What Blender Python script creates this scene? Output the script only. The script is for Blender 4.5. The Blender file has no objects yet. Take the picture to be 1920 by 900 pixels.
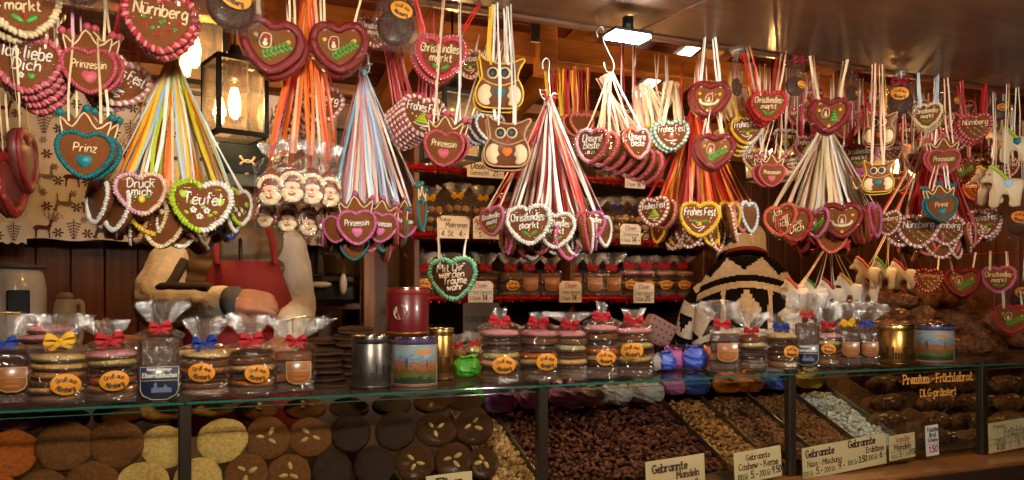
import bpy, math, random
from mathutils import Vector, Matrix, Euler
from math import sin, cos, pi, radians, sqrt, atan2
random.seed(7)
S = bpy.context.scene
COL = S.collection

# ------------------------------------------------------------------ camera
TH = radians(23.7); FPX = 1530.0; CAM = Vector((0.0, -1.86, 1.6))
cd = bpy.data.cameras.new('camera'); cam = bpy.data.objects.new('camera', cd); COL.objects.link(cam)
cam.location = CAM; cam.rotation_euler = (pi/2, 0, -TH)
cd.sensor_width = 36; cd.lens = FPX/1920*36; cd.shift_y = 110/1920; cd.clip_start = .05; cd.clip_end = 300
S.camera = cam
# ------------------------------------------------------------------ night sky
w = bpy.data.worlds.new('World'); S.world = w; w.use_nodes = True
nt = w.node_tree; bg = nt.nodes['Background']
sky = nt.nodes.new('ShaderNodeTexSky'); sky.sky_type = 'NISHITA'; sky.sun_disc = False
sky.sun_elevation = radians(-3.0); sky.sun_rotation = radians(180); sky.air_density = 1.0; sky.dust_density = 3.0
nt.links.new(sky.outputs[0], bg.inputs[0]); bg.inputs[1].default_value = 0.02
# ------------------------------------------------------------------ output
S.view_settings.view_transform = 'Standard'; S.view_settings.look = 'None'
S.view_settings.exposure = 0.2; S.view_settings.gamma = 1.0
S.render.engine = 'CYCLES'
c_ = S.cycles
c_.use_denoising = True; c_.max_bounces = 8; c_.transparent_max_bounces = 24; c_.transmission_bounces = 6
c_.diffuse_bounces = 3; c_.glossy_bounces = 3; c_.sample_clamp_indirect = 4.0; c_.sample_clamp_direct = 0
c_.caustics_reflective = False; c_.caustics_refractive = False

# ------------------------------------------------------------------ where things stand (photo measure -> metres)
FW = Vector((sin(TH), cos(TH), 0)); RT = Vector((cos(TH), -sin(TH), 0))
def W(px, py, Y):
    d = FW + RT*((px-960)/FPX) + Vector((0, 0, (560-py)/FPX))
    return CAM + d*((Y-CAM.y)/d.y)
def X(px, Y): return W(px, 560, Y).x
def M(px, Y):                                   # metres per photo pixel at that place
    d = FW + RT*((px-960)/FPX)
    return (Y-CAM.y)/d.y/FPX
def Z(px, py, Y): return W(px, py, Y).z
def face(p):                                    # heading that turns local -Y to the customers' side
    return atan2(CAM.x-p.x, -(CAM.y-p.y))

# ------------------------------------------------------------------ materials
MATS = {}
def nodes(name):
    m = bpy.data.materials.new(name); m.use_nodes = True
    return m, m.node_tree, m.node_tree.nodes['Principled BSDF']
def mat(key, col, rough=.5, coat=0, crough=.08, bump=0, bscale=60, metal=0, var=0, vscale=20, spec=.5, sheen=0, coatbump=0, cbscale=25, sss=0, detail=3, col2=None, bdist=.004):
    if key in MATS: return MATS[key]
    m, t, b = nodes(key); N = t.nodes; L = t.links
    b.inputs['Base Color'].default_value = (*col, 1); b.inputs['Roughness'].default_value = rough
    b.inputs['Metallic'].default_value = metal; b.inputs['Specular IOR Level'].default_value = spec
    b.inputs['Coat Weight'].default_value = coat; b.inputs['Coat Roughness'].default_value = crough
    if sheen: b.inputs['Sheen Weight'].default_value = sheen
    tc = N.new('ShaderNodeTexCoord')
    oi = N.new('ShaderNodeObjectInfo')
    ad = N.new('ShaderNodeVectorMath'); ad.operation = 'ADD'
    sc = N.new('ShaderNodeVectorMath'); sc.operation = 'SCALE'; sc.inputs[3].default_value = 13.0
    cb = N.new('ShaderNodeCombineXYZ'); L.new(oi.outputs['Random'], cb.inputs[0]); L.new(oi.outputs['Random'], cb.inputs[2])
    L.new(cb.outputs[0], sc.inputs[0]); L.new(tc.outputs['Object'], ad.inputs[0]); L.new(sc.outputs[0], ad.inputs[1])
    if var:
        n = N.new('ShaderNodeTexNoise'); n.inputs['Scale'].default_value = vscale; n.inputs['Detail'].default_value = detail
        L.new(ad.outputs[0], n.inputs['Vector'])
        r = N.new('ShaderNodeValToRGB'); r.color_ramp.elements[0].position = .3; r.color_ramp.elements[1].position = .7
        c2 = col2 or tuple(min(1, x*(1+var)) for x in col)
        r.color_ramp.elements[0].color = (*[x*(1-var) for x in col], 1); r.color_ramp.elements[1].color = (*c2, 1)
        L.new(n.outputs[0], r.inputs[0]); L.new(r.outputs[0], b.inputs['Base Color'])
    if bump:
        n = N.new('ShaderNodeTexNoise'); n.inputs['Scale'].default_value = bscale; n.inputs['Detail'].default_value = 4
        L.new(ad.outputs[0], n.inputs['Vector'])
        bp = N.new('ShaderNodeBump'); bp.inputs['Strength'].default_value = bump; bp.inputs['Distance'].default_value = bdist
        L.new(n.outputs[0], bp.inputs['Height']); L.new(bp.outputs[0], b.inputs['Normal'])
    if coatbump:
        n = N.new('ShaderNodeTexNoise'); n.inputs['Scale'].default_value = cbscale; n.inputs['Detail'].default_value = 2; n.inputs['Distortion'].default_value = 1.5
        L.new(ad.outputs[0], n.inputs['Vector'])
        bp = N.new('ShaderNodeBump'); bp.inputs['Strength'].default_value = coatbump; bp.inputs['Distance'].default_value = .006
        L.new(n.outputs[0], bp.inputs['Height']); L.new(bp.outputs[0], b.inputs['Coat Normal'])
    MATS[key] = m; return m
def wood(key, col, dark=.45, scale=(1, 14, 14), rough=.45, coat=0, crough=.3, bump=.25, knots=True):
    if key in MATS: return MATS[key]
    m, t, b = nodes(key); N = t.nodes; L = t.links
    tc = N.new('ShaderNodeTexCoord'); oi = N.new('ShaderNodeObjectInfo')
    sc = N.new('ShaderNodeVectorMath'); sc.operation = 'SCALE'; sc.inputs[3].default_value = 31.0
    cb = N.new('ShaderNodeCombineXYZ'); L.new(oi.outputs['Random'], cb.inputs[0]); L.new(oi.outputs['Random'], cb.inputs[1]); L.new(cb.outputs[0], sc.inputs[0])
    ad = N.new('ShaderNodeVectorMath'); L.new(tc.outputs['Object'], ad.inputs[0]); L.new(sc.outputs[0], ad.inputs[1])
    mp = N.new('ShaderNodeMapping'); mp.inputs['Scale'].default_value = scale; L.new(ad.outputs[0], mp.inputs[0])
    n = N.new('ShaderNodeTexNoise'); n.inputs['Scale'].default_value = 3.0; n.inputs['Detail'].default_value = 7; n.inputs['Distortion'].default_value = .7
    L.new(mp.outputs[0], n.inputs['Vector'])
    r = N.new('ShaderNodeValToRGB'); e = r.color_ramp.elements
    e[0].position = .28; e[1].position = .72
    e[0].color = (*[x*dark for x in col], 1); e[1].color = (*[min(1, x*1.25) for x in col], 1)
    L.new(n.outputs[0], r.inputs[0])
    mx = N.new('ShaderNodeMix'); mx.data_type = 'RGBA'; mx.blend_type = 'MULTIPLY'; mx.inputs[0].default_value = .6
    n2 = N.new('ShaderNodeTexNoise'); n2.inputs['Scale'].default_value = 2.2; n2.inputs['Detail'].default_value = 3; L.new(ad.outputs[0], n2.inputs['Vector'])
    r2 = N.new('ShaderNodeValToRGB'); r2.color_ramp.elements[0].position = .35; r2.color_ramp.elements[1].position = .65
    r2.color_ramp.elements[0].color = (.45, .4, .38, 1); r2.color_ramp.elements[1].color = (1, 1, 1, 1); L.new(n2.outputs[0], r2.inputs[0])
    L.new(r.outputs[0], mx.inputs[6]); L.new(r2.outputs[0], mx.inputs[7])
    L.new(mx.outputs[2], b.inputs['Base Color'])
    b.inputs['Roughness'].default_value = rough; b.inputs['Coat Weight'].default_value = coat; b.inputs['Coat Roughness'].default_value = crough
    bp = N.new('ShaderNodeBump'); bp.inputs['Strength'].default_value = bump; bp.inputs['Distance'].default_value = .004
    L.new(n.outputs[0], bp.inputs['Height']); L.new(bp.outputs[0], b.inputs['Normal'])
    if coat:
        bp2 = N.new('ShaderNodeBump'); bp2.inputs['Strength'].default_value = .12; bp2.inputs['Distance'].default_value = .006
        L.new(n.outputs[0], bp2.inputs['Height']); L.new(bp2.outputs[0], b.inputs['Coat Normal'])
    MATS[key] = m; return m
def film(key, lo=.05, hi=.5, white=0, rough=.06, tint=(1, 1, 1), bscale=22, bump=.6):
    """thin clear wrapping: mostly see-through, wrinkled shine, a little milky where white > 0"""
    if key in MATS: return MATS[key]
    m = bpy.data.materials.new(key); m.use_nodes = True; t = m.node_tree; N = t.nodes; L = t.links
    N.remove(N['Principled BSDF']); out = N['Material Output']
    tr = N.new('ShaderNodeBsdfTransparent'); tr.inputs[0].default_value = (*tint, 1)
    gl = N.new('ShaderNodeBsdfGlossy'); gl.inputs['Roughness'].default_value = rough; gl.inputs['Color'].default_value = (1, 1, 1, 1)
    tc = N.new('ShaderNodeTexCoord')
    if bump:
        n = N.new('ShaderNodeTexNoise'); n.inputs['Scale'].default_value = bscale; n.inputs['Detail'].default_value = 3; n.inputs['Distortion'].default_value = 2.0
        L.new(tc.outputs['Object'], n.inputs['Vector'])
        bp = N.new('ShaderNodeBump'); bp.inputs['Strength'].default_value = bump; bp.inputs['Distance'].default_value = .02
        L.new(n.outputs[0], bp.inputs['Height']); L.new(bp.outputs[0], gl.inputs['Normal'])
    lw = N.new('ShaderNodeLayerWeight'); lw.inputs[0].default_value = .35
    if bump: L.new(bp.outputs[0], lw.inputs['Normal'])
    mr = N.new('ShaderNodeMapRange'); mr.inputs['To Min'].default_value = lo; mr.inputs['To Max'].default_value = hi
    L.new(lw.outputs['Facing'], mr.inputs[0])
    mx = N.new('ShaderNodeMixShader'); L.new(mr.outputs[0], mx.inputs[0]); L.new(tr.outputs[0], mx.inputs[1]); L.new(gl.outputs[0], mx.inputs[2])
    last = mx
    if white:
        df = N.new('ShaderNodeBsdfDiffuse'); df.inputs[0].default_value = (.85, .85, .85, 1)
        tl = N.new('ShaderNodeBsdfTranslucent'); tl.inputs[0].default_value = (.85, .85, .85, 1)
        a = N.new('ShaderNodeMixShader'); a.inputs[0].default_value = .5; L.new(df.outputs[0], a.inputs[1]); L.new(tl.outputs[0], a.inputs[2])
        m2 = N.new('ShaderNodeMixShader'); m2.inputs[0].default_value = white; L.new(mx.outputs[0], m2.inputs[1]); L.new(a.outputs[0], m2.inputs[2]); last = m2
    L.new(last.outputs[0], out.inputs[0]); MATS[key] = m; return m
def glow(key, col, strength):
    if key in MATS: return MATS[key]
    m, t, b = nodes(key); b.inputs['Base Color'].default_value = (.8, .8, .8, 1)
    b.inputs['Emission Color'].default_value = (*col, 1); b.inputs['Emission Strength'].default_value = strength
    MATS[key] = m; return m

C = dict(white=(.78, .75, .68), pink=(.50, .075, .11), rose=(.60, .20, .21), red=(.42, .02, .03), dred=(.17, .008, .014), teal=(.0, .15, .18), lime=(.38, .52, .02),
         yellow=(.75, .45, .03), orange=(.78, .16, .015), cream=(.74, .58, .34), violet=(.52, .12, .28), green=(.06, .32, .03), mint=(.16, .50, .36), blue=(.015, .06, .36),
         tan=(.55, .30, .14), lblue=(.35, .55, .75), gold=(.65, .38, .06), coral=(.62, .13, .07), peach=(.80, .50, .34), black=(.012, .011, .01), scarlet=(.62, .03, .025), lilac=(.62, .34, .40))
def icing(c):
    if c == 'dred': return mat('icing_dred', (.16, .004, .004), rough=.5, spec=.2, coat=.4, crough=.04, coatbump=.8, cbscale=16, bump=.4, bscale=9, bdist=.02)
    return mat('icing_'+c, C[c], rough=.45, spec=.35, coat=.25, crough=.1, coatbump=.5, cbscale=60)
def satin(c): return mat('satin_'+c, C[c], rough=.38, spec=.5)
def paint(c): return mat('print_'+c, C[c], rough=.6)
GINGER = lambda: mat('gingerbread', (.19, .057, .012), rough=.65, spec=.15, coat=.18, crough=.06, bump=.5, bscale=110, var=.22, vscale=30, coatbump=.7, cbscale=26)
CHOCO = lambda: mat('chocolate_gingerbread', (.065, .02, .007), rough=.6, spec=.25, coat=.12, crough=.12, bump=.25, bscale=90, var=.2, vscale=30, coatbump=.5, cbscale=22)
FILM = lambda: film('cellophane', .05, .5, white=.008, rough=.1, bscale=18, bump=.8)
TUFT = lambda: film('cellophane_crumpled', .12, .6, white=.05, rough=.16, bscale=30, bump=.5)
# ------------------------------------------------------------------ mesh building
class MB:
    def __init__(s): s.v = []; s.f = []; s.m = []; s.mi = 0
    def add(s, vs, fs):
        o = len(s.v); s.v.extend([tuple(p) for p in vs]); s.f.extend([tuple(i+o for i in f) for f in fs]); s.m.extend([s.mi]*len(fs)); return s
    def box(s, c, d, R=None):
        vs = [Vector((x*d[0]/2, y*d[1]/2, z*d[2]/2)) for x in (-1, 1) for y in (-1, 1) for z in (-1, 1)]
        if R: vs = [R @ v for v in vs]
        c = Vector(c); return s.add([v+c for v in vs], [(0, 1, 3, 2), (4, 6, 7, 5), (0, 4, 5, 1), (2, 3, 7, 6), (0, 2, 6, 4), (1, 5, 7, 3)])
    def bar(s, a, b, wd, dp=None):
        a = Vector(a); b = Vector(b); d = b-a; R = d.to_track_quat('Z', 'Y').to_matrix()
        return s.box((a+b)/2, (wd, dp or wd, d.length), R)
    def ell(s, c, r, nu=8, nv=5, R=None):
        c = Vector(c); vs = []; fs = []
        for j in range(1, nv):
            ph = pi*j/nv
            for i in range(nu):
                a = 2*pi*i/nu; p = Vector((r[0]*sin(ph)*cos(a), r[1]*sin(ph)*sin(a), r[2]*cos(ph)))
                vs.append(c+(R @ p if R else p))
        top = len(vs); p = Vector((0, 0, r[2])); vs.append(c+(R @ p if R else p)); p = -p; vs.append(c+(R @ p if R else p))
        for j in range(nv-2):
            for i in range(nu):
                a = j*nu+i; b = j*nu+(i+1) % nu; fs.append((a, a+nu, b+nu, b))
        for i in range(nu):
            fs.append((top, i, (i+1) % nu)); k = (nv-2)*nu; fs.append((top+1, k+(i+1) % nu, k+i))
        return s.add(vs, fs)
    def tube(s, path, r, n=6, closed=False, flat=None):
        P = [Vector(p) for p in path]; k = len(P)
        if k < 2: return s
        rs = r if isinstance(r, (list, tuple)) else [r]*k
        T = []
        for i in range(k):
            a = P[(i-1) % k] if (closed or i > 0) else P[i]; b = P[(i+1) % k] if (closed or i < k-1) else P[i]
            t = b-a; T.append(t.normalized() if t.length > 1e-9 else Vector((0, 0, 1)))
        u = T[0].orthogonal().normalized(); vs = []
        for i in range(k):
            u = (u-T[i]*u.dot(T[i])); u = u.normalized() if u.length > 1e-6 else T[i].orthogonal().normalized()
            w_ = T[i].cross(u)
            for j in range(n):
                a = 2*pi*j/n; o = u*cos(a)*rs[i]+w_*sin(a)*rs[i]
                if flat: o = Vector((o.x*flat[0], o.y*flat[1], o.z*flat[2]))
                vs.append(P[i]+o)
        fs = []
        for i in range(k if closed else k-1):
            for j in range(n):
                a = i*n+j; b = i*n+(j+1) % n; c = ((i+1) % k)*n+(j+1) % n; d = ((i+1) % k)*n+j; fs.append((a, b, c, d))
        if not closed: fs.append(tuple(range(n))[::-1]); fs.append(tuple((k-1)*n+j for j in range(n)))
        return s.add(vs, fs)
    def lathe(s, prof, n=24, c=(0, 0, 0), fn=None):
        c = Vector(c); vs = []; fs = []; k = len(prof)
        for (r, z) in prof:
            for j in range(n):
                a = 2*pi*j/n; rr = r*(fn(a, z) if fn else 1); vs.append(c+Vector((rr*cos(a), rr*sin(a), z)))
        for i in range(k-1):
            for j in range(n):
                a = i*n+j; b = i*n+(j+1) % n; fs.append((a, b, b+n, a+n))
        if prof[0][0] > 1e-6: fs.append(tuple(range(n))[::-1])
        if prof[-1][0] > 1e-6: fs.append(tuple((k-1)*n+j for j in range(n)))
        return s.add(vs, fs)
    def prism(s, pts, th, bev=.002, y=0.0, off=0.0):
        """outline in x,z (anticlockwise seen from the front, -Y); thickness along Y"""
        if sum(pts[i][0]*pts[(i+1) % len(pts)][1]-pts[(i+1) % len(pts)][0]*pts[i][1] for i in range(len(pts))) < 0: pts = pts[::-1]
        rings = [(th/2, -bev), (th/2-bev, 0), (-th/2+bev, 0), (-th/2, -bev)] if bev else [(th/2, 0), (-th/2, 0)]
        n = len(pts); vs = []; fs = []
        for (yy, o) in rings:
            q = offset(pts, o+off)
            vs.extend([(p[0], y+yy, p[1]) for p in q])
        for i in range(len(rings)-1):
            for j in range(n):
                a = i*n+j; b = i*n+(j+1) % n; fs.append((a, a+n, b+n, b)[::-1])
        fs.append(tuple(range(n))[::-1]); k = (len(rings)-1)*n; fs.append(tuple(k+j for j in range(n)))
        return s.add(vs, fs)
    def strip(s, path, wd, side):
        vs = []; fs = []; k = len(path)
        for i, p in enumerate(path):
            p = Vector(p); sd = Vector(side[i] if isinstance(side, list) else side).normalized(); ww = wd[i] if isinstance(wd, (list, tuple)) else wd
            vs += [p-sd*ww/2, p+sd*ww/2]
        fs = [(2*i, 2*i+1, 2*i+3, 2*i+2) for i in range(k-1)]
        return s.add(vs, fs)
    def mesh(s, name='m', smooth=True):
        me = bpy.data.meshes.new(name); me.from_pydata(s.v, [], s.f)
        me.polygons.foreach_set('material_index', s.m)
        if smooth: me.polygons.foreach_set('use_smooth', [True]*len(s.f))
        me.update(); return me
def offset(pts, d):
    if abs(d) < 1e-9: return pts
    n = len(pts); out = []
    for i in range(n):
        a = Vector(pts[i-1]); b = Vector(pts[i]); c = Vector(pts[(i+1) % n])
        e1 = (b-a); e2 = (c-b)
        n1 = Vector((e1.y, -e1.x)); n2 = Vector((e2.y, -e2.x))
        m = (n1.normalized() if n1.length else n1)+(n2.normalized() if n2.length else n2)
        m = m.normalized() if m.length > 1e-6 else m
        out.append((b.x+m.x*d, b.y+m.y*d))
    return out
def smooth_path(P, k=4, closed=False):
    n = len(P)
    if n < 3: return list(P)
    P = [Vector(p) for p in P]; out = []
    rng = range(n) if closed else range(n-1)
    for i in rng:
        p0 = P[(i-1) % n] if (closed or i > 0) else P[i]; p1 = P[i]; p2 = P[(i+1) % n]; p3 = P[(i+2) % n] if (closed or i+2 < n) else p2
        for j in range(k):
            t = j/k; out.append(.5*((2*p1)+(p2-p0)*t+(2*p0-5*p1+4*p2-p3)*t*t+(3*p1-p0-3*p2+p3)*t**3))
    if not closed: out.append(P[-1])
    return out

# ------------------------------------------------------------------ objects
def ob(name, me, mats, parent=None, loc=(0, 0, 0), rot=(0, 0, 0), scale=(1, 1, 1)):
    if isinstance(me, MB): me = me.mesh(name)
    o = bpy.data.objects.new(name, me); COL.objects.link(o)
    if not isinstance(mats, (list, tuple)): mats = [mats]
    if len(me.materials) == 0:
        for _ in mats: me.materials.append(None)
    for i, mm in enumerate(mats):
        if i < len(o.material_slots):
            o.material_slots[i].link = 'OBJECT'; o.material_slots[i].material = mm
    o.location = loc; o.rotation_euler = rot; o.scale = scale
    if parent: o.parent = parent
    return o
def tag(o, label=None, cat=None, group=None, kind=None):
    if label: o['label'] = label
    if cat: o['category'] = cat
    if group: o['group'] = group
    if kind: o['kind'] = kind
    return o
def thing(name, label, cat, loc=(0, 0, 0), rz=0, group=None):
    o = bpy.data.objects.new(name, None); COL.objects.link(o); o.empty_display_size = .05
    o.location = loc; o.rotation_euler = (0, 0, rz); return tag(o, label, cat, group)
MESH = {}
def cached(key, fn):
    if key not in MESH: MESH[key] = fn()
    return MESH[key]

# ------------------------------------------------------------------ single-stroke lettering
G = {
'a': (4.4, "4 4 2.5 5 .7 4 .3 2 1 .3 2.5 .3 4 2|4 5 4 1 4.6 0"), 'b': (4, "0 8 0 0|0 3.5 1.5 5 3.5 4.3 3.8 2.2 2.8 .2 1 .1 0 1.2"), 'c': (3.8, "3.6 4.2 2.2 5 .6 4 .2 2.2 1 .4 2.4 0 3.8 .8"),
'd': (4, "4 4 2.5 5 .7 4 .3 2 1 .2 2.5 .2 4 1.5|4 8 4 0"), 'e': (3.8, ".3 2.6 3.6 2.8 3.4 4.3 2 5 .6 4 .2 2.2 1 .3 2.3 0 3.7 .9"), 'f': (3, "3 7.4 2 8 1.2 7 1.2 0|0 4.6 2.8 4.6"),
'g': (4.2, "4 4 2.5 5 .7 4 .3 2 1 .3 2.5 .3 4 2|4 5 4 -2 2.6 -3 .8 -2.4"), 'h': (3.6, "0 8 0 0|0 3.4 1.6 5 3 4.6 3.4 3 3.4 0"), 'i': (1.3, ".6 5 .6 .6 1.2 0|.6 6.6 .6 7.1"),
'k': (3.5, "0 8 0 0|3.2 5 0 2.2|1.2 3.2 3.4 0"), 'l': (1.4, ".5 8 .5 .8 1.2 0"), 'm': (5.4, "0 5 0 0|0 3.5 1.2 5 2.2 4.6 2.6 3.2 2.6 0|2.6 3.5 3.8 5 4.9 4.6 5.2 3.2 5.2 0"),
'n': (3.6, "0 5 0 0|0 3.4 1.6 5 3 4.6 3.4 3 3.4 0"), 'o': (4.2, "2 5 .5 4 .2 2.3 1 .4 2.2 0 3.6 .8 4 2.7 3.3 4.4 2 5"), 'p': (4, "0 5 0 -3|0 3.6 1.5 5 3.5 4.3 3.8 2.2 2.8 .2 1 .1 0 1.2"),
'r': (2.7, "0 5 0 0|0 3.2 1.2 4.8 2.6 4.8"), 's': (3.4, "3.2 4.4 1.8 5 .5 4.2 .8 3 2.6 2.2 3.2 1.2 2.2 0 .8 .1 0 .9"), 't': (3, "1.2 7.4 1.2 .8 2 0 2.9 .5|0 5 2.6 5"),
'u': (3.6, "0 5 0 1.6 .8 .1 2.2 .2 3.4 1.8|3.4 5 3.4 0"), 'w': (5, "0 5 1.2 0 2.4 4 3.6 0 4.8 5"), 'z': (3.6, "0 5 3.4 5|3.4 5 0 0|0 0 3.4 0"), 'v': (3.8, "0 5 1.8 0 3.6 5"),
'A': (5.4, "0 0 2.6 8 5.2 0|1 2.8 4.2 2.8"), 'B': (4.8, "0 0 0 8|0 8 2.5 8 3.8 6.6 2.8 4.5 0 4.3|2.6 4.3 4.5 3 4 .8 2.4 0 0 0"), 'C': (5, "4.8 6.8 3 8 1 7 .2 4 1 1.2 2.8 0 4.8 1.2"),
'D': (5, "0 0 0 8|0 8 2.4 7.8 4.4 6 4.8 4 4.2 1.6 2.4 .2 0 0"), 'E': (4.4, "4.2 8 0 8|0 8 0 0|0 0 4.2 0|0 4.2 3.2 4.2"), 'F': (4.2, "4.2 8 0 8|0 8 0 0|0 4.2 3 4.2"),
'G': (5.2, "4.8 6.8 3 8 1 7 .2 4 1 1.2 2.8 0 4.8 1 4.8 3.6|4.8 3.6 3 3.6"), 'H': (5, "0 8 0 0|5 8 5 0|0 4 5 4"), 'I': (1.2, ".6 8 .6 0"), 'K': (4.8, "0 8 0 0|4.4 8 0 3.6|1.4 4.8 4.6 0"), 'L': (4, "0 8 0 0|0 0 3.8 0"),
'M': (6.2, "0 0 .4 8|.4 8 3 2.5|3 2.5 5.6 8|5.6 8 6 0"), 'N': (5, "0 0 0 8|0 8 4.8 0|4.8 0 4.8 8"), 'P': (4.6, "0 0 0 8|0 8 2.6 8 4.2 6.6 3.6 4.4 1.6 3.8 0 3.9"), 'S': (4.6, "4.2 7 2.4 8 .6 7 .6 5.2 2.4 4.2 4.2 3 4.2 1 2.2 0 .2 1.2"),
'T': (5, "0 8 5 8|2.5 8 2.5 0"), 'U': (5, "0 8 0 2 1.2 .2 3.6 .2 4.8 2 4.8 8"), 'V': (5, "0 8 2.5 0|2.5 0 5 8"), 'R': (4.8, "0 0 0 8|0 8 2.6 8 4.2 6.6 3.6 4.4 0 4|2 4 4.6 0"),
'0': (4.4, "2.2 8 .6 6.6 .2 4 .8 1.2 2.2 0 3.8 1.4 4.2 4 3.6 6.8 2.2 8"), '1': (2.6, ".2 6.4 2 8|2 8 2 0"), '2': (4.2, ".4 6.6 2 8 3.8 6.6 3.2 4.4 .2 0|.2 0 4.2 0"), '3': (4.2, ".4 7 2 8 3.6 6.6 2.2 4.5|2.2 4.5 4 3 3.4 .6 1.8 0 .2 1"),
'4': (4.4, "3 0 3 8|3 8 0 2.4|0 2.4 4.4 2.4"), '5': (4.2, "3.8 8 .8 8|.8 8 .5 4.6 2.4 5 4 3.4 3.4 .8 1.8 0 .2 .8"), '6': (4.2, "3.6 7.4 1.4 6 .2 3 1 .4 2.6 0 4 1.8 3.2 4 1.6 4.2 .4 2.8"), '8': (4.2, "2.1 4.4 .5 6 2.1 8 3.8 6 2.1 4.4 .2 2.2 2.1 0 4 2.2 2.1 4.4"),
'9': (4.2, "3.8 5.4 2.4 3.8 .6 4.8 .6 7 2.2 8 3.8 6.8 3.8 4 2.4 0"), '.': (1.2, ".4 0 .6 .4"), '-': (3, ".3 3.2 2.7 3.2"), ',': (1.2, ".6 .5 .3 -1"), '|': (1, ".5 -1 .5 8.5"), ':': (1.2, ".5 1 .6 1.4|.5 4 .6 4.4"),
'ß': (3.8, "0 0 0 6.5 1.2 8 2.8 7.4 2.8 5.8 1.4 4.4 3.2 3 3.4 1 2 0 1 .4"), '=': (3, "0 2.4 2.8 2.4|0 4.2 2.8 4.2"), '_': (4, "0 0 4 0")}
G['ü'] = (3.6, G['u'][1]+"|.8 6.6 .8 7.2|2.6 6.6 2.6 7.2"); G['ä'] = (4.4, G['a'][1]+"|1.2 6.6 1.2 7.2|3 6.6 3 7.2"); G['ö'] = (4.2, G['o'][1]+"|1 6.6 1 7.2|3 6.6 3 7.2")
def strokes(text, h, slant=0, gap=1.1, wobble=0, serif=False, xs=1.0):
    """polylines of a centred line of lettering, capital height h"""
    k = h/8; x = 0; out = []
    for ch in text:
        if ch == ' ': x += 2.6; continue
        wd, st = G.get(ch, G['-']); dy = random.uniform(-wobble, wobble)
        for s_ in st.split('|'):
            q = [float(t) for t in s_.split()]; p = [((x+q[i]*xs+q[i+1]*slant), q[i+1]+dy) for i in range(0, len(q), 2)]
            if len(p) > 2: p = [tuple(v) for v in smooth_path([Vector((*a, 0)) for a in p], 3)]
            out.append([(a[0], a[1]) for a in p])
            if serif and ch.isalpha():
                for e, f in ((p[0], p[1]), (p[-1], p[-2])):
                    if abs(e[1]-f[1]) > 2.2*abs(e[0]-f[0]): out.append([(e[0]-.75, e[1]), (e[0]+.75, e[1])])
        x += wd*xs+gap
    tw = x-gap
    return [[((a-tw/2)*k, b*k) for a, b in p] for p in out], tw*k
def letters(lines, r, serif=False, flat=False, y=0.0, mb=None, arc=None):
    """lines: (text, cx, baseline, cap height, max width) -> raised strokes on the plane y, facing -Y"""
    mb = mb or MB()
    for (text, cx, bz, h, mw) in lines:
        st, tw = strokes(text, h, slant=0 if serif else .12, serif=serif, wobble=0 if serif or flat else .35)
        sx = min(1, mw/tw) if mw else 1
        for p in st:
            q = []
            for a, b in p:
                a *= sx
                if arc:
                    R_, sg = arc; q.append((cx+sin(a/R_)*(R_+sg*b), y, bz+sg*(cos(a/R_)*(R_+sg*b)-R_)))
                else: q.append((cx+a, y, bz+b))
            if flat:
                for i in range(len(q)-1):
                    a = Vector(q[i]); b = Vector(q[i+1]); d = (b-a)
                    if d.length < 1e-7: continue
                    d.normalize(); n = Vector((-d.z, 0, d.x))*r; e = d*r*.6
                    o_ = Vector((0, -(len(mb.f) % 23)*2.5e-5, 0)); mb.add([a-n-e+o_, a+n-e+o_, b+n+e+o_, b-n+e+o_], [(0, 1, 2, 3)])
            else: mb.tube(q, r, 5)
    return mb
# ================================================================== gingerbread
HALF = [(0, .335), (.07, .38), (.19, .415), (.32, .395), (.435, .315), (.497, .18), (.497, .045), (.452, -.095), (.37, -.228), (.262, -.345), (.135, -.438), (0, -.487)]
HALFS = [(v.x, v.y) for v in smooth_path([Vector((a, b, 0)) for a, b in HALF], 6)]
def heart_outline(n=60, wd=1.0, plump=1.0):
    P = HALFS+[(-a, b) for a, b in HALFS[-2:0:-1]]            # clockwise from the notch
    m = max(1, round(len(P)/n)); return [(a*wd, b*wd) for a, b in P[::m]]
TH_ = .017
def heart_body(th=TH_): return cached(('hb', th), lambda: MB().prism(heart_outline(60, 1.0), th/.12, .03).mesh('heart_body'))
def even(path, k):
    P = [Vector(p) for p in path]; P.append(P[0]); L = [0]
    for i in range(1, len(P)): L.append(L[-1]+(P[i]-P[i-1]).length)
    out = []; j = 0
    for i in range(k):
        d = L[-1]*i/k
        while L[j+1] < d: j += 1
        t = (d-L[j])/(L[j+1]-L[j]+1e-9); out.append((P[j].lerp(P[j+1], t), (P[j+1]-P[j]).normalized()))
    return out
def heart_rim(kind):
    def make():
        mb = MB(); o = heart_outline(120, 1.0)
        yf = -TH_/.12/2
        if kind in ('alt', 'half', 'bead'):
            n = 48
            rj = random.Random(n)
            for i, (p, t) in enumerate(even(offset(o[::-1], -.036), n)):
                p = p+Vector((rj.uniform(-.006, .006), rj.uniform(-.006, .006))); js = rj.uniform(.85, 1.18)
                nrm = Vector((t.y, -t.x)); ax = (nrm+t*.5).normalized()
                mb.mi = (i % 2) if kind == 'alt' else (0 if p.x < 0 else 1) if kind == 'half' else 0
                ang = atan2(ax.y, ax.x); R = Matrix.Rotation(-ang, 3, 'Y')
                mb.ell((p.x, yf-.004, p.y), (.060*js, .046*js, .034*rj.uniform(.92, 1.12)), 8, 6, R)
        else:                                                  # smooth glazed border, optional white dots
            path = [(p.x, yf-.002, p.y) for p, t in even(offset(o[::-1], -.06), 60)]
            mb.tube(path, .075, 8, True, flat=(1, .62, 1))
            if kind == 'dots':
                mb.mi = 1
                for i, (p, t) in enumerate(even(offset(o[::-1], -.02), 44)): mb.ell((p.x, yf-.03, p.y), (.016, .016, .016), 6, 4)
        return mb.mesh('rim')
    return cached(('hr', kind), make)
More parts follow.
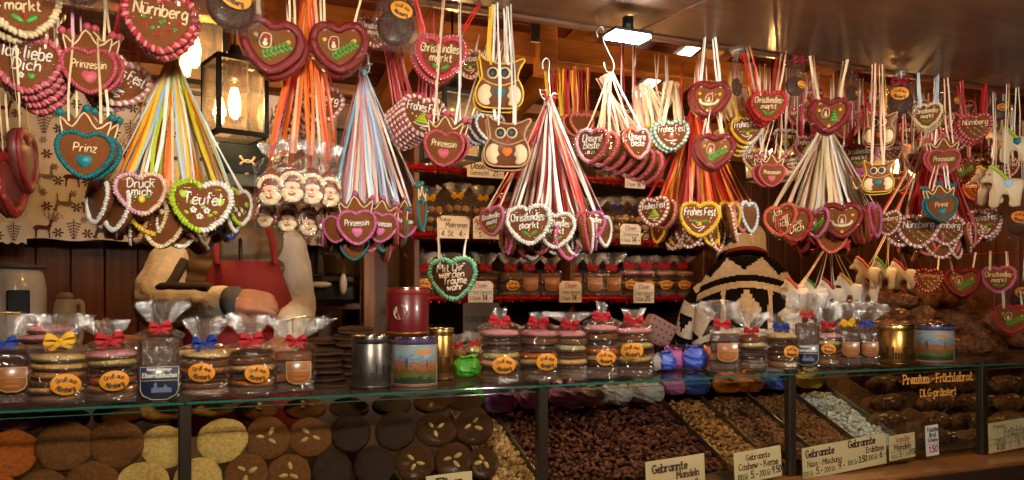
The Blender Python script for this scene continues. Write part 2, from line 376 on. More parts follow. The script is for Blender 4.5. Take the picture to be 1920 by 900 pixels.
def petal_ring(mb, x, y, z, r, k=5):
    for i in range(k):
        a = 2*pi*i/k+.3; mb.ell((x+cos(a)*r, y, z+sin(a)*r), (r*.75, .012, r*.75), 6, 4)
def mini_heart(mb, x, z, s, y, th=.02): mb.prism([(x+a*s, z+b*s) for a, b in heart_outline(24, 1.0)], th, .006, y)
def leaf(mb, x, z, L, ang, y, wd=.35):
    R = Matrix.Rotation(-ang, 3, 'Y'); mb.ell((x+cos(ang)*L/2, y, z+sin(ang)*L/2), (L/2, .016, L*wd/2), 8, 5, R)
def deco_mesh(kind):
    """sugar ornaments on a heart one unit wide; returns mesh and materials"""
    y = -TH_/.12/2-.008
    def make():
        mb = MB()
        if kind == 'candle':                                   # green leaves under a little candle
            mb.mi = 0; leaf(mb, 0, -.27, .2, .5, y); leaf(mb, 0, -.27, .2, pi-.6, y)
            mb.mi = 1; mb.box((0, y, -.2), (.03, .02, .11)); mb.mi = 2; mb.ell((0, y, -.12), (.02, .012, .03), 6, 4)
        elif kind == 'dots':
            for i, (a, b) in enumerate([(-.22, .02), (.25, 0), (-.1, -.12), (.12, -.13), (0, -.03), (-.02, -.22), (.2, -.1), (-.2, -.09), (.05, .0)]):
                mb.mi = i % 2
                if i % 2: petal_ring(mb, a, y, b, .022)
                else: mb.ell((a, y, b), (.035, .016, .028), 7, 4)
            mb.mi = 2
            for a, b in [(-.02, -.1), (.12, -.02), (-.12, .02)]: mb.ell((a, y, b), (.014, .016, .014), 5, 4)
        elif kind == 'tree':
            mb.mi = 0
            for i in range(4):
                ww = .17*(1-i*.22); zz = -.17+i*.055
                mb.tube([(-ww, y, zz), (ww, y, zz+.012)], .028, 6)
            mb.mi = 1; mb.ell((0, y, .06), (.025, .014, .025), 6, 4)
            mb.mi = 2; mb.tube(smooth_path([(-.2, y, -.2), (-.05, y, -.235), (.16, y, -.22), (.02, y, -.265), (-.03, y, -.3), (.1, y, -.31)], 4), .014, 5)
            for a, b in [(-.24, -.02), (.24, -.04), (-.2, .07), (.2, .06), (-.15, -.06)]: mb.ell((a, y, b), (.018, .012, .018), 6, 4)
        elif kind == 'bell':
            mb.mi = 0; leaf(mb, .02, -.08, .18, .15, y); leaf(mb, -.02, -.08, .18, pi-.1, y)
            mb.mi = 1; mb.ell((0, y, -.13), (.05, .02, .05), 7, 5); mb.ell((0, y, -.17), (.07, .02, .02), 7, 4)
            mb.mi = 2; mb.tube(smooth_path([(-.18, y, -.14), (-.05, y, -.24), (.12, y, -.2), (.05, y, -.28), (-.02, y, -.33)], 4), .013, 5)
            for a, b in [(-.28, .02), (.28, .02), (-.22, -.06), (.24, -.08)]: mb.ell((a, y, b), (.016, .012, .016), 6, 4)
        elif kind in ('santa', 'santatree', 'scroll'):         # small bearded figure, stars, fir twig
            cx, cz = (-.1, .02) if kind != 'scroll' else (0, -.03)
            mb.mi = 0                                          # outline of the figure in pale sugar
            mb.tube(smooth_path([(cx-.07, y, cz+.06), (cx-.03, y, cz+.13), (cx+.07, y, cz+.12), (cx+.09, y, cz+.03), (cx+.07, y, cz-.08), (cx-.05, y, cz-.1), (cx-.09, y, cz-.02)], 3, True), .009, 5, True)
            mb.ell((cx, y, cz-.035), (.045, .016, .045), 7, 5); mb.mi = 1; mb.ell((cx-.0, y, cz+.08), (.05, .016, .035), 7, 5); mb.mi = 3; mb.ell((cx, y-.006, cz+.025), (.032, .014, .022), 7, 5)
            mb.mi = 2
            if kind == 'santa':
                for i in range(7):
                    t = i/6; px, pz = -.12+.36*t, -.21+.22*t
                    leaf(mb, px, pz, .1, 1.5, y, .5); leaf(mb, px, pz, .1, -.35, y, .5)
            elif kind == 'santatree':
                for i in range(4): ww = .1*(1-i*.24); mb.tube([(.1-ww, y, -.16+i*.07), (.1+ww, y, -.16+i*.07)], .035, 6)
            else:
                mb.mi = 0; mb.tube(smooth_path([(-.22, y, -.04), (-.18, y, -.13), (0, y, -.17), (.18, y, -.12), (.23, y, -.03)], 4), .035, 6)
            mb.mi = 4
            for a, b in ([(-.25, .1), (.25, .08)] if kind == 'santa' else [(-.25, .1), (.25, .1), (0, -.31)]): petal_ring(mb, a, y, b, .024); mb.ell((a, y-.006, b), (.018, .012, .018), 5, 4)
        elif kind == 'flowers':
            for a, b in [(-.13, -.1), (.08, -.1), (-.03, -.2)]:
                mb.mi = 0; petal_ring(mb, a, y, b, .034)
            mb.mi = 1
            for a, b in [(-.28, .16), (.28, .06)]: mini_heart(mb, a, b, .15, y)
            for a, b, g in [(-.02, -.06, .4), (.17, -.13, .2), (-.2, -.17, 2.5), (.09, -.19, .3), (-.16, -.02, 1.6)]: leaf(mb, a, b, .09, g, y, .6)
        elif kind == 'fruit':
            mb.mi = 0; mb.ell((0, y, -.14), (.07, .02, .08), 8, 5); mb.mi = 1; leaf(mb, .05, -.1, .13, .2, y, .5); leaf(mb, -.05, -.1, .13, pi-.2, y, .5)
        elif kind == 'blossom':
            mb.mi = 0; petal_ring(mb, -.06, y, -.2, .03); mb.mi = 1; mini_heart(mb, .08, -.2, .1, y)
        elif kind == 'roses':
            for i, (a, b) in enumerate([(-.2, -.02), (.0, -.05), (.2, -.02), (-.1, -.15), (.12, -.15), (0, -.25)]):
                mb.mi = 0; petal_ring(mb, a, y, b, .026, 4); mb.mi = 1; leaf(mb, a+.03, b-.03, .08, -.4, y, .6); mb.mi = 2; mb.ell((a, y-.006, b), (.018, .016, .018), 5, 4)
        elif kind == 'cake':
            mb.mi = 0; mb.ell((-.02, y, -.08), (.09, .022, .06), 8, 5); mb.mi = 1; mb.ell((0, y, .0), (.05, .02, .05), 7, 5)
            mb.tube(smooth_path([(-.2, y, -.12), (-.1, y, -.18), (.14, y, -.16), (.0, y, -.22), (-.04, y, -.26), (.1, y, -.27), (.02, y, -.32)], 4), .014, 5)
            for a, b in [(-.22, .0), (.2, -.02), (.22, .06), (.14, .02)]: mb.ell((a, y, b), (.018, .012, .018), 6, 4)
        return mb.mesh('deco_'+kind)
    MT = dict(candle=('green', 'red', 'yellow'), dots=('green', 'red', 'white'), tree=('lime', 'yellow', 'white'), bell=('green', 'yellow', 'white'), santa=('cream', 'red', 'green', 'peach', 'yellow'),
              santatree=('cream', 'red', 'green', 'peach', 'yellow'), scroll=('cream', 'red', 'green', 'peach', 'yellow'), flowers=('white', 'lime'), fruit=('yellow', 'green'), blossom=('white', 'green'),
              roses=('red', 'green', 'white'), cake=('pink', 'white'))
    return cached(('deco', kind), make), [icing(c) for c in MT[kind]]
TXT = {
 'nuernberg': [('Nürnberg', 0, .06, 0.176, 0.71)], 'cmarkt': [('Christkindles-', 0, .06, 0.165, 0.78), ('markt', 0, -.11, 0.143, 0.46)], 'frohes': [('Frohes Fest', 0, .07, 0.187, 0.75)],
 'ichliebe': [('Ich liebe', 0, .07, 0.198, 0.66), ('Dich', 0, -.12, 0.176, 0.41)], 'drueck': [('Drück', 0, .1, 0.187, 0.50), ('mich', 0, -.06, 0.165, 0.43)], 'teufel': [('Teufel', 0, .0, 0.198, 0.59)],
 'unsere': [('Unsere', 0, .07, 0.187, 0.57), ('Beste', 0, -.1, 0.176, 0.46)], 'ich3': [('Ich', -.06, .13, 0.176, 0.34), ('liebe', -.02, -.03, 0.176, 0.46), ('Dich', .02, -.2, 0.176, 0.39)],
 'mitdir': [('Mit Dir', -.05, .13, 0.154, 0.57), ('werden', -.03, -.0, 0.143, 0.55), ('Träume', .03, -.13, 0.143, 0.48), ('wahr', .02, -.26, 0.132, 0.34)]}
ORD = ['first', 'second', 'third', 'fourth', 'fifth', 'sixth', 'seventh', 'eighth', 'ninth', 'tenth', 'eleventh', 'twelfth', 'thirteenth', 'fourteenth', 'fifteenth', 'sixteenth', 'seventeenth', 'eighteenth']+['nineteenth', 'twentieth']+['twenty-'+q for q in ('first', 'second', 'third', 'fourth', 'fifth', 'sixth', 'seventh', 'eighth', 'ninth')]+['thirtieth', 'thirty-first', 'thirty-second', 'thirty-third', 'thirty-fourth']
def lettering_mesh(key, r=.0145):
    return cached(('txt', key, r), lambda: letters(TXT[key], r, y=-TH_/.12/2-.012).mesh('lettering'))
RAIL_Z = 2.33
def strip_path(a, b, sag=0, n=5, wob=.0):
    a = Vector(a); b = Vector(b); out = []
    for i in range(n):
        t = i/(n-1); p = a.lerp(b, t); p.x += sin(t*pi)*wob; p.z -= sin(t*pi)*sag; out.append(p)
    return out
def ribbon(parent, starts, ends, cols, wd=.0045, name='ribbon'):
    """one ribbon loop: a flat strip from each hole to its end point (parent space)"""
    mb = MB()
    for i, (a, b) in enumerate(zip(starts, ends)):
        mb.mi = i % len(cols); d = Vector(b)-Vector(a)
        s0 = Vector((1, 0, 0)); tw = random.uniform(-.9, .9)
        ln = d.length; wob = random.uniform(-.022, .022)*ln; wb2 = random.uniform(-.012, .012)*ln; path = strip_path(a, b, 0, 8, wob)
        for k, q in enumerate(path): q.y += sin(k/7*pi)*wb2; q.x += sin(k/7*2*pi)*wob*.5
        side = [Vector((cos(tw*k/4), sin(tw*k/4), 0)) for k in range(8)]
        mb.strip(path, wd*random.uniform(.75, 1.15), side)
    return ob(name, mb.mesh('ribbon', True), [satin(c) for c in cols], parent)
def heart_parts(t, w_, text=None, tcol='white', rim=('alt', 'pink', 'white'), deco=None, roll=0, tilt=0, body=None, extra=True):
    R = Euler((tilt, roll, 0)); s = (w_, w_, w_)
    ob('gingerbread', heart_body(), body or GINGER(), t, rot=R, scale=s)
    k, c1, c2 = rim
    ob('icing_rim', heart_rim(k), [icing(c1), icing(c2)] if k in ('alt', 'half', 'dots') else [icing(c1)], t, rot=R, scale=s)
    if extra:
        if text: ob('lettering', lettering_mesh(text), icing(tcol), t, rot=R, scale=s)
        if deco:
            me, ms = deco_mesh(deco); ob('sugar_decoration', me, ms, t, rot=R, scale=s)
    return [R.to_matrix() @ Vector((sx*.24*w_, -.075*w_, .26*w_)) for sx in (-1, 1)]
def wrap_heart(t, w_, roll=0, tilt=0):
    def make():
        mb = MB(); o = heart_outline(48, 1.0); rnd = random.Random(3); rings = [(-.175, -.10), (-.145, .035), (.0, .085), (.08, .04), (.1, -.1)]
        vs = []; fs = []; n = len(o)
        for (y, of) in rings:
            for p in offset(o[::-1], of): vs.append((p[0]+rnd.uniform(-.008, .008), y+rnd.uniform(-.008, .008), p[1]+rnd.uniform(-.008, .008)))
        for i in range(len(rings)-1):
            for j in range(n): a = i*n+j; b = i*n+(j+1) % n; fs.append((a, b, b+n, a+n))
        fs.append(tuple(range(n))[::-1]); fs.append(tuple((len(rings)-1)*n+j for j in range(n)))
        return mb.add(vs, fs).mesh('wrap')
    ob('cellophane_wrap', cached('wrapheart', make), film('heart_wrap', .006, .16, bscale=12, bump=.5, rough=.05), t, rot=(tilt, roll, 0), scale=(w_,)*3)
def hang(holes, p, rz, top, spread=.5):
    """upper ends of a hanging ribbon in parent space; top = (photo x, depth, world z) of the rail point"""
    out = []
    for i, h in enumerate(holes):
        sx = (-1 if h.x < 0 else 1) if isinstance(h, Vector) else (-1 if i % 2 == 0 else 1)
        q = Vector((top[0]+sx*spread, top[1], top[2]))-p
        out.append(Matrix.Rotation(-rz, 3, 'Z') @ q)
    return out
def heart(label, px, py, wpx, Y, yaw=0, roll=0, text=None, tcol='white', rim=('alt', 'pink', 'white'), deco=None, ribs=('cream',), stack=1, what='', tx=None, spread=None, ztop=RAIL_Z, wrap=False,
          body=None, cat='gingerbread heart', group=None, fan=(.004, -.004), nrib=2, gap=.021):
    p = W(px, py, Y); w_ = wpx*M(px, Y); rz = face(p)+radians(yaw)
    for i in range(stack):
        nrm = Vector((-sin(rz), cos(rz), 0))              # away from the viewer
        q = p+nrm*gap*i+Vector((-fan[0]*i, 0, fan[1]*i))
        rzi = rz+radians(random.uniform(-3, 3))*(i > 0)
        if i == 0: t = thing('gingerbread_heart', label, cat, q, rzi, group)
        else: t = thing('gingerbread_heart', ORD[i-1]+' heart hanging behind the '+what, cat, q, rzi, 'hearts stacked behind the '+what if stack > 2 else None)
        holes = heart_parts(t, w_, text, tcol, rim, deco, radians(roll)+(random.uniform(-.05, .05) if i else 0), radians(-3), body, extra=(i == 0))
        if wrap and i == 0: wrap_heart(t, w_, radians(roll), radians(-3))
        if ribs:
            topx = X(tx, Y) if tx else q.x
            hs = holes if nrib == 2 else [h+Vector((random.uniform(-.003, .003), 0, 0)) for h in [holes[0]]*(nrib//2)+[holes[1]]*(nrib//2)]
            ends = hang(hs, q, rzi, (topx, q.y+.002*i, ztop), (spread*w_ if spread is not None else .26*w_))
            for e in ends: e.x += random.uniform(-.004, .004)*(1 if nrib < 6 else 2.5)
            ribbon(t, hs, ends, [ribs[i % len(ribs)]] if len(ribs) > 1 and i else list(ribs), .0052)
# ------------------------------------------------------------------ crown-topped cookie
def crown_outline(n=30):
    lower = [p for p in heart_outline(80, 1.0)]
    # heart below, crown with three points above
    i0 = [p for p in lower if p[1] < .27]
    left = sorted([p for p in i0 if p[0] < 0], key=lambda p: -p[1]); right = sorted([p for p in i0 if p[0] >= 0], key=lambda p: p[1])
    top = [(.40, .34), (.40, .5), (.48, .68), (.38, .74), (.22, .56), (.1, .72), (.06, .84), (-.06, .84), (-.1, .72), (-.22, .56), (-.38, .74), (-.48, .68), (-.40, .5), (-.40, .34)]
    return left+right+top
def crown_cookie(label, px, py, wpx, Y, yaw=0, roll=0, text='Prinzessin', col='pink', ribs=('cream',), tx=None, ztop=RAIL_Z, stack=1, what='', group=None, parent_tip=None, hcol=None, body=None, fan=(-.014, .004)):
    p = W(px, py, Y); w_ = wpx*M(px, Y); rz = face(p)+radians(yaw)
    for i in range(stack):
        q = p+Vector((-sin(rz), cos(rz), 0))*.022*i+Vector((-fan[0]*i, 0, fan[1]*i))
        t = thing('crown_cookie', label if i == 0 else 'crown gingerbread hanging directly behind the '+what, 'gingerbread crown', q, rz, group if i == 0 else None)
        crown_parts(t, w_, text if i == 0 else None, col, radians(roll), hcol)
        holes = [Vector((sx*.26*w_, -.01, .36*w_)) for sx in (-1, 1)]
        topx = X(tx, Y) if tx else q.x
        ribbon(t, holes, hang(holes, q, rz, (topx, q.y, ztop), .2*w_), list(ribs), .005)
def crown_parts(t, w_, text, col, roll=0, hcol=None):
    y = -TH_/.12/2; z0 = -.2; s = (w_,)*3; R = (0, roll, 0)
    ob('gingerbread', cached('crownbody', lambda: MB().prism([(a, b+z0) for a, b in crown_outline()], TH_/.12, .022).mesh('crown')), GINGER(), t, rot=R, scale=s)
    def rim():
        mb = MB()
        for i, (p, tt) in enumerate(even(offset(heart_outline(120, .95)[::-1], -.02), 50)):
            ax = (Vector((tt.y, -tt.x))+tt*.7).normalized(); mb.ell((p.x, y-.006, p.y+z0), (.054, .046, .03), 8, 5, Matrix.Rotation(-atan2(ax.y, ax.x), 3, 'Y'))
        return mb.mesh('crownrim')
    ob('icing_rim', cached('crownrim', rim), icing(col), t, rot=R, scale=s)
    def lines():
        mb = MB()
        mb.tube(smooth_path([(-.36, y-.01, .3+z0), (-.41, y-.01, .62+z0), (-.22, y-.01, .46+z0), (-.03, y-.01, .74+z0), (.18, y-.01, .46+z0), (.41, y-.01, .62+z0), (.35, y-.01, .32+z0)], 3), .018, 5)
        return mb.mesh('crownlines')
    ob('icing_line', cached('crownlines', lines), icing('cream'), t, rot=R, scale=s)
    for a, b in [(-.43, .7), (0, .82), (.43, .7)]:
        ob('icing_pearl', cached(('pearl', a), lambda: MB().ell((a, y+.02, b+z0), (.075, .085, .075), 10, 7).mesh('pearl')), icing(hcol or col), t, rot=R, scale=s)
    if text:
        ob('lettering', cached(('ct', text), lambda: letters([(text, 0, .02+z0, .15, .58)], .013, y=y-.012).mesh('l')), icing('cream' if col != 'violet' else 'white'), t, rot=R, scale=s)
        def hl():
            mb = MB(); mini_heart(mb, .0, -.14+z0, .26, y-.012, .03); return mb.mesh('hl')
        ob('small_heart', cached('crownheartlet', hl), icing(col), t, rot=R, scale=s)
# ------------------------------------------------------------------ owl and pony
OWL = [(-.36, .52), (-.46, .62), (-.5, .6), (-.47, .42), (-.44, .25), (-.42, .1), (-.5, -.05), (-.56, -.25), (-.52, -.48), (-.36, -.6), (-.1, -.62), (.1, -.62), (.36, -.6), (.52, -.48), (.56, -.25), (.5, -.05), (.42, .1), (.44, .25), (.48, .38), (.56, .5), (.54, .56), (.44, .53), (.3, .46), (.1, .43), (-.1, .44)]
def owl(label, px, py, wpx, Y, yaw=0, roll=0, line='yellow', belly='teal', ribs=('yellow', 'white'), stack=2, what='', tx=None):
    p = W(px, py, Y); w_ = wpx*M(px, Y)/1.12; rz = face(p)+radians(yaw); y = -TH_/.12/2
    out = smooth_path([Vector((a, b, 0)) for a, b in OWL], 3, True); out = [(v.x, v.y) for v in out]
    for i in range(stack):
        q = p+Vector((-sin(rz), cos(rz), 0))*.02*i+Vector((-.006*i, 0, -.006*i))
        t = thing('owl_cookie', label if i == 0 else 'owl gingerbread hanging directly behind the '+what, 'owl gingerbread', q, rz); R = (0, radians(roll), 0); s = (w_,)*3
        ob('gingerbread', cached('owlbody', lambda: MB().prism(out, TH_/.12, .03).mesh('owl')), mat('owl_glaze', (.15, .043, .009), rough=.45, spec=.25, coat=.35, crough=.08, coatbump=.5, cbscale=20, var=.15), t, rot=R, scale=s)
        def line_m():
            mb = MB(); o = offset(out[::-1], .03) if False else out
            mb.tube([(a*.97, y, b*.97) for a, b in o], .022, 6, True)
            mb.tube(smooth_path([(-.42, y-.004, .08), (-.2, y-.004, -.04), (.1, y-.004, -.07), (.42, y-.004, .06)], 4), .016, 5); return mb.mesh('owlline')
        ob('icing_line', cached('owlline', line_m), icing(line), t, rot=R, scale=s)
        holes = [Vector((sx*.2*w_, -.01, .38*w_)) for sx in (-1, 1)]
        ribbon(t, holes*2, hang(holes*2, q, rz, (X(tx, Y) if tx else q.x, q.y, RAIL_Z), .17*w_), list(ribs), .005)
        if i: continue
        def wing(sx):
            o = [(sx*.2, -.12), (sx*.34, -.06), (sx*.46, -.16), (sx*.5, -.32), (sx*.44, -.48), (sx*.3, -.55), (sx*.2, -.5), (sx*.24, -.4), (sx*.17, -.32), (sx*.22, -.22)]
            return MB().prism([(v.x, v.y) for v in smooth_path([Vector((a, b, 0)) for a, b in o], 2, True)], .05, .02, y-.015).mesh('owlwing')
        for sx in (-1, 1): ob('icing_wing', cached(('owlwing', sx), lambda: wing(sx)), icing('cream'), t, rot=R, scale=s)
        for sx in (-1, 1):
            e = ob('eye', cached('owleye', lambda: MB().ell((0, 0, 0), (.138, .035, .138), 14, 7).mesh('eye')), icing('cream'), t, loc=(Vector((sx*.135-.02, y-.005, .2))*w_), scale=s)
            ob('pupil', cached('owlpup', lambda: MB().ell((0, -.03, 0), (.098, .02, .102), 12, 6).mesh('pup')), icing('black'), e)
        def beak(): return MB().prism([(-.05, .06), (.05, .06), (.0, -.09)], .05, .01, y-.02).mesh('beak')
        ob('beak', cached('owlbeak', beak), icing('red'), t, scale=s)
        def bel():
            mb = MB(); mini_heart(mb, 0, -.25, .24, y-.02, .04); return mb.mesh('bel')
        ob('belly_heart', cached('owlbelly', bel), icing(belly), t, scale=s)
PONY = [(-.42, .30), (-.54, .20), (-.52, .11), (-.4, .11), (-.3, .08), (-.28, -.02), (-.34, -.14), (-.35, -.32), (-.36, -.48), (-.28, -.55), (-.15, -.53), (-.11, -.38), (-.06, -.24), (.06, -.24), (.1, -.36), (.09, -.5), (.18, -.56), (.30, -.53), (.35, -.40), (.38, -.2), (.43, .0), (.38, .13), (.2, .17), (.0, .17), (-.06, .28), (-.12, .42), (-.24, .48), (-.27, .57), (-.34, .47), (-.4, .41)]
def pony(label, p, w_, rz, mane='lime', hc='teal', ribs=('white',), top=None, group=None, body='cream'):
    t = thing('pony_cookie', label, 'pony gingerbread', p, rz, group); s = (w_,)*3; y = -.05
    out = [(v.x, v.y) for v in smooth_path([Vector((a, b, 0)) for a, b in PONY], 3, True)]
    ob('gingerbread', cached('ponybody', lambda: MB().prism(out, .1, .035).mesh('pony')), mat('pony_icing', (.62, .47, .29), rough=.4, coat=.4, crough=.15, coatbump=.4, bump=.1) if body == 'cream' else mat('pony_white', (.66, .60, .52), rough=.4, coat=.4, crough=.15, coatbump=.4), t, scale=s)
    def mn():
        mb = MB()
        for i in range(9):
            u = i/8; mb.ell((-.3+.34*u, y-.005, .5-.34*u*u**.4), (.06, .03, .045), 7, 5)
        return mb.mesh('mane')
    ob('mane', cached('ponymane', mn), icing(mane), t, scale=s)
    if hc: ob('saddle', cached('ponysaddle', lambda: MB().prism([(-.02, .12), (.16, .13), (.18, -.0), (.08, -.08), (-.02, .0)], .04, .012, y-.01).mesh('sad')), icing(hc), t, scale=s)
    ob('eye', cached('ponyeye', lambda: MB().ell((-.33, y-.006, .3), (.022, .012, .022), 6, 4).mesh('pe')), icing('black'), t, scale=s)
    if top is not None:
        R = Matrix.Rotation(-rz, 3, 'Z'); e = R @ (Vector(top)-Vector(p)); h = [Vector((0, 0, .14*w_)), Vector((.12*w_, 0, .12*w_))]
        ribbon(t, h, [e, e+Vector((.006, 0, 0))], list(ribs), .004)
    return t
# ------------------------------------------------------------------ oval greeting label, bow, cellophane
def oval_label(parent, w_, loc, rot=(0, 0, 0), name='oval_label'):
    def plate():
        o = [(.5*cos(2*pi*i/32), .37*sin(2*pi*i/32)) for i in range(32)]
        return MB().prism(o, .012, .003).mesh('oval')
    l = ob(name, cached('ovalplate', plate), mat('label_orange', (.70, .26, .015), rough=.5, spec=.3), parent, loc, rot, (w_,)*3)
    def tx():
        mb = MB(); letters([('Gruß aus', 0, .1, .15, .62)], .015, flat=True, y=-.0085, mb=mb, arc=(.62, 1)); letters([('Nürnberg', 0, -.26, .16, .66)], .019, flat=True, y=-.0085, mb=mb, arc=(.68, -1)); return mb.mesh('gruss', False)
    ob('lettering', cached('gruss', tx), paint('black'), l)
    return l
def bow_mesh():
    mb = MB()
    for sx in (-1, 1):                                          # two loops and two tails
        P = [(0, 0, 0), (sx*.25, -.08, .2), (sx*.52, -.06, .24), (sx*.6, 0, .08), (sx*.42, .06, -.04), (0, .04, 0)]
        P = smooth_path([Vector(p) for p in P], 4); mb.strip(P, [.1+.2*min(1, abs(p.x)/.4) for p in P], [Vector((-sx*.3, .35, 1))]*len(P))
        P = smooth_path([Vector(p) for p in [(0, -.06, 0), (sx*.15, -.12, -.18), (sx*.42, -.1, -.36)]], 4); mb.strip(P, .2, Vector((1, .3, .5*sx)))
    mb.ell((0, -.05, 0), (.1, .09, .12), 8, 6)
    return mb.mesh('bow')
def bow(parent, col, w_, loc, rz=0, roll=0): return ob('bow', cached('bow', bow_mesh), mat('bow_'+col, {'red': (.40, .006, .012), 'yellow': (.75, .40, .01), 'blue': (.012, .04, .26)}.get(col, C[col]), rough=.5, spec=.2, bump=.2, bscale=40), parent, loc, (0, roll, rz), (w_,)*3)
def bag_meshes(w_, d_, hb, hn, ht, seed, tuftw=.034, square=.5, lean=0.0):
    rnd = random.Random(seed); n = 30; body = []; tuft = []; fold = [rnd.uniform(.3, 1.3) for _ in range(n)]; tall = [rnd.uniform(-.5, .12) for _ in range(n)]
    def ring(zz, a, b, e, jit, pleat=0, ph=0, cx=0):
        out = []
        for j in range(n):
            t = 2*pi*j/n; c, s_ = cos(t), sin(t)
            x = (abs(c)**e)*(1 if c >= 0 else -1)*a; y = (abs(s_)**e)*(1 if s_ >= 0 else -1)*b
            k = 1+pleat*(1 if j % 2 else -1)*fold[j]+rnd.uniform(-jit, jit); out.append((x*k+cx, y*k, zz+rnd.uniform(-jit, jit)*w_*.4))
        return out
    zs = [0, .002, hb*.25, hb*.5, hb*.75, hb*.97]
    R = [ring(z, w_/2*(.9 if i == 0 else 1), d_/2*(.9 if i == 0 else 1), square, .012 if i else 0) for i, z in enumerate(zs)]
    for k in (.25, .5, .75, .92):
        f = cos(k*pi/2)**.8; R.append(ring(hb+(hn-hb)*k, w_/2*f+.006, d_/2*f+.006, square+(1-square)*k, .03, .16*k, cx=lean*k*.3))
    R.append(ring(hn, .007, .007, 1, .05, .15, cx=lean*.35))
    def surf(R):
        mb = MB(); vs = [p for r in R for p in r]; fs = []
        for i in range(len(R)-1):
            for j in range(n): a = i*n+j; b = i*n+(j+1) % n; fs.append((a, b, b+n, a+n))
        return mb.add(vs, fs)
    b = surf(R); b.add(R[0], [tuple(range(n))[::-1]])
    T = []; h = ht-hn
    for k in (0, .22, .5, .8, 1.0):
        a = .007+(tuftw-.007)*(k**.6); T.append(ring(hn+h*k, a, a*.62, 1, .03+.08*k, .15+.22*min(1, k*2), cx=lean*(.35+k)))
    T[-1] = [(x*(1+.2*tall[j]), y*(1+.2*tall[j]), z+tall[j]*h*.3) for j, (x, y, z) in enumerate(T[-1])]; T[-2] = [(x, y, z+tall[j]*h*.12) for j, (x, y, z) in enumerate(T[-2])]
    return b.mesh('bag', False), surf(T).mesh('bag_top', False)
# ================================================================== the setting
def struct(name, mb, m, parent=None, loc=(0, 0, 0), rot=(0, 0, 0)):
    o = ob(name, mb, m, parent, loc, rot)
    if not parent: o['kind'] = 'structure'
    return o
def flatbox(d, bev=.003):                                       # bevelled plank centred on its own origin
    def make():
        x, y, z = [k/2 for k in d]; b = min(bev, x*.4, y*.4, z*.4); mb = MB(); vs = []; idx = {}
        for sx in (-1, 1):
            for sy in (-1, 1):
                for sz in (-1, 1):
                    for ax in range(3):
                        p = [sx*(x-b), sy*(y-b), sz*(z-b)]; p[ax] = (sx*x, sy*y, sz*z)[ax]; idx[sx, sy, sz, ax] = len(vs); vs.append(tuple(p))
        fs = []
        for ax in range(3):
            o1, o2 = [(1, 2), (2, 0), (0, 1)][ax]
            for s_ in (-1, 1):
                def key(u, v):
                    k = [0, 0, 0]; k[ax] = s_; k[o1] = u; k[o2] = v; return idx[(*k, ax)]
                q = [key(-1, -1), key(1, -1), key(1, 1), key(-1, 1)]; fs.append(tuple(q if s_ > 0 else q[::-1]))
        for ax in range(3):                                     # edge bevels along axis ax
            o1, o2 = [(1, 2), (2, 0), (0, 1)][ax]
            for u in (-1, 1):
                for v in (-1, 1):
                    def key(t, w_):
                        k = [0, 0, 0]; k[ax] = t; k[o1] = u; k[o2] = v; return idx[(*k, w_)]
                    q = [key(-1, o1), key(1, o1), key(1, o2), key(-1, o2)]; fs.append(tuple(q if u*v > 0 else q[::-1]))
        for sx in (-1, 1):
            for sy in (-1, 1):
                for sz in (-1, 1):
                    q = [idx[sx, sy, sz, 0], idx[sx, sy, sz, 1], idx[sx, sy, sz, 2]]; fs.append(tuple(q if sx*sy*sz > 0 else q[::-1]))
        return mb.add(vs, fs).mesh('plank', False)
    return cached(('fb', tuple(round(k, 4) for k in d), bev), make)
XL, XR, YB = -1.25, 3.75, 1.75
asphalt = mat('paving', (.05, .048, .045), rough=.8, var=.3, vscale=8, bump=.4, bscale=30)
struct('ground', MB().add([(-60, -60, 0), (60, -60, 0), (60, 60, 0), (-60, 60, 0)], [(0, 1, 2, 3)]), asphalt)
struct('stall_floor', MB().box(((XL+XR)/2, 1.1, .14), (XR-XL, 1.36, .22)), wood('floor_wood', (.12, .06, .03)))
W_WALL = wood('wall_plank', (.20, .062, .020), scale=(14, 14, 1.0), rough=.5)
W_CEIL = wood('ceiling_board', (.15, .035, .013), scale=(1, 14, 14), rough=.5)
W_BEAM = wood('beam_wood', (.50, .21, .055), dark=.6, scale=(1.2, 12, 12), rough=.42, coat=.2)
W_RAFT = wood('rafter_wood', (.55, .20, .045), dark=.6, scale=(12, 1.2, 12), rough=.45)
# back wall: each vertical plank
bw = struct('back_wall', MB().box(((XL+XR)/2, YB+.045, 1.4), (XR-XL+.1, .03, 2.3)), mat('wall_backing', (.03, .012, .006), rough=.8))
x = XL+.06
while x < XR: ob('plank', flatbox((.115, .022, 2.28)), W_WALL, bw, (x, YB+.012+random.uniform(-.002, .002), 1.4)); x += .119
rw = struct('side_wall', MB().box((XR+.05, .9, 1.4), (.03, 1.8, 2.75)), MATS['wall_backing'])
y = .06
while y < YB: ob('plank', flatbox((.022, .115, 2.7)), W_WALL, rw, (XR+.014+random.uniform(-.002, .002), y, 1.4)); y += .119
lw_ = struct('side_wall', MB().box((XL-.05, .9, 1.4), (.03, 1.8, 2.75)), MATS['wall_backing'])
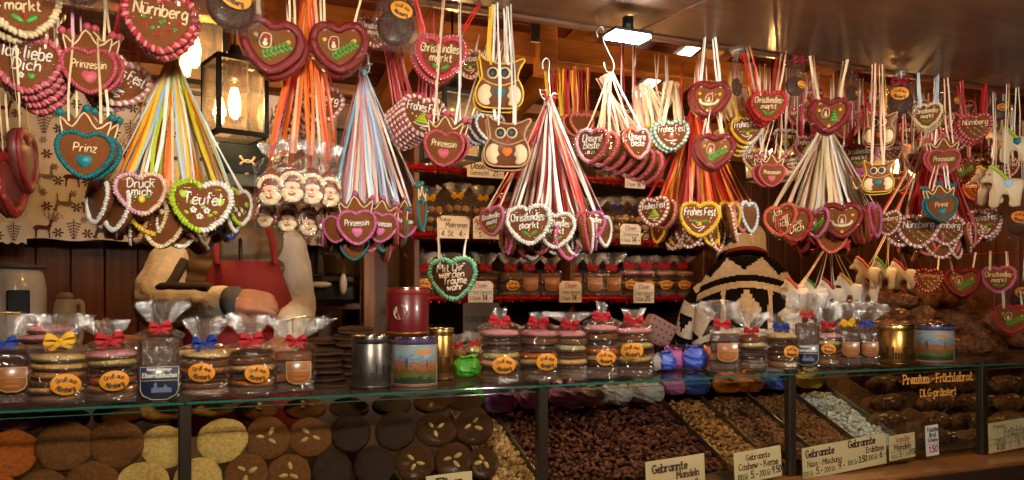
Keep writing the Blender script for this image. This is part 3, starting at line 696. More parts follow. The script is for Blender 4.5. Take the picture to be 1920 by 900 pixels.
# roof: boards running along the stall, sloping down to the back, on rafters
def roof_z(y): return 2.86-.21*y
SL = math.atan(.21)
rf = struct('roof', MB().box(((XL+XR)/2, .87, roof_z(.87)+.045), (XR-XL+.3, 2.0, .02), Matrix.Rotation(-SL, 3, 'X')), mat('roof_felt', (.02, .02, .02), rough=.9))
y = -.05
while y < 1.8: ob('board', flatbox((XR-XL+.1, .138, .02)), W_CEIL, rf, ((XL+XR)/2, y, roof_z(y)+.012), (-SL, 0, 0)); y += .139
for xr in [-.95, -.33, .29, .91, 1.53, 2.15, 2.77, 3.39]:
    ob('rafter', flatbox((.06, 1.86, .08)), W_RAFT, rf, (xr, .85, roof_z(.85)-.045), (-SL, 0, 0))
b1 = tag(ob('beam', flatbox((XR-XL, .07, .085)), W_BEAM, loc=((XL+XR)/2, .70, Z(1000, 92, .70))), 'long light brown beam across the stall under the rafters, behind the hooks', 'beam')
b2 = tag(ob('beam', flatbox((XR-XL, .06, .075)), W_BEAM, loc=((XL+XR)/2, 1.66, Z(900, 190, 1.66))), 'light brown beam lying along the top of the back wall', 'beam')
b3 = tag(ob('beam', flatbox((XR-XL, .04, .11)), W_BEAM, loc=((XL+XR)/2, 1.70, Z(900, 190, 1.66)-.12)), 'reddish board fixed below the beam on the back wall', 'board')
b4 = tag(ob('beam', flatbox((XR-XL+.1, .07, .12)), W_BEAM, loc=((XL+XR)/2, .1, 2.42)), 'front beam of the stall above the awning hinge', 'beam')
hr = tag(ob('hanging_rail', MB().tube([(XL, .03, 2.338), (XR, .03, 2.338)], .006, 8), mat('steel', (.5, .5, .48), rough=.3, metal=1)), 'thin metal rail behind the awning edge carrying the hanging gingerbread', 'rail')
# short post with a metal bracket between the beams
pb = thing('wooden_strut', 'short wooden strut with a metal bracket on the long beam', 'strut', W(1005, 92, .66))
ob('strut', flatbox((.07, .05, .30)), W_BEAM, pb, (.035, 0, .06)); br_ = ob('bracket', flatbox((.035, .006, .12)), MATS['steel'], pb, (-.02, -.035, .07))
ob('bolt', MB().ell((0, -.006, .03), (.008, .006, .008), 8, 5), mat('bolt', (.2, .2, .2), metal=1, rough=.4), br_)
hg = thing('hinge_plate', 'small brass hinge plate on the board above the reindeer cloth', 'hinge', W(299, 124, 1.66))
ob('plate', flatbox((.03, .006, .05)), mat('brass', (.55, .38, .12), metal=1, rough=.35), hg)
for dz in (-.015, .015): ob('screw', MB().ell((0, -.005, dz), (.004, .003, .004), 8, 5), MATS['bolt'], hg)
# ------------------------------------------------------------------ awning: lifted front flap of varnished boards
aw = thing('awning', 'raised front flap of glossy varnished brown boards above the counter', 'awning', (0, 0, 2.31))
W_AWN = wood('awning_varnish', (.115, .034, .007), dark=.45, scale=(1.1, 9, 9), rough=.55, coat=.16, crough=.14, bump=.12)
xs = W(1200, 63, -.02).x
AT = .044
for k in range(-2, 3):
    x0 = xs+k*1.25; ob('board', flatbox((1.244, 1.75, .02), .002), W_AWN, aw, (x0+.625, -.875, .01-.875*AT+.001), (math.atan(AT), 0, 0))
ob('edge_batten', flatbox((6.2, .02, .03)), W_AWN, aw, (xs+.6, .012, .006))
# ------------------------------------------------------------------ lamps
BLACK = mat('black_metal', (.015, .014, .013), rough=.4, metal=.6)
LED_E = 190.0
def led(label, p, w_=.100, d_=.056, tilt=0, rz=0, key='led_white', col=(1.0, .88, .70), e=120.0, shield=0):
    t = thing('led_floodlight', label, 'floodlight', p); t.rotation_euler = (tilt, 0, rz)
    ob('housing', flatbox((w_+.008, d_+.008, .008)), BLACK, t, (0, 0, .0085))
    ob('light_panel', flatbox((w_, d_, .008), .001), glow(key, col, e), t, (0, 0, .0))
    if shield: ob('stem', MB().bar(Vector((0, 0, .012)), Matrix.Rotation(-tilt, 3, 'X') @ Vector((0, 0, .118)), .016), BLACK, t)
    if shield: ob('shade_plate', flatbox((w_+.01, .003, shield), .0005), BLACK, t, (0, -d_/2-.006, -shield/2+.012))  # added plate that cuts the beam so the counter stays darker
    ob('bracket', MB().bar((0, 0, .012), (0, .0, .05), .02), BLACK, t)
pl = W(1177, 70, -.13)
led('lit white floodlight panel fixed under the varnished awning', pl)
FRONT_FILL = 152.0  # two added lamps, out of view, light the goods from the front
for xf, lab in ((.05, 'added unseen fill light at the outer awning edge aimed at the yellow ribbon bunch'), (1.55, 'added unseen fill light at the outer awning edge aimed at the cream ribbon bunch')):
    led(lab, Vector((xf, -1.25, 2.14)), .24, .16, radians(76), 0, 'fill_white', (1.0, .89, .73), FRONT_FILL, .115)
def on_roof(px, py, drop):
    d = FW+RT*((px-960)/FPX)+Vector((0, 0, (560-py)/FPX)); # z = roof_z(y)-drop
    s_ = (2.86-drop-.21*CAM.y-CAM.z)/(d.z+.21*d.y); return CAM+d*s_
def tube_lamp(label, a, b):
    t = thing('tube_lamp', label, 'tube lamp', (0, 0, 0)); a = Vector(a); b = Vector(b); n = (b-a).normalized()
    t.location = (a+b)/2; a = a-t.location; b = b-t.location
    ob('tube', MB().tube([a, b], .016, 10), glow('tube_white', (1, .92, .8), 14.0), t)
    for e in (a, b): ob('end_cap', MB().tube([e-n*.012, e+n*.012], .02, 10), mat('grey_cap', (.4, .4, .4), rough=.5), t)
    ob('holder', MB().bar(a+Vector((.0, 0, .03)), b+Vector((.0, 0, .03)), .035, .02), mat('white_metal', (.7, .7, .68), rough=.4), t)
tube_lamp('lit tube lamp fixed along a rafter under the sloping roof', on_roof(1193, 180, .12), on_roof(1320, 75, .12))
BULB_W = 14.0
def lantern(label, px, py, Y, w_, h, rot=0, cordz=2.6, power=BULB_W):
    p = W(px, py, Y); t = thing('lantern', label, 'lantern', p, radians(rot)); a = w_/2; hh = h/2; r = .0058
    mb = MB()
    for sx in (-1, 1):
        for sy in (-1, 1): mb.bar((sx*a, sy*a, -hh), (sx*a, sy*a, hh), 2*r)
    for z in (-hh, hh):
        for s_ in (-1, 1): mb.bar((-a-r, s_*a, z), (a+r, s_*a, z), 2*r+.0006); mb.bar((s_*a, -a+r, z), (s_*a, a-r, z), 2*r+.0003)
    mb.bar((-a, 0, hh), (a, 0, hh), .01)
    ob('frame', mb.mesh('frame', False), BLACK, t)
    gm = film('lantern_glass', .10, .6, white=.012, rough=.03, bump=0, tint=(.97, .95, .9))
    for k in range(4):
        an = k*pi/2; ob('glass_pane', flatbox((w_-2*r, .002, h-2*r), .0005), gm, t, (sin(an)*a, -cos(an)*a, 0), (0, 0, an))
    ob('socket', MB().lathe([(.0, hh+.05), (.012, hh+.05), (.02, hh+.03), (.02, hh-.035), (.014, hh-.045), (0, hh-.045)], 14), BLACK, t)
    ob('cord', MB().tube([(0, 0, hh+.05), (0, 0, cordz-p.z)], .0035, 6), BLACK, t)
    prof = [(.010, 0), (.012, -.012), (.022, -.035), (.030, -.06), (.031, -.075), (.024, -.097), (.010, -.108), (0, -.11)]
    k = h*.62/.11
    b = ob('bulb', MB().lathe([(r_*k*1.05, z*k) for r_, z in prof], 16), film('bulb_glass', .04, .35, rough=.02, bump=0, tint=(1, .93, .78)), t, (0, 0, hh-.04))
    mb = MB()
    for i in range(6):
        an = i*pi/3; x0, y0 = cos(an)*.013*k, sin(an)*.013*k; mb.tube([(x0*.5, y0*.5, -.025*k), (x0, y0, -.055*k), (x0*.6, y0*.6, -.09*k)], .0026, 5)
    ob('filament', mb, glow('filament', (1, .62, .25), 90.0), b)
    l = bpy.data.lights.new('bulb_light', 'POINT'); l.energy = power; l.color = (1, .56, .23); l.shadow_soft_size = .018
    lo = bpy.data.objects.new('bulb_light', l); COL.objects.link(lo); lo.parent = t; lo.location = (0, 0, hh-.04-.06*k)
    return t
lantern('large lit black lantern above the vendor in the grey cap', 440, 188, .45, .125, .195, 14)
lantern('lit lantern partly behind the Nürnberg heart, its bulb beside the ribbons', 365, 95, .75, .14, .22, 8)
lantern('lit black lantern behind the pink Prinzessin crown near the owl cookies', 848, 240, .55, .125, .2, 10)
lantern('lit black lantern behind the bunch of pink Unsere Beste hearts', 1168, 268, .5, .12, .165, 10)
lantern('lit black lantern behind the small Prinzessin crown beside the cream ribbon fan', 1447, 292, .5, .13, .175, 10)
lantern('lit black lantern beside the yellow outlined owl pair near the red ribbon fan', 1678, 308, .42, .12, .17, 10)
# ------------------------------------------------------------------ the display counter
CT = 1.382                                                      # height of the glass shelf
POSTS = [-.78, .06, .90, 1.71, 2.53, 3.35]
dc = thing('display_counter', 'long wooden sales counter with glass display case on top', 'display counter', (1.3, .2, 0))
def on_dc(name, me, m, loc, rot=(0, 0, 0)): return ob(name, me, m, dc, Vector(loc)-Vector((1.3, .2, 0)), rot)
on_dc('base', flatbox((4.9, .46, 1.04)), mat('dark_base', (.012, .010, .009), rough=.6), (1.25, .21, .53))
on_dc('ledge', flatbox((4.9, .56, .028)), wood('ledge_wood', (.50, .19, .05), dark=.6, scale=(1.2, 14, 14), rough=.35, coat=.5, crough=.2), (1.25, .16, 1.066))
on_dc('ledge_trim', flatbox((4.9, .012, .05)), mat('ledge_edge', (.05, .025, .015), rough=.5), (1.25, -.128, 1.045))
PM = mat('post_metal', (.10, .075, .055), rough=.35, metal=.8, bump=.1)
for xp in POSTS:
    pp = on_dc('post', flatbox((.026, .026, .296)), PM, (xp, .004, 1.229))
    ob('post_cap', flatbox((.032, .03, .014)), PM, pp, (0, -.001, .158))
GL = film('case_glass', .03, .35, rough=.03, bump=.02, bscale=6, white=.0, tint=(.93, .97, .95))
GE = mat('glass_edge', (.012, .13, .09), rough=.15, spec=.6, coat=.5)
for i in range(len(POSTS)-1):
    a, b = POSTS[i], POSTS[i+1]
    g = on_dc('glass_pane', flatbox((b-a-.03, .004, .28), .0005), GL, ((a+b)/2, .004, 1.223))
    ob('pane_edge', flatbox((b-a-.03, .0045, .0015), .0003), GE, g, (0, 0, .1415))
    g = on_dc('glass_shelf', flatbox((b-a-.004, .33, .006), .0005), GL, ((a+b)/2, .158, CT-.003))
    ob('shelf_edge', flatbox((b-a-.004, .004, .0050), .0006), GE, g, (0, -.1665, 0))
CASE_BACK = .42
on_dc('case_floor', MB().add([(-.8, .03, 1.10), (3.3, .03, 1.10), (3.3, .42, 1.24), (-.8, .42, 1.24)], [(0, 1, 2, 3)]), mat('case_liner', (.03, .014, .008), rough=.6), (0, 0, 0))
# ================================================================== hanging gingerbread, front row
# ---- far corner by the reindeer cloth
heart('cream rimmed Christkindlesmarkt heart with green leaves, cut off by the picture top', 40, 8, 138, -.06, 4, -8, 'cmarkt', 'cream', ('bead', 'cream', 'cream'), 'candle', ('cream',), 2, 'cream rimmed Christkindlesmarkt heart', fan=(.02, -.006), wrap=True)
heart('Ich liebe Dich heart with pink and red rim and white letters', 50, 120, 122, -.02, -6, 3, 'ichliebe', 'white', ('alt', 'pink', 'rose'), 'blossom', ('white', 'cream'), 4, 'Ich liebe Dich heart with pink and red rim', fan=(-.006, -.009), wrap=True, gap=.02)
crown_cookie('pink Prinzessin crown hanging above the teal Prinz crown', 166, 112, 98, -.02, 0, -2, 'Prinzessin', 'pink', ('lilac', 'cream'), tx=168, stack=2, what='pink Prinzessin crown above the teal Prinz crown')
crown_cookie('teal rimmed Prinz crown hanging in front of the reindeer cloth', 160, 268, 102, -.03, -4, 2, 'Prinz', 'teal', ('cream', 'cream'), tx=160, stack=2, what='teal Prinz crown in front of the reindeer cloth', ztop=Z(166, 70, -.03), fan=(-.012, .0))
heart('white and rose rimmed Frohes Fest heart with a cake, on a red ribbon', 222, 152, 108, .10, 16, 22, 'frohes', 'white', ('alt', 'white', 'rose'), 'cake', ('red',), 2, 'Frohes Fest heart with a cake', tx=245, spread=.05, fan=(.012, -.01), wrap=True)
def edge_heart(label, px, py, hpx, Y, yaw, ribs=('cream',), tx=None):
    heart(label, px, py, hpx*1.1, Y, yaw, 0, None, 'white', ('smooth', 'dred', 'dred'), None, ribs, 1, tx=tx, wrap=True, spread=.04, body=mat('red_gingerbread', (.10, .012, .008), rough=.5, spec=.3, coat=.2, bump=.3, var=.3))
edge_heart('dark red heart turned edge-on in clear wrap beside the reindeer cloth', 42, 300, 118, -.02, 76, tx=8)
edge_heart('dark red heart turned edge-on at the picture edge, wrapped in cellophane', 14, 345, 120, -.06, 66, tx=2)
edge_heart('dark red heart behind the edge-on one, cut by the picture edge', -14, 330, 120, -.0, 40, tx=-8)
heart('large Nürnberg heart with red and white twisted rim and green dots', 300, 42, 130, -.08, 2, 2, 'nuernberg', 'cream', ('alt', 'rose', 'red'), 'dots', ('red', 'white'), 2, 'large Nürnberg heart', fan=(-.006, -.006), wrap=True)
# ---- round Lebkuchen sealed in cellophane
def disc_mesh(): return cached('lebkuchen_disc', lambda: MB().lathe([(0, -.5*.24), (.40, -.12), (.48, -.06), (.5, .0), (.47, .07), (.38, .105), (0, .115)], 28, fn=lambda a, z: 1+.012*sin(a*5)+.01*sin(a*11+1)).mesh('disc'))
ROUGHC = lambda: mat('lebkuchen_dark', (.050, .018, .007), rough=.6, spec=.25, coat=.1, crough=.2, bump=1.0, bscale=16, var=.5, vscale=14)
def pouch(label, px, py, wpx, hpx, Y, yaw=0, roll=0, lab=(.12, .28), lw=.5, bowc=None, ribs=None, disc=None, tx=None):
    p = W(px, py, Y); k = M(px, Y); w_ = wpx*k; h = hpx*k; rz = face(p)+radians(yaw); t = thing('lebkuchen_pouch', label, 'gingerbread pouch', p, rz)
    d_ = min(w_*.84, h*.8)
    ob('lebkuchen', disc_mesh(), disc or ROUGHC(), t, (0, 0, -.04*h), (pi/2, roll, 0), (d_, d_, d_*.9))
    def pm():
        rnd = random.Random(5); mb = MB(); vs = []; fs = []; nx, nz = 14, 14
        for s_ in (-1, 1):
            for j in range(nz+1):
                for i in range(nx+1):
                    u = i/nx*2-1; v = j/nz*2-1; tap = 1-.16*max(0, v)**1.5-.0*v
                    e = max(0, 1-(abs(u)**2.4))*max(0, 1-(abs(v)**3)); vs.append((u*.5*tap+rnd.uniform(-.008, .008), s_*(.005+.125*e**.6)+rnd.uniform(-.012, .012)*(1 if e > .02 else .3), v*.5+rnd.uniform(-.008, .008)))
        o = (nx+1)*(nz+1)
        for s_ in (0, 1):
            for j in range(nz):
                for i in range(nx):
                    a = s_*o+j*(nx+1)+i; q = (a, a+1, a+nx+2, a+nx+1); fs.append(q if s_ == 0 else q[::-1])
        return mb.add(vs, fs).mesh('pouch', False)
    ob('cellophane_pouch', cached('pouchmesh', pm), film('pouch_film', .04, .42, white=.012, bscale=16, bump=.9, rough=.05), t, (0, 0, 0), (0, roll, 0), (w_, w_, h))
    if lab: oval_label(t, w_*lw, (lab[0]*w_, -.145*w_, lab[1]*h), (0, roll+radians(12), radians(lab[0]*60)))
    if bowc: bow(t, bowc, w_*.5, (0, -.02, .52*h)); ob('gathered_top', MB().lathe([(.004, 0), (.016, .02), (.022, .035)], 12, fn=lambda a, z: 1+.25*sin(a*5)), TUFT(), t, (0, 0, .52*h))
    if ribs: ribbon(t, [Vector((-.01, 0, .45*h)), Vector((.01, 0, .45*h))], hang([0, 0], p, rz, (X(tx, Y) if tx else p.x, p.y, RAIL_Z), .02), list(ribs))
    else: ribbon(t, [Vector((0, 0, .48*h))], hang([0], p, rz, (p.x+.0, p.y, RAIL_Z), .0), ['white'], .003, 'hanging_thread')
pouch('dark round Lebkuchen in clear pouch with orange label above the lantern', 432, 8, 122, 108, -.1, 8, radians(8), (.05, .1), .5)
pouch('dark round Lebkuchen in clear pouch at the picture top above the Prinzessin crown', 152, -30, 118, 92, -.1, 0, radians(3), None)
pouch('brown round Lebkuchen with an almond in clear pouch, orange label at its top', 742, 48, 84, 100, -.03, 0, radians(4), (.13, .26), .5)
# ---- red glazed santa hearts
GLZ = ('smooth', 'dred', 'dred')
heart('dark red glazed santa heart with fir twig, overlapped by the Lebkuchen pouch', 508, 85, 118, -.06, 8, 6, None, 'cream', GLZ, 'santa', ('cream',), 2, 'santa heart overlapped by the pouch', fan=(-.012, -.008), wrap=True)
heart('dark red glazed santa heart with fir twig beside the orange ribbons', 637, 88, 108, -.05, -2, -2, None, 'cream', GLZ, 'santa', ('cream', 'cream'), 2, 'santa heart beside the orange ribbons', fan=(.004, -.006), wrap=True, tx=650, spread=.42)
heart('Christkindlesmarkt heart with white dotted red border on red ribbons', 826, 107, 98, -.02, 2, 2, 'cmarkt', 'cream', ('dots', 'red', 'white'), 'candle', ('scarlet',), 2, 'Christkindlesmarkt heart with white dotted red border', tx=842, spread=.72, fan=(.01, -.007), wrap=True, nrib=4)
heart('Frohes Fest heart with green tree, first of a pink and white stack', 792, 217, 86, .06, 14, 8, 'frohes', 'white', ('alt', 'white', 'pink'), 'tree', ('red', 'pink'), 7, 'Frohes Fest heart with green tree', fan=(.004, -.003), tx=775, spread=.5, gap=.017)
crown_cookie('rose Prinzessin crown hanging before the lantern near the owls', 833, 262, 78, -.05, 2, 5, 'Prinzessin', 'pink', ('peach', 'white'), tx=850, stack=2, what='rose Prinzessin crown near the owls')
heart('Frohes Fest heart with twisted white rim behind the orange ribbons', 602, 195, 82, .12, 6, 10, 'nuernberg', 'white', ('alt', 'white', 'rose'), 'dots', ('red',), 6, 'heart with twisted white rim behind the orange ribbons', fan=(.011, -.006), gap=.015, tx=575, spread=.1)
owl('yellow outlined owl hanging on yellow and white ribbons', 937, 155, 92, -.04, 0, 2, 'yellow', 'teal', ('yellow', 'white'), 2, 'yellow outlined owl on yellow and white ribbons', tx=937)
owl('brown owl with orange belly heart below the yellow outlined owl', 951, 266, 88, -.06, -3, 2, 'tan', 'orange', ('white',), 2, 'brown owl with orange belly heart', tx=945)
heart('pale blue and gold rimmed heart half hidden behind the owls', 918, 238, 60, .2, 20, 0, None, 'white', ('alt', 'lblue', 'white'), None, ('white',), 4, 'pale blue rimmed heart behind the owls', fan=(.012, -.002), tx=945)
heart('orange rimmed heart on yellow and red ribbons behind the cream ribbon fan', 1090, 232, 48, .4, 22, 0, None, 'white', ('alt', 'rose', 'coral'), None, ('yellow', 'red'), 5, 'orange rimmed heart on yellow and red ribbons', fan=(.016, -.002), ztop=Z(1090, 125, .4), nrib=8)
# ---- pink stack on the steel hook
heart('Unsere Beste heart with pink rim, front of the stack under cream ribbons', 1112, 272, 74, .0, -34, 6, 'unsere', 'white', ('half', 'lilac', 'pink'), 'blossom', ('peach',), 7, 'pink Unsere Beste heart', fan=(-.016, -.006), gap=.02, ztop=Z(1145, 135, .0), tx=1145, spread=.02, wrap=True, nrib=4)
heart('pink heart with coral edge turned aside at the end of the Unsere Beste stack', 1192, 268, 66, -.03, 38, -4, 'unsere', 'white', ('half', 'coral', 'lilac'), None, ('peach', 'white'), 1, ztop=Z(1145, 135, -.03), tx=1145, spread=.02, wrap=True)
heart('Frohes Fest heart with green and white rim, first of a golden stack', 1259, 253, 66, .06, 6, -2, 'frohes', 'white', ('alt', 'mint', 'white'), 'cake', ('peach', 'cream'), 2, 'green and white rimmed Frohes Fest heart', fan=(.012, -.003), tx=1262, spread=.1, ztop=Z(1262, 152, .06), gap=.016, nrib=8)
heart('gold rimmed heart leading the golden hearts behind the green and white rimmed one', 1241, 258, 64, .10, 14, -2, None, 'white', ('alt', 'gold', 'yellow'), None, ('peach', 'cream'), 5, 'gold rimmed heart', fan=(.012, -.003), tx=1216, spread=.1, ztop=Z(1216, 155, .1), gap=.016, nrib=8)
# ---- the right half of the row
heart('dark red glazed heart with bearded figure on a scroll, tied with white ribbon', 1331, 185, 76, -.05, -14, 8, None, 'cream', GLZ, 'scroll', ('white', 'white'), 2, 'glazed heart with bearded figure on a scroll', fan=(.012, -.004), wrap=True, spread=.1)
heart('dark red glazed santa heart directly below the scroll heart', 1340, 283, 76, -.07, -4, 4, None, 'cream', GLZ, 'santa', ('white', 'peach'), 2, 'santa heart below the scroll heart', fan=(.012, -.004), wrap=True, ztop=Z(1335, 200, -.07), spread=.1)
pouch('clear pouch turned edge-on with red bow above the yellow ribbon bunch', 1382, 160, 40, 92, -.02, 60, 0, None, .5, 'red')
heart('Frohes Fest heart with bell and yellow and white rim', 1401, 243, 62, .04, 4, -4, 'frohes', 'white', ('half', 'yellow', 'white'), 'bell', ('yellow', 'peach'), 4, 'Frohes Fest heart with bell', fan=(.01, -.009), tx=1385, ztop=Z(1378, 160, .04), spread=.3, nrib=8)
heart('small Christkindlesmarkt heart with red rim hanging above the small Prinzessin crown', 1441, 198, 66, -.03, 2, 4, 'cmarkt', 'cream', ('alt', 'red', 'scarlet'), 'candle', ('scarlet', 'peach'), 3, 'small Christkindlesmarkt heart above the small Prinzessin crown', fan=(.010, -.004), tx=1440, spread=.7, wrap=True, nrib=4)
pouch('dark round Lebkuchen in clear pouch beside the small Christkindlesmarkt heart', 1491, 158, 46, 82, -.0, 28, 0, (.2, -.02), .4, 'dred')
crown_cookie('small rose Prinzessin crown in front of the lantern', 1447, 318, 50, -.04, 6, 2, 'Prinzessin', 'pink', ('peach', 'peach'), tx=1460, stack=2, what='small rose Prinzessin crown before the lantern', fan=(.02, .002), ztop=Z(1455, 225, -.04))
heart('dark red glazed heart with santa and green fir tree', 1556, 215, 74, -.04, -4, 3, None, 'cream', GLZ, 'santatree', ('peach', 'cream'), 2, 'glazed heart with green fir tree', fan=(.012, -.004), wrap=True, spread=.62, nrib=4)
pouch('small dark Lebkuchen pouch turned aside next to the fir tree heart', 1598, 172, 36, 72, .03, 50, 0, (.2, -.05), .36, 'dred')
owl('brown outlined owl with orange belly heart in the dense part of the row', 1650, 240, 58, -.03, -12, 6, 'tan', 'orange', ('peach', 'yellow'), 2, 'brown outlined owl in the dense part of the row', tx=1652)
owl('yellow bodied owl below the brown outlined owl beside the lantern', 1647, 330, 56, -.05, -4, 0, 'yellow', 'teal', ('peach',), 2, 'yellow bodied owl beside the lantern', tx=1648)
heart('grey shaded Frohes Fest heart with green tree behind the white ribbon fan', 1516, 275, 50, .2, -6, 0, 'frohes', 'white', ('alt', 'rose', 'lilac'), 'tree', ('red', 'pink'), 2, 'Frohes Fest heart behind the white ribbon fan', ztop=Z(1510, 150, .2), fan=(.01, -.005), spread=.3, nrib=8)
heart('Christkindlesmarkt heart with violet rim partly behind the yellow bodied owl', 1612, 293, 62, .12, -8, 0, 'cmarkt', 'white', ('bead', 'violet', 'violet'), 'candle', ('red', 'pink'), 3, 'violet rimmed Christkindlesmarkt heart', ztop=Z(1608, 190, .12), fan=(.012, -.006), spread=.3, nrib=8)
pouch('round brown Lebkuchen pouch with gold label above the owls', 1689, 190, 52, 68, -.02, -4, 0, (-.02, .2), .62, 'dred')
heart('narrow cream rimmed Christkindlesmarkt heart between two Lebkuchen pouches', 1740, 216, 54, -.03, -18, 2, 'cmarkt', 'cream', ('bead', 'cream', 'cream'), 'candle', ('white', 'lblue'), 3, 'narrow cream rimmed Christkindlesmarkt heart', fan=(.008, -.004), spread=.5, nrib=4)
pouch('dark Lebkuchen pouch between the cream rimmed heart and a Nürnberg heart', 1783, 190, 44, 70, .03, 30, 0, (.2, .0), .36, 'dred')
heart('Nürnberg heart with red and pink twisted rim and roses, hung high', 1828, 238, 58, -.02, -4, 2, 'nuernberg', 'cream', ('alt', 'red', 'rose'), 'roses', ('scarlet', 'red'), 3, 'high Nürnberg heart with roses', fan=(.012, -.005), spread=.6, nrib=4)
pouch('dark Lebkuchen pouch with orange label beside the ponies', 1872, 205, 44, 66, .02, 6, 0, (.14, .04), .42, 'dred')
crown_cookie('shiny rose Prinzessin crown above the small teal Prinz crown', 1770, 292, 58, -.02, -2, 2, 'Prinzessin', 'pink', ('peach',), tx=1768, stack=2, what='shiny rose crown above the small teal Prinz crown', fan=(.018, .004))
crown_cookie('small teal rimmed Prinz crown in front of the red ribbon fan', 1765, 378, 56, -.05, -2, -4, 'Prinz', 'teal', ('peach', 'white'), tx=1768, stack=2, what='small teal Prinz crown before the red ribbon fan', fan=(.018, .002), ztop=Z(1768, 310, -.05))
heart('small heart with mint rim peeking out beside the lantern by the red ribbons', 1724, 302, 44, .16, 10, 0, 'frohes', 'white', ('alt', 'white', 'lblue'), 'bell', ('white',), 2, 'small mint rimmed heart beside the lantern', ztop=Z(1720, 215, .16), fan=(.008, -.004))
heart('dim red santa heart hanging behind the high Nürnberg heart', 1806, 318, 52, .2, 10, 0, None, 'cream', ('alt', 'rose', 'dred'), 'santa', ('peach',), 2, 'dim red santa heart', ztop=Z(1806, 230, .2))
heart('dim Nürnberg heart hanging behind the cream pony', 1858, 322, 60, .18, 0, 0, 'nuernberg', 'white', ('alt', 'rose', 'white'), 'roses', ('red', 'peach'), 2, 'dim Nürnberg heart behind the cream pony', ztop=Z(1850, 230, .18))
heart('Frohes Fest heart with pink and white rim beside the hanging Nürnberg bunch', 1845, 418, 62, .1, 20, -6, 'frohes', 'white', ('alt', 'rose', 'white'), 'bell', ('red', 'white'), 3, 'Frohes Fest heart beside the Nürnberg bunch', ztop=Z(1870, 360, .1), fan=(-.012, -.004))
# ponies on white ribbons
for k, (px, py, wp, lab, mane, hc, yw) in enumerate([(1902, 268, 62, 'cream pony with green mane hanging highest beside the Lebkuchen pouch', 'lime', 'teal', -8), (1884, 348, 70, 'cream pony with yellow green mane below the highest pony', 'lime', 'lblue', -4),
                                                    (1858, 345, 66, 'dull pony peeking out behind the cream pony with yellow green mane', 'yellow', 'blue', -30), (1878, 262, 58, 'dim pony half hidden behind the highest pony', 'green', 'blue', -40)]):
    Yp = [-.03, -.05, .02, .03][k]; p = W(px, py, Yp); pony(lab, p, wp*M(px, Yp)/.95, face(p)+radians(yw), mane, hc, ('white', 'peach'), (p.x+.01, p.y, RAIL_Z))
# second row further in, seen between the front ones
SR = [(1292, 238, 46, 'rose', 'white', 'red'), (1472, 262, 48, 'lblue', 'white', 'red'), (1500, 216, 44, 'red', 'rose', 'pink'), (1548, 305, 50, 'white', 'rose', 'white'), (1588, 240, 46, 'violet', 'violet', 'scarlet'), (1622, 222, 44, 'coral', 'white', 'red'),
      (1668, 285, 46, 'white', 'lilac', 'pink'), (1705, 250, 48, 'coral', 'rose', 'scarlet'), (1752, 268, 46, 'white', 'rose', 'red'), (1792, 262, 48, 'pink', 'white', 'pink'), (1842, 296, 50, 'rose', 'red', 'red'), (1418, 300, 50, 'yellow', 'white', 'yellow'), (1362, 262, 48, 'yellow', 'cream', 'yellow'), (1180, 215, 46, 'rose', 'coral', 'red'), (560, 160, 62, 'rose', 'white', 'red'), (700, 60, 64, 'pink', 'white', 'red'), (880, 120, 60, 'rose', 'white', 'scarlet'),
      (1318, 322, 42, 'coral', 'white', 'orange'), (1376, 214, 40, 'yellow', 'white', 'yellow'), (1432, 268, 42, 'red', 'rose', 'red'), (1486, 305, 42, 'white', 'rose', 'white'), (1526, 180, 40, 'coral', 'coral', 'red'), (1572, 290, 42, 'rose', 'white', 'pink'), (1606, 335, 42, 'white', 'lilac', 'white'), (1640, 190, 40, 'red', 'red', 'scarlet'), (1686, 340, 42, 'rose', 'white', 'red'), (1722, 205, 40, 'white', 'rose', 'white'), (1768, 225, 40, 'coral', 'white', 'scarlet'), (1808, 205, 40, 'rose', 'rose', 'red'), (1830, 355, 44, 'red', 'rose', 'red'), (1888, 315, 42, 'white', 'rose', 'white'), (1240, 190, 42, 'gold', 'white', 'cream')]
for k, (px, py, wp, c1, c2, rc) in enumerate(sorted(SR)):
    nm = dict(lblue='pale blue').get(c1, c1); Yr = .26+.05*(k % 3)
    heart('%s rimmed second row heart on %s ribbon, %s from the cloth end' % (nm if c1 == c2 else nm+' and '+c2, rc, ORD[k]), px, py, wp, Yr, random.uniform(-25, 25), random.uniform(-8, 8), random.choice(['frohes', 'cmarkt', 'nuernberg']), 'white', ('alt', c1, c2) if c1 != c2 else ('bead', c1, c1), random.choice(['tree', 'bell', 'candle', 'roses']), (rc, 'white'), 1, ztop=RAIL_Z+.04, nrib=6, spread=.3)
# strings of hearts at the far end of the stall
def line_between(name, label, a, b, col, r=.003, sag=.01):
    a = Vector(a); b = Vector(b); P = strip_path((0, 0, 0), b-a, sag, 9)
    o = ob(name, MB().tube(P, r, 5), satin(col), loc=a); return tag(o, label, 'cord')
line_between('red_cord', 'red cord strung level across the far end below the high Nürnberg heart', W(1690, 362, .5), W(1935, 354, .5), 'red')
line_between('red_cord', 'red cord strung level above the hanging Christkindlesmarkt heart', W(1700, 474, .42), W(1940, 470, .42), 'scarlet')
YE = .4
heart('dim Nürnberg heart hanging above the fruit loaves', 1742, 525, 50, YE, -10, 4, 'nuernberg', 'tan', ('alt', 'rose', 'dred'), 'roses', ('red', 'white'), 1, ztop=Z(1742, 474, YE), spread=.6)
heart('dim dark red santa heart hanging from the lower red cord', 1805, 528, 62, YE, 0, 0, None, 'cream', GLZ, 'santa', ('peach', 'white'), 2, 'dim santa heart on the lower red cord', ztop=Z(1805, 472, YE), spread=.6)
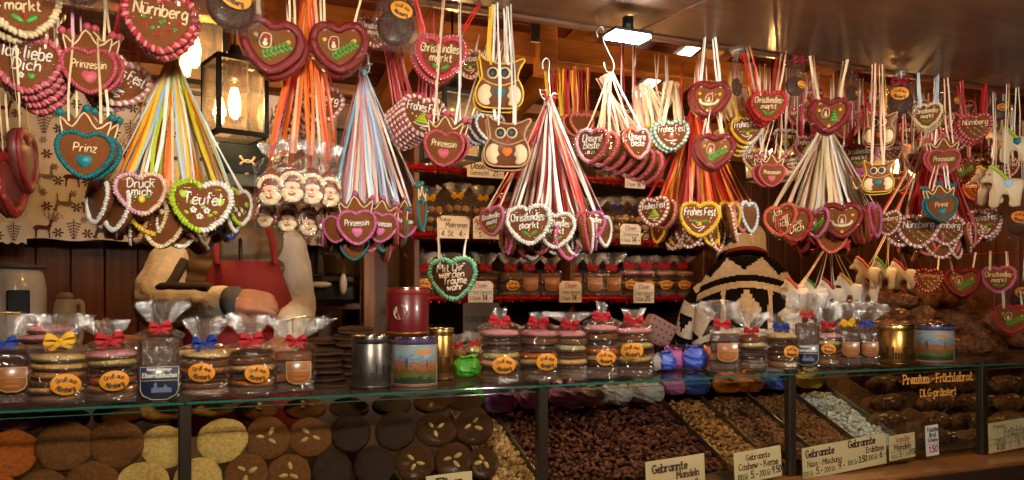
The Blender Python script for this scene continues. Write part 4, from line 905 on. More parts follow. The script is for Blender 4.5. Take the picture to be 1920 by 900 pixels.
heart('Christkindlesmarkt heart with pink rim hanging from the lower red cord', 1873, 523, 58, YE-.03, 0, 0, 'cmarkt', 'cream', ('bead', 'violet', 'violet'), 'candle', ('white', 'peach'), 1, ztop=Z(1873, 472, YE), spread=.4, nrib=4)
heart('red rimmed santa heart hanging lowest at the far end, below Christkindlesmarkt', 1898, 596, 62, YE-.06, -6, 6, None, 'cream', ('bead', 'red', 'red'), 'santa', ('white', 'white'), 1, ztop=Z(1885, 545, YE), spread=.4, nrib=4)
pouch('Lebkuchen pouch with yellow oval label hanging at the picture edge, upper one', 1912, 418, 50, 66, .3, 0, 0, (.02, .16), .6)
pouch('Lebkuchen pouch with yellow oval label hanging at the picture edge, lower one', 1918, 560, 48, 70, .36, 0, 0, (.02, .16), .6)
# the big single heart before the back shelf
heart('Mit Dir werden Träume wahr chocolate heart with mint rim and curls', 850, 521, 92, .62, -6, -4, 'mitdir', 'white', ('none', 'mint', 'mint') if False else ('bead', 'mint', 'mint'), None, ('white', 'white'), 1, ztop=Z(850, 410, .62), spread=.34, body=CHOCO(), nrib=4)

# ================================================================== bunches of ribbons with hearts in a ring
def hook(label, px, py0, py1, Y, off=0):
    a = W(px, py0, Y); b = W(px+off, py1, Y); h = a.z-b.z; o = Vector((0, 0, 0)); d = b-a
    P = [Vector((-.012, 0, -.018)), Vector((-.014, 0, .0)), Vector((-.004, 0, .012)), Vector((.006, 0, .004)), Vector((.004, 0, -.02)), d*.5+Vector((.008, 0, .0)), d+Vector((.014, 0, .02)), d+Vector((.012, 0, .0)), d+Vector((0, 0, -.008)), d+Vector((-.012, 0, .004)), d+Vector((-.016, 0, .02))]
    t = ob('metal_hook', MB().tube(smooth_path(P, 5), .0022, 6), MATS['steel'], loc=a); return tag(t, label, 'hook')
def bunch(tip, Y, front, rim_alts, R, zc, nfill, cols, w_, desc, kind='heart', hcols=None, spread=150, twod=.0, fill2=8, texts=None, ribn=3, kscale=1.0):
    """front: list of (label, photo x, photo y, width px, yaw, roll, text, tcol, rim, deco, body); fill hearts share one label"""
    tp = W(tip[0], tip[1], Y); grp = 'gingerbread in '+desc; f0 = face(tp)
    def rib(t, p, rz, holes, k):
        cs = [random.choice(cols) for j in range(ribn)]; hs = [holes[j % 2]+Vector((random.uniform(-.006, .006), 0, 0)) for j in range(ribn)]
        e = Matrix.Rotation(-rz, 3, 'Z') @ (tp-p); ends = [e+Vector((random.uniform(-.007, .007), random.uniform(-.006, .006), random.uniform(-.012, .004))) for _ in range(ribn)]
        ribbon(t, hs, ends, cs, .0068)
    n = 0
    for k, it in enumerate(front):
        lab, px, py, wp, yaw, roll, tx_, tc_, rm, dc_, bd = it[:11]; dy = it[11] if len(it) > 11 else 0
        Yi = Y-R*.9+dy; p = W(px, py, Yi); ww = wp*M(px, Yi); rz = face(p)+radians(yaw)
        if kind == 'heart':
            t = thing('gingerbread_heart', lab, 'gingerbread heart', p, rz, grp); holes = heart_parts(t, ww, tx_, tc_, rm, dc_, radians(roll), radians(-5), bd); wrap_heart(t, ww, radians(roll), radians(-5)) if wp > 60 else None
        else:
            t = thing('crown_cookie', lab, 'gingerbread crown', p, rz, grp); crown_parts(t, ww, tx_, rm, radians(roll), rm); holes = [Vector((s_*.2*ww, 0, .3*ww)) for s_ in (-1, 1)]
        rib(t, p, rz, holes, n); n += 1
    RN = ['outer', 'inner', 'rear']
    for ring, (cnt, rr, dz, a0) in enumerate([(nfill, R, -.006, spread), (fill2, R*.55, -.03, 130), (max(3, fill2//2), R*1.0, -.012, 330)]):
        spots = []
        for k in range(cnt):
            an = radians(-a0+2*a0*(k+.5)/cnt+random.uniform(-5, 5))
            if ring == 0: an = (1 if k % 2 else -1)*radians(68+(a0-68)*((k//2)+.5)/((cnt+1)//2)+random.uniform(-6, 6))
            if ring == 2: an = pi+radians(-60+120*(k+.5)/cnt)
            d = Vector((sin(f0+an), -cos(f0+an), 0)); p = Vector((tp.x, tp.y, 0))+d*(rr+random.uniform(-.012, .012)); p.z = zc+dz+random.uniform(-.014, .01); spots.append((an, p))
        spots.sort(key=lambda s_: (s_[1]-CAM).dot(RT)/(s_[1]-CAM).dot(FW))
        for k, (an, p) in enumerate(spots):
            rz = f0+an+radians(random.uniform(-14, 14)); ww = w_*random.uniform(.93, 1.05); rm = rim_alts[(k+ring) % len(rim_alts)]
            CN = dict(dred='dark red', lblue='pale blue')
            if kind == 'heart':
                cn = rm[1] if rm[1] == rm[2] else rm[1]+' and '+rm[2]; cn = CN.get(cn, cn)
                t = thing('gingerbread_heart', '%s %s heart, %s from the cloth end, %s' % (cn, RN[ring], ORD[k], desc[4:]), 'gingerbread heart', p, rz, grp)
                holes = heart_parts(t, ww, (texts or [None])[k % len(texts or [1])], 'white', rm, None, radians(random.uniform(-6, 6)), radians(random.uniform(-9, -2)), None, extra=(ring == 0))
            else:
                t = thing('crown_cookie', '%s %s crown, %s from the cloth end, %s' % (rm, RN[ring], ORD[k], desc[4:]), 'gingerbread crown', p, rz, grp); crown_parts(t, ww, None, rm, radians(random.uniform(-4, 4)), rm); holes = [Vector((s_*.2*ww, 0, .3*ww)) for s_ in (-1, 1)]
            rib(t, p, rz, holes, n); n += 1
    kn = MB(); rnd = random.Random(n)                            # the knot with its loose ends
    for j in range(16):
        a = rnd.uniform(0, 2*pi); r_ = rnd.uniform(.012, .03); kn.mi = j % len(cols); e = Vector((cos(a)*r_, sin(a)*r_*.6, rnd.uniform(.0, .022))); kn.strip([Vector((0, 0, -.004)), e*.6+Vector((0, 0, .006)), e], .0042, Vector((0, rnd.uniform(.3, 1), 1)))
    kn.mi = 0; kn.ell((0, 0, -.004), (.009, .009, .012), 8, 6)
    tag(ob('ribbon_knot', kn, [satin(c) for c in cols], loc=tp), 'knotted ribbon tip of '+desc, 'ribbon knot')
A = lambda a, b: ('alt', a, b)
B = lambda a: ('bead', a, a)
H2 = lambda a, b: ('half', a, b)
D1 = 'the yellow and orange ribbon bunch'
bunch((325, 104), .10, [
  ('Drück mich heart with lilac and peach half rims and a yellow fruit', 264, 362, 92, 4, -4, 'drueck', 'white', H2('lilac', 'peach'), 'fruit', None),
  ('Teufel heart with lime and white half rims and white flowers', 378, 385, 112, 2, 2, 'teufel', 'white', H2('lime', 'white'), 'flowers', None, -.01),
  ('narrow lime and white heart turned aside next to the Teufel heart', 444, 387, 78, 52, 0, None, 'white', H2('lime', 'white'), 'flowers', None, .05),
  ('heart with yellow and cream rim hanging behind the Drück mich heart', 285, 398, 96, 6, -8, None, 'white', H2('yellow', 'cream'), None, None, .05),
  ('edge-on white rimmed heart at the outer side of the Drück mich heart', 188, 378, 92, -66, 0, None, 'white', B('white'), None, None, .06),
  ('white rimmed heart turned aside just beside the Drück mich heart', 222, 392, 92, -58, 0, None, 'white', B('white'), None, None, .03),
  ('blue and lime rimmed heart behind the narrow lime and white heart', 424, 412, 80, 58, 0, None, 'white', H2('blue', 'blue'), None, None, .09)],
  [B('cream'), B('white'), B('tan'), H2('blue', 'white'), B('cream')], .115, Z(320, 398, .10), 12, ['yellow', 'white', 'orange', 'lblue', 'lime', 'white', 'cream', 'yellow', 'orange'], .098, D1, fill2=10, ribn=5, spread=140)
D3 = 'the pale blue ribbon bunch'
bunch((680, 135), .08, [
  ('violet rimmed Prinzessin crown, frontmost in the bunch on pale blue and pink ribbons', 668, 410, 76, 2, -3, 'Prinzessin', 'white', 'violet', None, None),
  ('violet rimmed Prinzessin crown in the middle of the crown bunch', 714, 412, 66, 8, 6, 'Prinzessin', 'white', 'violet', None, None, .02),
  ('narrow violet Prinzessin crown turned aside in the crown bunch', 757, 408, 58, 30, 2, 'Prinzessin', 'white', 'violet', None, None, .04),
  ('teal crown turned edge-on at the outer side of the crown bunch', 786, 388, 70, 76, 0, None, 'white', 'teal', None, None, .06),
  ('violet crown half hidden behind the frontmost Prinzessin crown', 634, 418, 58, -20, 8, None, 'white', 'violet', None, None, .03)],
  ['violet', 'teal', 'pink', 'teal'], .085, Z(700, 420, .08), 8, ['lblue', 'peach', 'white', 'lblue', 'rose', 'white'], .075, D3, kind='crown', fill2=6, ribn=6, spread=150)
D4 = 'the red and white ribbon bunch'
bunch((1028, 185), .08, [
  ('white rimmed Christkindlesmarkt heart, frontmost in the bunch on red and white ribbons', 992, 420, 86, -4, -4, 'cmarkt', 'white', B('white'), 'candle', None),
  ('white rimmed Christkindlesmarkt heart overlapped by the frontmost one', 1040, 430, 78, 6, 2, 'cmarkt', 'white', B('white'), 'candle', None, .02),
  ('pink rimmed Christkindlesmarkt heart turned aside at the outer edge of the bunch', 925, 414, 62, -42, -8, 'cmarkt', 'white', H2('pink', 'violet'), 'candle', None, .05),
  ('pink rimmed Christkindlesmarkt heart with green leaves facing slightly aside', 1106, 421, 62, 26, 0, 'cmarkt', 'white', H2('pink', 'violet'), 'candle', None, .03),
  ('cream rimmed heart below the pink rimmed heart with green leaves', 1096, 438, 66, 34, 4, None, 'white', B('cream'), 'candle', None, .05),
  ('white rimmed heart turned edge-on at the far side of the bunch', 1128, 432, 68, 64, 0, None, 'white', B('white'), None, None, .06)],
  [B('white'), B('pink'), B('white'), B('violet')], .105, Z(1030, 432, .08), 12, ['red', 'white', 'scarlet', 'white', 'pink', 'scarlet', 'white', 'peach'], .1, D4, fill2=10, ribn=5)
D5 = 'the red and orange ribbon bunch'
bunch((1302, 195), .12, [
  ('yellow rimmed Frohes Fest heart with bell, frontmost on red, orange and yellow ribbons', 1312, 410, 76, 0, 2, 'frohes', 'white', B('yellow'), 'bell', None),
  ('red and white rimmed Frohes Fest heart with green tree on orange ribbons', 1228, 396, 62, -26, -4, 'frohes', 'white', A('coral', 'white'), 'tree', None, .02),
  ('coral rimmed heart just behind the Frohes Fest heart with green tree', 1247, 402, 62, -40, -4, None, 'white', A('coral', 'rose'), None, None, .05),
  ('yellow rimmed heart turned aside beside the frontmost Frohes Fest heart', 1366, 404, 62, 50, 0, None, 'white', B('yellow'), 'bell', None, .03),
  ('pale blue and white rimmed heart turned edge-on over the knitted hat', 1402, 406, 66, 62, 0, None, 'white', A('lblue', 'white'), None, None, .06),
  ('rose and white rimmed heart turned edge-on over the knitted hat', 1385, 406, 64, 66, 0, None, 'white', A('rose', 'coral'), None, None, .05)],
  [A('coral', 'white'), B('yellow'), A('rose', 'white')], .10, Z(1310, 418, .12), 12, ['scarlet', 'orange', 'yellow', 'red', 'orange', 'scarlet'], .098, D5, fill2=10, ribn=4)
D6 = 'the cream white ribbon bunch'
bunch((1548, 225), .14, [
  ('dark red glazed santa scroll heart, frontmost on cream white ribbons', 1578, 412, 76, 4, 0, None, 'cream', GLZ, 'scroll', None),
  ('red rimmed Ich liebe Dich heart leaning at the front of the cream ribbon bunch', 1492, 422, 68, -18, -14, 'ich3', 'cream', B('red'), None, None),
  ('coral rimmed Ich liebe Dich heart behind the leaning red one', 1466, 412, 68, -28, -10, 'ich3', 'cream', B('coral'), None, None, .04),
  ('violet rimmed heart with fir twig between Ich liebe Dich and the santa scroll', 1534, 418, 62, -44, -6, None, 'cream', B('violet'), 'santa', None, .01),
  ('red heart turned edge-on beside the santa scroll heart', 1618, 418, 74, 58, 0, None, 'cream', B('red'), None, None, .04),
  ('pink heart turned edge-on at the far side of the cream ribbon bunch', 1636, 412, 72, 72, 0, None, 'cream', B('violet'), None, None, .06)],
  [('smooth', 'dred', 'dred'), B('red'), B('coral'), B('red')], .105, Z(1548, 428, .14), 12, ['cream', 'white', 'peach', 'white', 'cream'], .1, D6, fill2=10, ribn=5)
D7 = 'the deep red ribbon bunch'
bunch((1752, 225), .16, [
  ('rose and white rimmed Nürnberg heart, frontmost on deep red ribbons', 1722, 432, 72, -2, 0, 'nuernberg', 'white', A('white', 'rose'), 'roses', None),
  ('Nürnberg heart overlapped by the frontmost one of the red ribbon bunch', 1774, 432, 62, 10, 2, 'nuernberg', 'white', A('white', 'rose'), 'roses', None, .02),
  ('Nürnberg heart with coral rim further round the red ribbon bunch', 1815, 440, 52, 14, 2, 'nuernberg', 'cream', A('white', 'coral'), 'roses', None, .04),
  ('Nürnberg heart turned aside near the edge-on pink hearts', 1667, 418, 52, -28, -4, 'nuernberg', 'cream', A('white', 'rose'), 'roses', None, .04),
  ('Nürnberg heart tucked behind the frontmost one on red ribbons', 1690, 434, 62, -14, -6, None, 'cream', A('white', 'rose'), 'roses', None, .05)],
  [A('white', 'rose'), A('rose', 'coral')], .10, Z(1750, 440, .16), 12, ['red', 'scarlet', 'red', 'peach', 'scarlet'], .1, D7, fill2=10, ribn=4)
# small back bunches: loose ribbon fans only partly seen
# ---- santa biscuits in bags on orange ribbons
def biscuit_bag(label, p, w_, rz, tip, cols, grp, seed):
    t = thing('biscuit_bag', label, 'biscuit bag', p, rz, grp); h = w_*1.55
    bm, tm = bag_meshes(w_, w_*.42, h*.72, h, h*1.28, seed, tuftw=w_*.36, square=.7)
    ob('cellophane_bag', bm, film('pouch_film'), t); ob('bag_top', tm, TUFT(), t)
    y = -w_*.09
    ob('biscuit', cached('bisc', lambda: MB().prism([(v.x, v.y) for v in smooth_path([Vector(q) for q in [(-.36, .06, 0), (-.2, 0, 0), (.2, 0, 0), (.36, .06, 0), (.4, .4, 0), (.34, .75, 0), (.12, 1.02, 0), (-.1, 1.02, 0), (-.34, .75, 0), (-.4, .4, 0)]], 3, True)], .16, .05).mesh('bisc')), mat('biscuit_red', (.20, .035, .015), rough=.4, coat=.4, coatbump=.4, var=.3), t, (0, 0, .01), (0, 0, 0), (w_,)*3)
    def beard():
        mb = MB()
        for k in range(11):
            a = pi*.95*k/10; mb.ell((-.32*cos(a)*1.05, -.12, .62+.3*sin(a)), (.075, .06, .075), 8, 6)
        [mb.ell(q, r_, 10, 6) for q, r_ in [((-.18, -.115, .30), (.17, .06, .15)), ((.16, -.115, .30), (.18, .06, .16)), ((0, -.11, .16), (.26, .06, .13)), ((-.1, -.135, .40), (.12, .05, .06)), ((.1, -.135, .40), (.12, .05, .06))]]; return mb.mesh('beard')
    ob('icing_beard', cached('beard', beard), icing('cream'), t, scale=(w_,)*3)
    ob('icing_face', cached('bface', lambda: MB().ell((0, -.085, .54), (.24, .05, .12), 12, 7).mesh('bface')), icing('peach'), t, scale=(w_,)*3)
    ob('icing_mouth', cached('mouth', lambda: MB().tube(smooth_path([Vector((-.10, -.19, .30)), Vector((0, -.2, .25)), Vector((.10, -.19, .30))], 4), .022, 6).mesh('mouth')), icing('scarlet'), t, scale=(w_,)*3)
    ob('icing_nose', cached('bnose', lambda: MB().ell((0, -.17, .47), (.05, .04, .05), 8, 6).mesh('bnose')), icing('orange'), t, scale=(w_,)*3)
    e = Matrix.Rotation(-rz, 3, 'Z') @ (tip-p); ribbon(t, [Vector((-.004, 0, h)), Vector((.004, 0, h)), Vector((0, -.004, h))], [e+Vector((random.uniform(-.012, .012), random.uniform(-.01, .01), 0)) for _ in range(3)], cols, .006)
tip2 = W(578, -40, .02); grp2 = 'santa biscuit bags on orange ribbons'
for k, (px, py, wp, dy, yaw, lab) in enumerate([(508, 368, 60, -.03, -14, 'bagged santa biscuit nearest the vendor cap, front of the orange ribbons'), (548, 362, 60, -.04, -2, 'bagged santa biscuit second from the vendor cap on orange ribbons'), (584, 366, 60, -.03, 6, 'bagged santa biscuit third from the vendor cap on orange ribbons'), (616, 370, 58, -.02, 22, 'bagged santa biscuit next to the violet crown bunch'),
      (500, 408, 50, .05, -34, 'bagged santa biscuit hanging lower near the vendor cap'), (540, 416, 52, .06, -10, 'bagged santa biscuit in the lower layer, second from the cap'), (578, 424, 52, .06, 8, 'bagged santa biscuit in the lower layer, third from the cap'), (612, 420, 50, .06, 24, 'bagged santa biscuit hanging lowest beside the crown bunch'), (530, 340, 48, .10, -30, 'bagged santa biscuit peeking out behind the front ones'), (626, 338, 46, .08, 44, 'bagged santa biscuit turned aside behind the orange ribbons')]):
    p = W(px, py+20, .02+dy); biscuit_bag(lab, p, wp*M(px, .02), face(p)+radians(yaw), tip2, ['orange', 'orange', ['scarlet', 'peach', 'orange'][k % 3]], grp2, 40+k)
hook('bright steel S-hook on the awning edge holding the cream ribbons', 1128, 58, 132, .0, 14)
hook('steel hook holding the tip of the red and white ribbon bunch', 1026, 118, 182, .08, -4)
hook('thin steel hook holding the tip of the pale blue ribbon bunch', 686, 108, 132, .08, -4)
# ---- ponies in white bunches near the knitted sweater
def pony_bunch(px, py, Y, n, wd, tip, desc, lab):
    tp = W(tip[0], tip[1], Y)
    for k in range(n):
        q = W(px+(k-(n-1)/2)*wd*.62, py+random.uniform(-6, 8), Y+random.uniform(-.03, .05)); pony(lab[k], q, wd*M(px, Y), face(q)+radians(random.uniform(-30, 25)), ['coral', 'green', 'red', 'yellow'][k % 4], None, ('peach', 'white'), tp+Vector((random.uniform(-.01, .01), 0, 0)), 'ponies in '+desc, body='white')
pony_bunch(1560, 545, .55, 5, 54, (1556, 450), 'the lower pony bunch', ['white pony nearest the knitted sweater in the lower pony bunch', 'white pony with green mane, second from the knitted sweater', 'white pony third from the knitted sweater in the lower bunch', 'white pony with yellow mane above the fruit loaves', 'white pony at the end of the lower bunch toward the loaves'])
pony_bunch(1660, 508, .5, 3, 56, (1668, 430), 'the upper pony bunch', ['white pony with coral mane under the red ribbon hearts', 'white pony with green mane under the red ribbon hearts', 'white pony with red mane under the Nürnberg hearts'])
# ================================================================== on the glass shelf
def base_py(px, Y, z): return 560+(CAM.z-z)/M(px, Y)
COOK = dict(pink=(.56, .21, .22), choc=(.045, .014, .006), cream=(.60, .40, .15), orange=(.52, .12, .01), tan=(.38, .14, .035), yellow=(.60, .34, .10), brown=(.17, .055, .014), dark=(.022, .009, .005), olive=(.42, .32, .09), redor=(.42, .085, .012))
def glaze(c): return mat('glaze_'+c, COOK[c], rough=.65, spec=.14, bump=.7, bscale=22, var=.28, vscale=14)
CRUST = lambda: mat('cookie_crust', (.15, .062, .022), rough=.7, bump=.9, bscale=90, var=.35, vscale=60)
def uneven(v):
    return lambda a, z: 1+.022*sin(a*2+v*1.7)+.018*sin(a*3+v*2.3)+.012*sin(a*7+v)+.008*sin(a*13+v*3)
def lumpy(mb, v, z0, amp):
    mb.v = [(x, y, z+(amp*(sin(x*9+v*2)*cos(y*8+v)+.6*sin(x*19+v)*sin(y*17+1.3*v)) if z > z0 else 0)) for x, y, z in mb.v]; return mb
def cookie_mesh(v=0):
    def make():
        mb = MB(); mb.mi = 1; mb.lathe([(0, 0), (.42, 0), (.48, .03), (.495, .07)], 28, fn=uneven(v)); mb.mi = 0
        mb.lathe([(.495, .07), (.485, .115), (.44, .15), (.3, .172), (.12, .18), (0, .182)], 28, fn=uneven(v)); return lumpy(mb, v, .14, .012).mesh('cookie')
    return cached(('cookie', v), make)
def deep_label(parent, w_, loc, rz, tone):
    c = (.30, .11, .025) if tone == 'amber' else (.012, .018, .05)
    o = ob('paper_label', cached('plabel', lambda: MB().prism([(-.5, .5), (.5, .5), (.5, -.2), (.42, -.38), (.2, -.5), (-.2, -.5), (-.42, -.38), (-.5, -.2)], .014, .004).mesh('pl')), mat('plabel_'+tone, c, rough=.35, coat=.4, var=.2, vscale=40), parent, loc, (0, 0, rz), (w_, w_, w_*.95))
    def bd():
        mb = MB(); mb.tube([(-.47, -.012, .46), (.47, -.012, .46), (.47, -.012, -.18), (.4, -.012, -.34), (.18, -.012, -.46), (-.18, -.012, -.46), (-.4, -.012, -.34), (-.47, -.012, -.18)], .012, 4, True)
        mb.tube([(-.47, -.012, .08), (.47, -.012, .08)], .012, 4); return mb.mesh('bd')
    ob('label_border', cached('plb', bd), mat('label_line', (.55, .42, .25), rough=.5), o)
    if tone == 'blue':
        ob('lettering', cached('elis', lambda: letters([('Feinste Nürnberger', 0, .36, .07, .6), ('Elisen-Lebkuchen', 0, .17, .12, .84)], .012, flat=True, y=-.012).mesh('e', False)), mat('label_text', (.6, .55, .45), rough=.5), o)
        ob('town_picture', cached('towns', lambda: MB().add([(-.3, -.0125, -.26), (-.2, -.0125, -.26), (-.2, -.0125, -.12), (-.14, -.0125, -.12), (-.14, -.0125, -.02), (-.1, -.0125, .04), (-.06, -.0125, -.02), (-.06, -.0125, -.12), (.1, -.0125, -.12), (.14, -.0125, -.02), (.2, -.0125, -.12), (.3, -.0125, -.14), (.3, -.0125, -.26)], [tuple(range(13))]).mesh('t', False)), mat('label_grey', (.12, .14, .2), rough=.5), o)
    else: ob('lettering', cached('amb', lambda: letters([('Elisen', 0, -.1, .13, .6), ('Lebkuchen', 0, -.27, .09, .5)], .012, flat=True, y=-.012).mesh('e', False)), mat('amber_text', (.45, .13, .03), rough=.5), o)
def cookie_bag(label, px, wpx, cookies, bowc, style='oval', top=(98, 112, 162), Y=.075, yaw=0, lab=(.1, .42), lean=0., tw=.36, seed=1, gold=False, gp='cookie bags on the glass shelf', z0=CT+.001, lw=.52):
    k = M(px, Y); w_ = wpx*k; p = Vector((X(px, Y), Y, z0)); hb, hn, ht = [v*k for v in top]; rz = face(p)+radians(yaw)
    t = thing('cookie_bag', label, 'cookie bag', p, rz, gp)
    if style in ('oval', 'plain'):
        n = len(cookies); th = hb/(n*.178+.02); d_ = w_*.93
        for i, c in enumerate(cookies): ob('cookie', cookie_mesh(random.randrange(4)), [glaze(c), CRUST()], t, (random.uniform(-.003, .003), random.uniform(-.003, .003), .003+i*hb*.97/n), (random.uniform(-.04, .04), random.uniform(-.04, .04), random.uniform(0, 6)), (d_, d_, hb/n/.178))
        sq = .8; dp = w_
        ob('lace_paper', cached('lace', lambda: MB().lathe([(.505, 0), (.51, .1), (.512, .2), (.516, .26)], 48, fn=lambda a, z: 1+.008*sin(a*24)).mesh('lace')), film('lace_paper', .06, .35, white=.05, rough=.15, bump=1.0, bscale=220), t, (0, 0, .002), scale=(d_, d_, hb*.7))
    else:
        c = glaze(cookies[0]) if cookies[0] != 'crumb' else mat('crumb_block', (.085, .034, .014), rough=.6, bump=1.0, bscale=160, var=.5, vscale=150)
        if style == 'tall': ob('lebkuchen_block', flatbox((w_*.88, w_*.6, hb*.97), .006), c, t, (0, 0, hb*.49))
        else:
            n = len(cookies)
            for i, cc in enumerate(cookies): ob('lebkuchen', flatbox((w_*.86, w_*.6, hb/n*.9), .006), glaze(cc) if cc != 'crumb' else mat('crumb_block', (.085, .034, .014), rough=.6, bump=1.0, bscale=160, var=.5, vscale=150), t, (random.uniform(-.002, .002), 0, hb*(i+.5)/n))
        sq = .35; dp = w_*.72
    bm, tm = bag_meshes(w_*1.03, dp*1.03, hb, hn, ht, seed, tuftw=w_*tw, square=sq, lean=lean*w_)
    ob('cellophane_bag', bm, FILM(), t); tt = ob('bag_top', tm, TUFT(), t)
    if gold: ob('gold_edge', MB().tube([(x_*w_, -.004, ht+dz*w_) for x_, dz in [(-.34+lean, -.1), (-.1+lean, .0), (.15+lean, .03), (.36+lean, .0)]], .0022, 5), mat('gold_foil', (.75, .52, .2), rough=.25, metal=1), t)
    if bowc: bow(t, bowc, w_*.42, (lean*w_*.35, -.026, hn-.001), random.uniform(-.3, .3), random.uniform(-.2, .2))
    if style == 'oval': oval_label(t, w_*lw, (lab[0]*w_, -w_*.5*cos(lab[0]*2)-.004, lab[1]*hb), (0, radians(random.uniform(-6, 6)), lab[0]*2.2))
    if style == 'square': deep_label(t, w_*.6, (lab[0]*w_, -dp*.53-.002, .5*hb), 0, 'amber')
    if style == 'tall': deep_label(t, w_*.88, (0, -dp*.53-.002, .27*hb), 0, 'blue')
    return t
cookie_bag('bag with blue bow and amber label at the near end of the shelf', 12, 84, ['crumb', 'crumb', 'choc'], 'blue', 'square', (100, 118, 172), lean=-.1, tw=.62, seed=11, gold=True)
cookie_bag('cookie bag with yellow bow and cream top cookie', 108, 102, ['tan', 'yellow', 'brown', 'tan', 'yellow', 'cream'], 'yellow', 'oval', (92, 118, 168), lab=(.13, .42), lean=.1, seed=12)
cookie_bag('cookie bag with red bow and pink top, nearest the tall blue label bag', 210, 96, ['brown', 'tan', 'redor', 'choc', 'olive', 'pink'], 'red', 'oval', (94, 116, 152), lab=(.04, .44), lean=-.12, seed=13)
cookie_bag('tall bag of dark crumbs with blue label and red bow beside the pink topped bag', 299, 78, ['crumb'], 'red', 'tall', (116, 134, 184), lean=.05, tw=.5, seed=14)
cookie_bag('cookie bag with blue bow and cream top next to the tall dark bag', 384, 90, ['tan', 'brown', 'choc', 'orange', 'brown', 'cream'], 'blue', 'oval', (84, 102, 148), lab=(-.06, .58), seed=15)
cookie_bag('cookie bag with red bow and dark cookies under the vendor hand', 473, 86, ['brown', 'orange', 'choc', 'yellow', 'brown', 'choc'], 'red', 'oval', (84, 104, 150), lab=(.1, .5), lean=-.06, seed=16)
cookie_bag('square bag with red bow, amber label and golden edge beside the silver tin', 552, 76, ['crumb', 'brown', 'crumb', 'brown'], 'red', 'square', (78, 98, 140), lean=.12, tw=.6, seed=17, gold=True)
LB = ['tall cookie bag with pink top nearest the green paper parcel', 'tall cookie bag with pink top, second from the green parcel', 'tall cookie bag with flat white gathered top and no label', 'tall cookie bag with pink top and long thin gathered end', 'tall cookie bag with pink top beside the blue and purple parcels']
for i, (px, lab_, st) in enumerate([(937, (.1, .36), 'oval'), (1010, (.2, .4), 'oval'), (1069, (0, 0), 'plain'), (1128, (.12, .4), 'oval'), (1188, (-.04, .55), 'oval')]):
    cs = [['brown', 'choc', 'yellow', 'olive', 'choc', 'choc', 'pink'], ['brown', 'choc', 'yellow', 'orange', 'choc', 'brown', 'pink'], ['brown', 'choc', 'yellow', 'choc', 'olive', 'brown', 'pink'], ['brown', 'choc', 'yellow', 'orange', 'choc', 'brown', 'pink'], ['brown', 'choc', 'yellow', 'choc', 'olive', 'brown', 'pink']][i]
    cookie_bag(LB[i], px, [78, 76, 66, 66, 74][i], cs, 'red', st, [(100, 116, 140), (96, 110, 128), (92, 104, 126), (100, 116, 142), (92, 106, 126)][i], Y=.085, lab=lab_, seed=20+i, tw=[.14, .2, .52, .12, .24][i], lw=.56)
cookie_bag('square bag with red bow and wide gold edged top in front of the sweater', 1358, 62, ['crumb', 'brown', 'crumb', 'crumb'], 'red', 'square', (70, 88, 130), Y=.14, lean=-.16, tw=.6, seed=31, gold=True)
cookie_bag('cookie bag with red bow and no label, next to the square bag before the sweater', 1411, 56, ['brown', 'choc', 'choc', 'cream', 'brown'], 'red', 'plain', (62, 72, 108), Y=.15, seed=32, lean=-.1, tw=.6)
cookie_bag('cookie bag with blue bow, cream top and oval label before the sweater', 1467, 60, ['tan', 'brown', 'choc', 'choc', 'cream'], 'blue', 'oval', (66, 78, 104), Y=.13, lab=(.26, .5), seed=33, lean=-.1, tw=.5)
cookie_bag('dark crumb bag with blue label and red bow between oval label bags', 1513, 48, ['crumb'], 'red', 'tall', (84, 98, 140), Y=.15, seed=34, lean=-.04, tw=.7)
cookie_bag('cookie bag with pink top and red bow beside the dark crumb bag', 1551, 50, ['tan', 'brown', 'choc', 'olive', 'pink'], 'red', 'oval', (62, 78, 112), Y=.13, lab=(.05, .55), seed=35, tw=.5)
cookie_bag('square bag with yellow bow and amber label before the fruit loaves', 1590, 50, ['crumb', 'choc', 'crumb'], 'yellow', 'square', (64, 82, 122), Y=.12, seed=36, tw=.6, gold=True)
cookie_bag('square bag with blue bow and amber label nearest the golden tin', 1626, 48, ['crumb', 'choc', 'crumb'], 'blue', 'square', (62, 78, 116), Y=.12, seed=37, tw=.7, gold=True)
# small bags farther back behind the gold tin
cookie_bag('small bag with red bow behind the green parcel', 858, 40, ['brown', 'choc', 'tan'], 'red', 'oval', (46, 58, 78), Y=.32, seed=38, lab=(.1, .4), tw=.4)
cookie_bag('small bag with red bow half hidden behind the pink topped bags', 890, 38, ['choc', 'brown', 'cream'], 'red', 'plain', (50, 60, 80), Y=.34, seed=39, tw=.4)
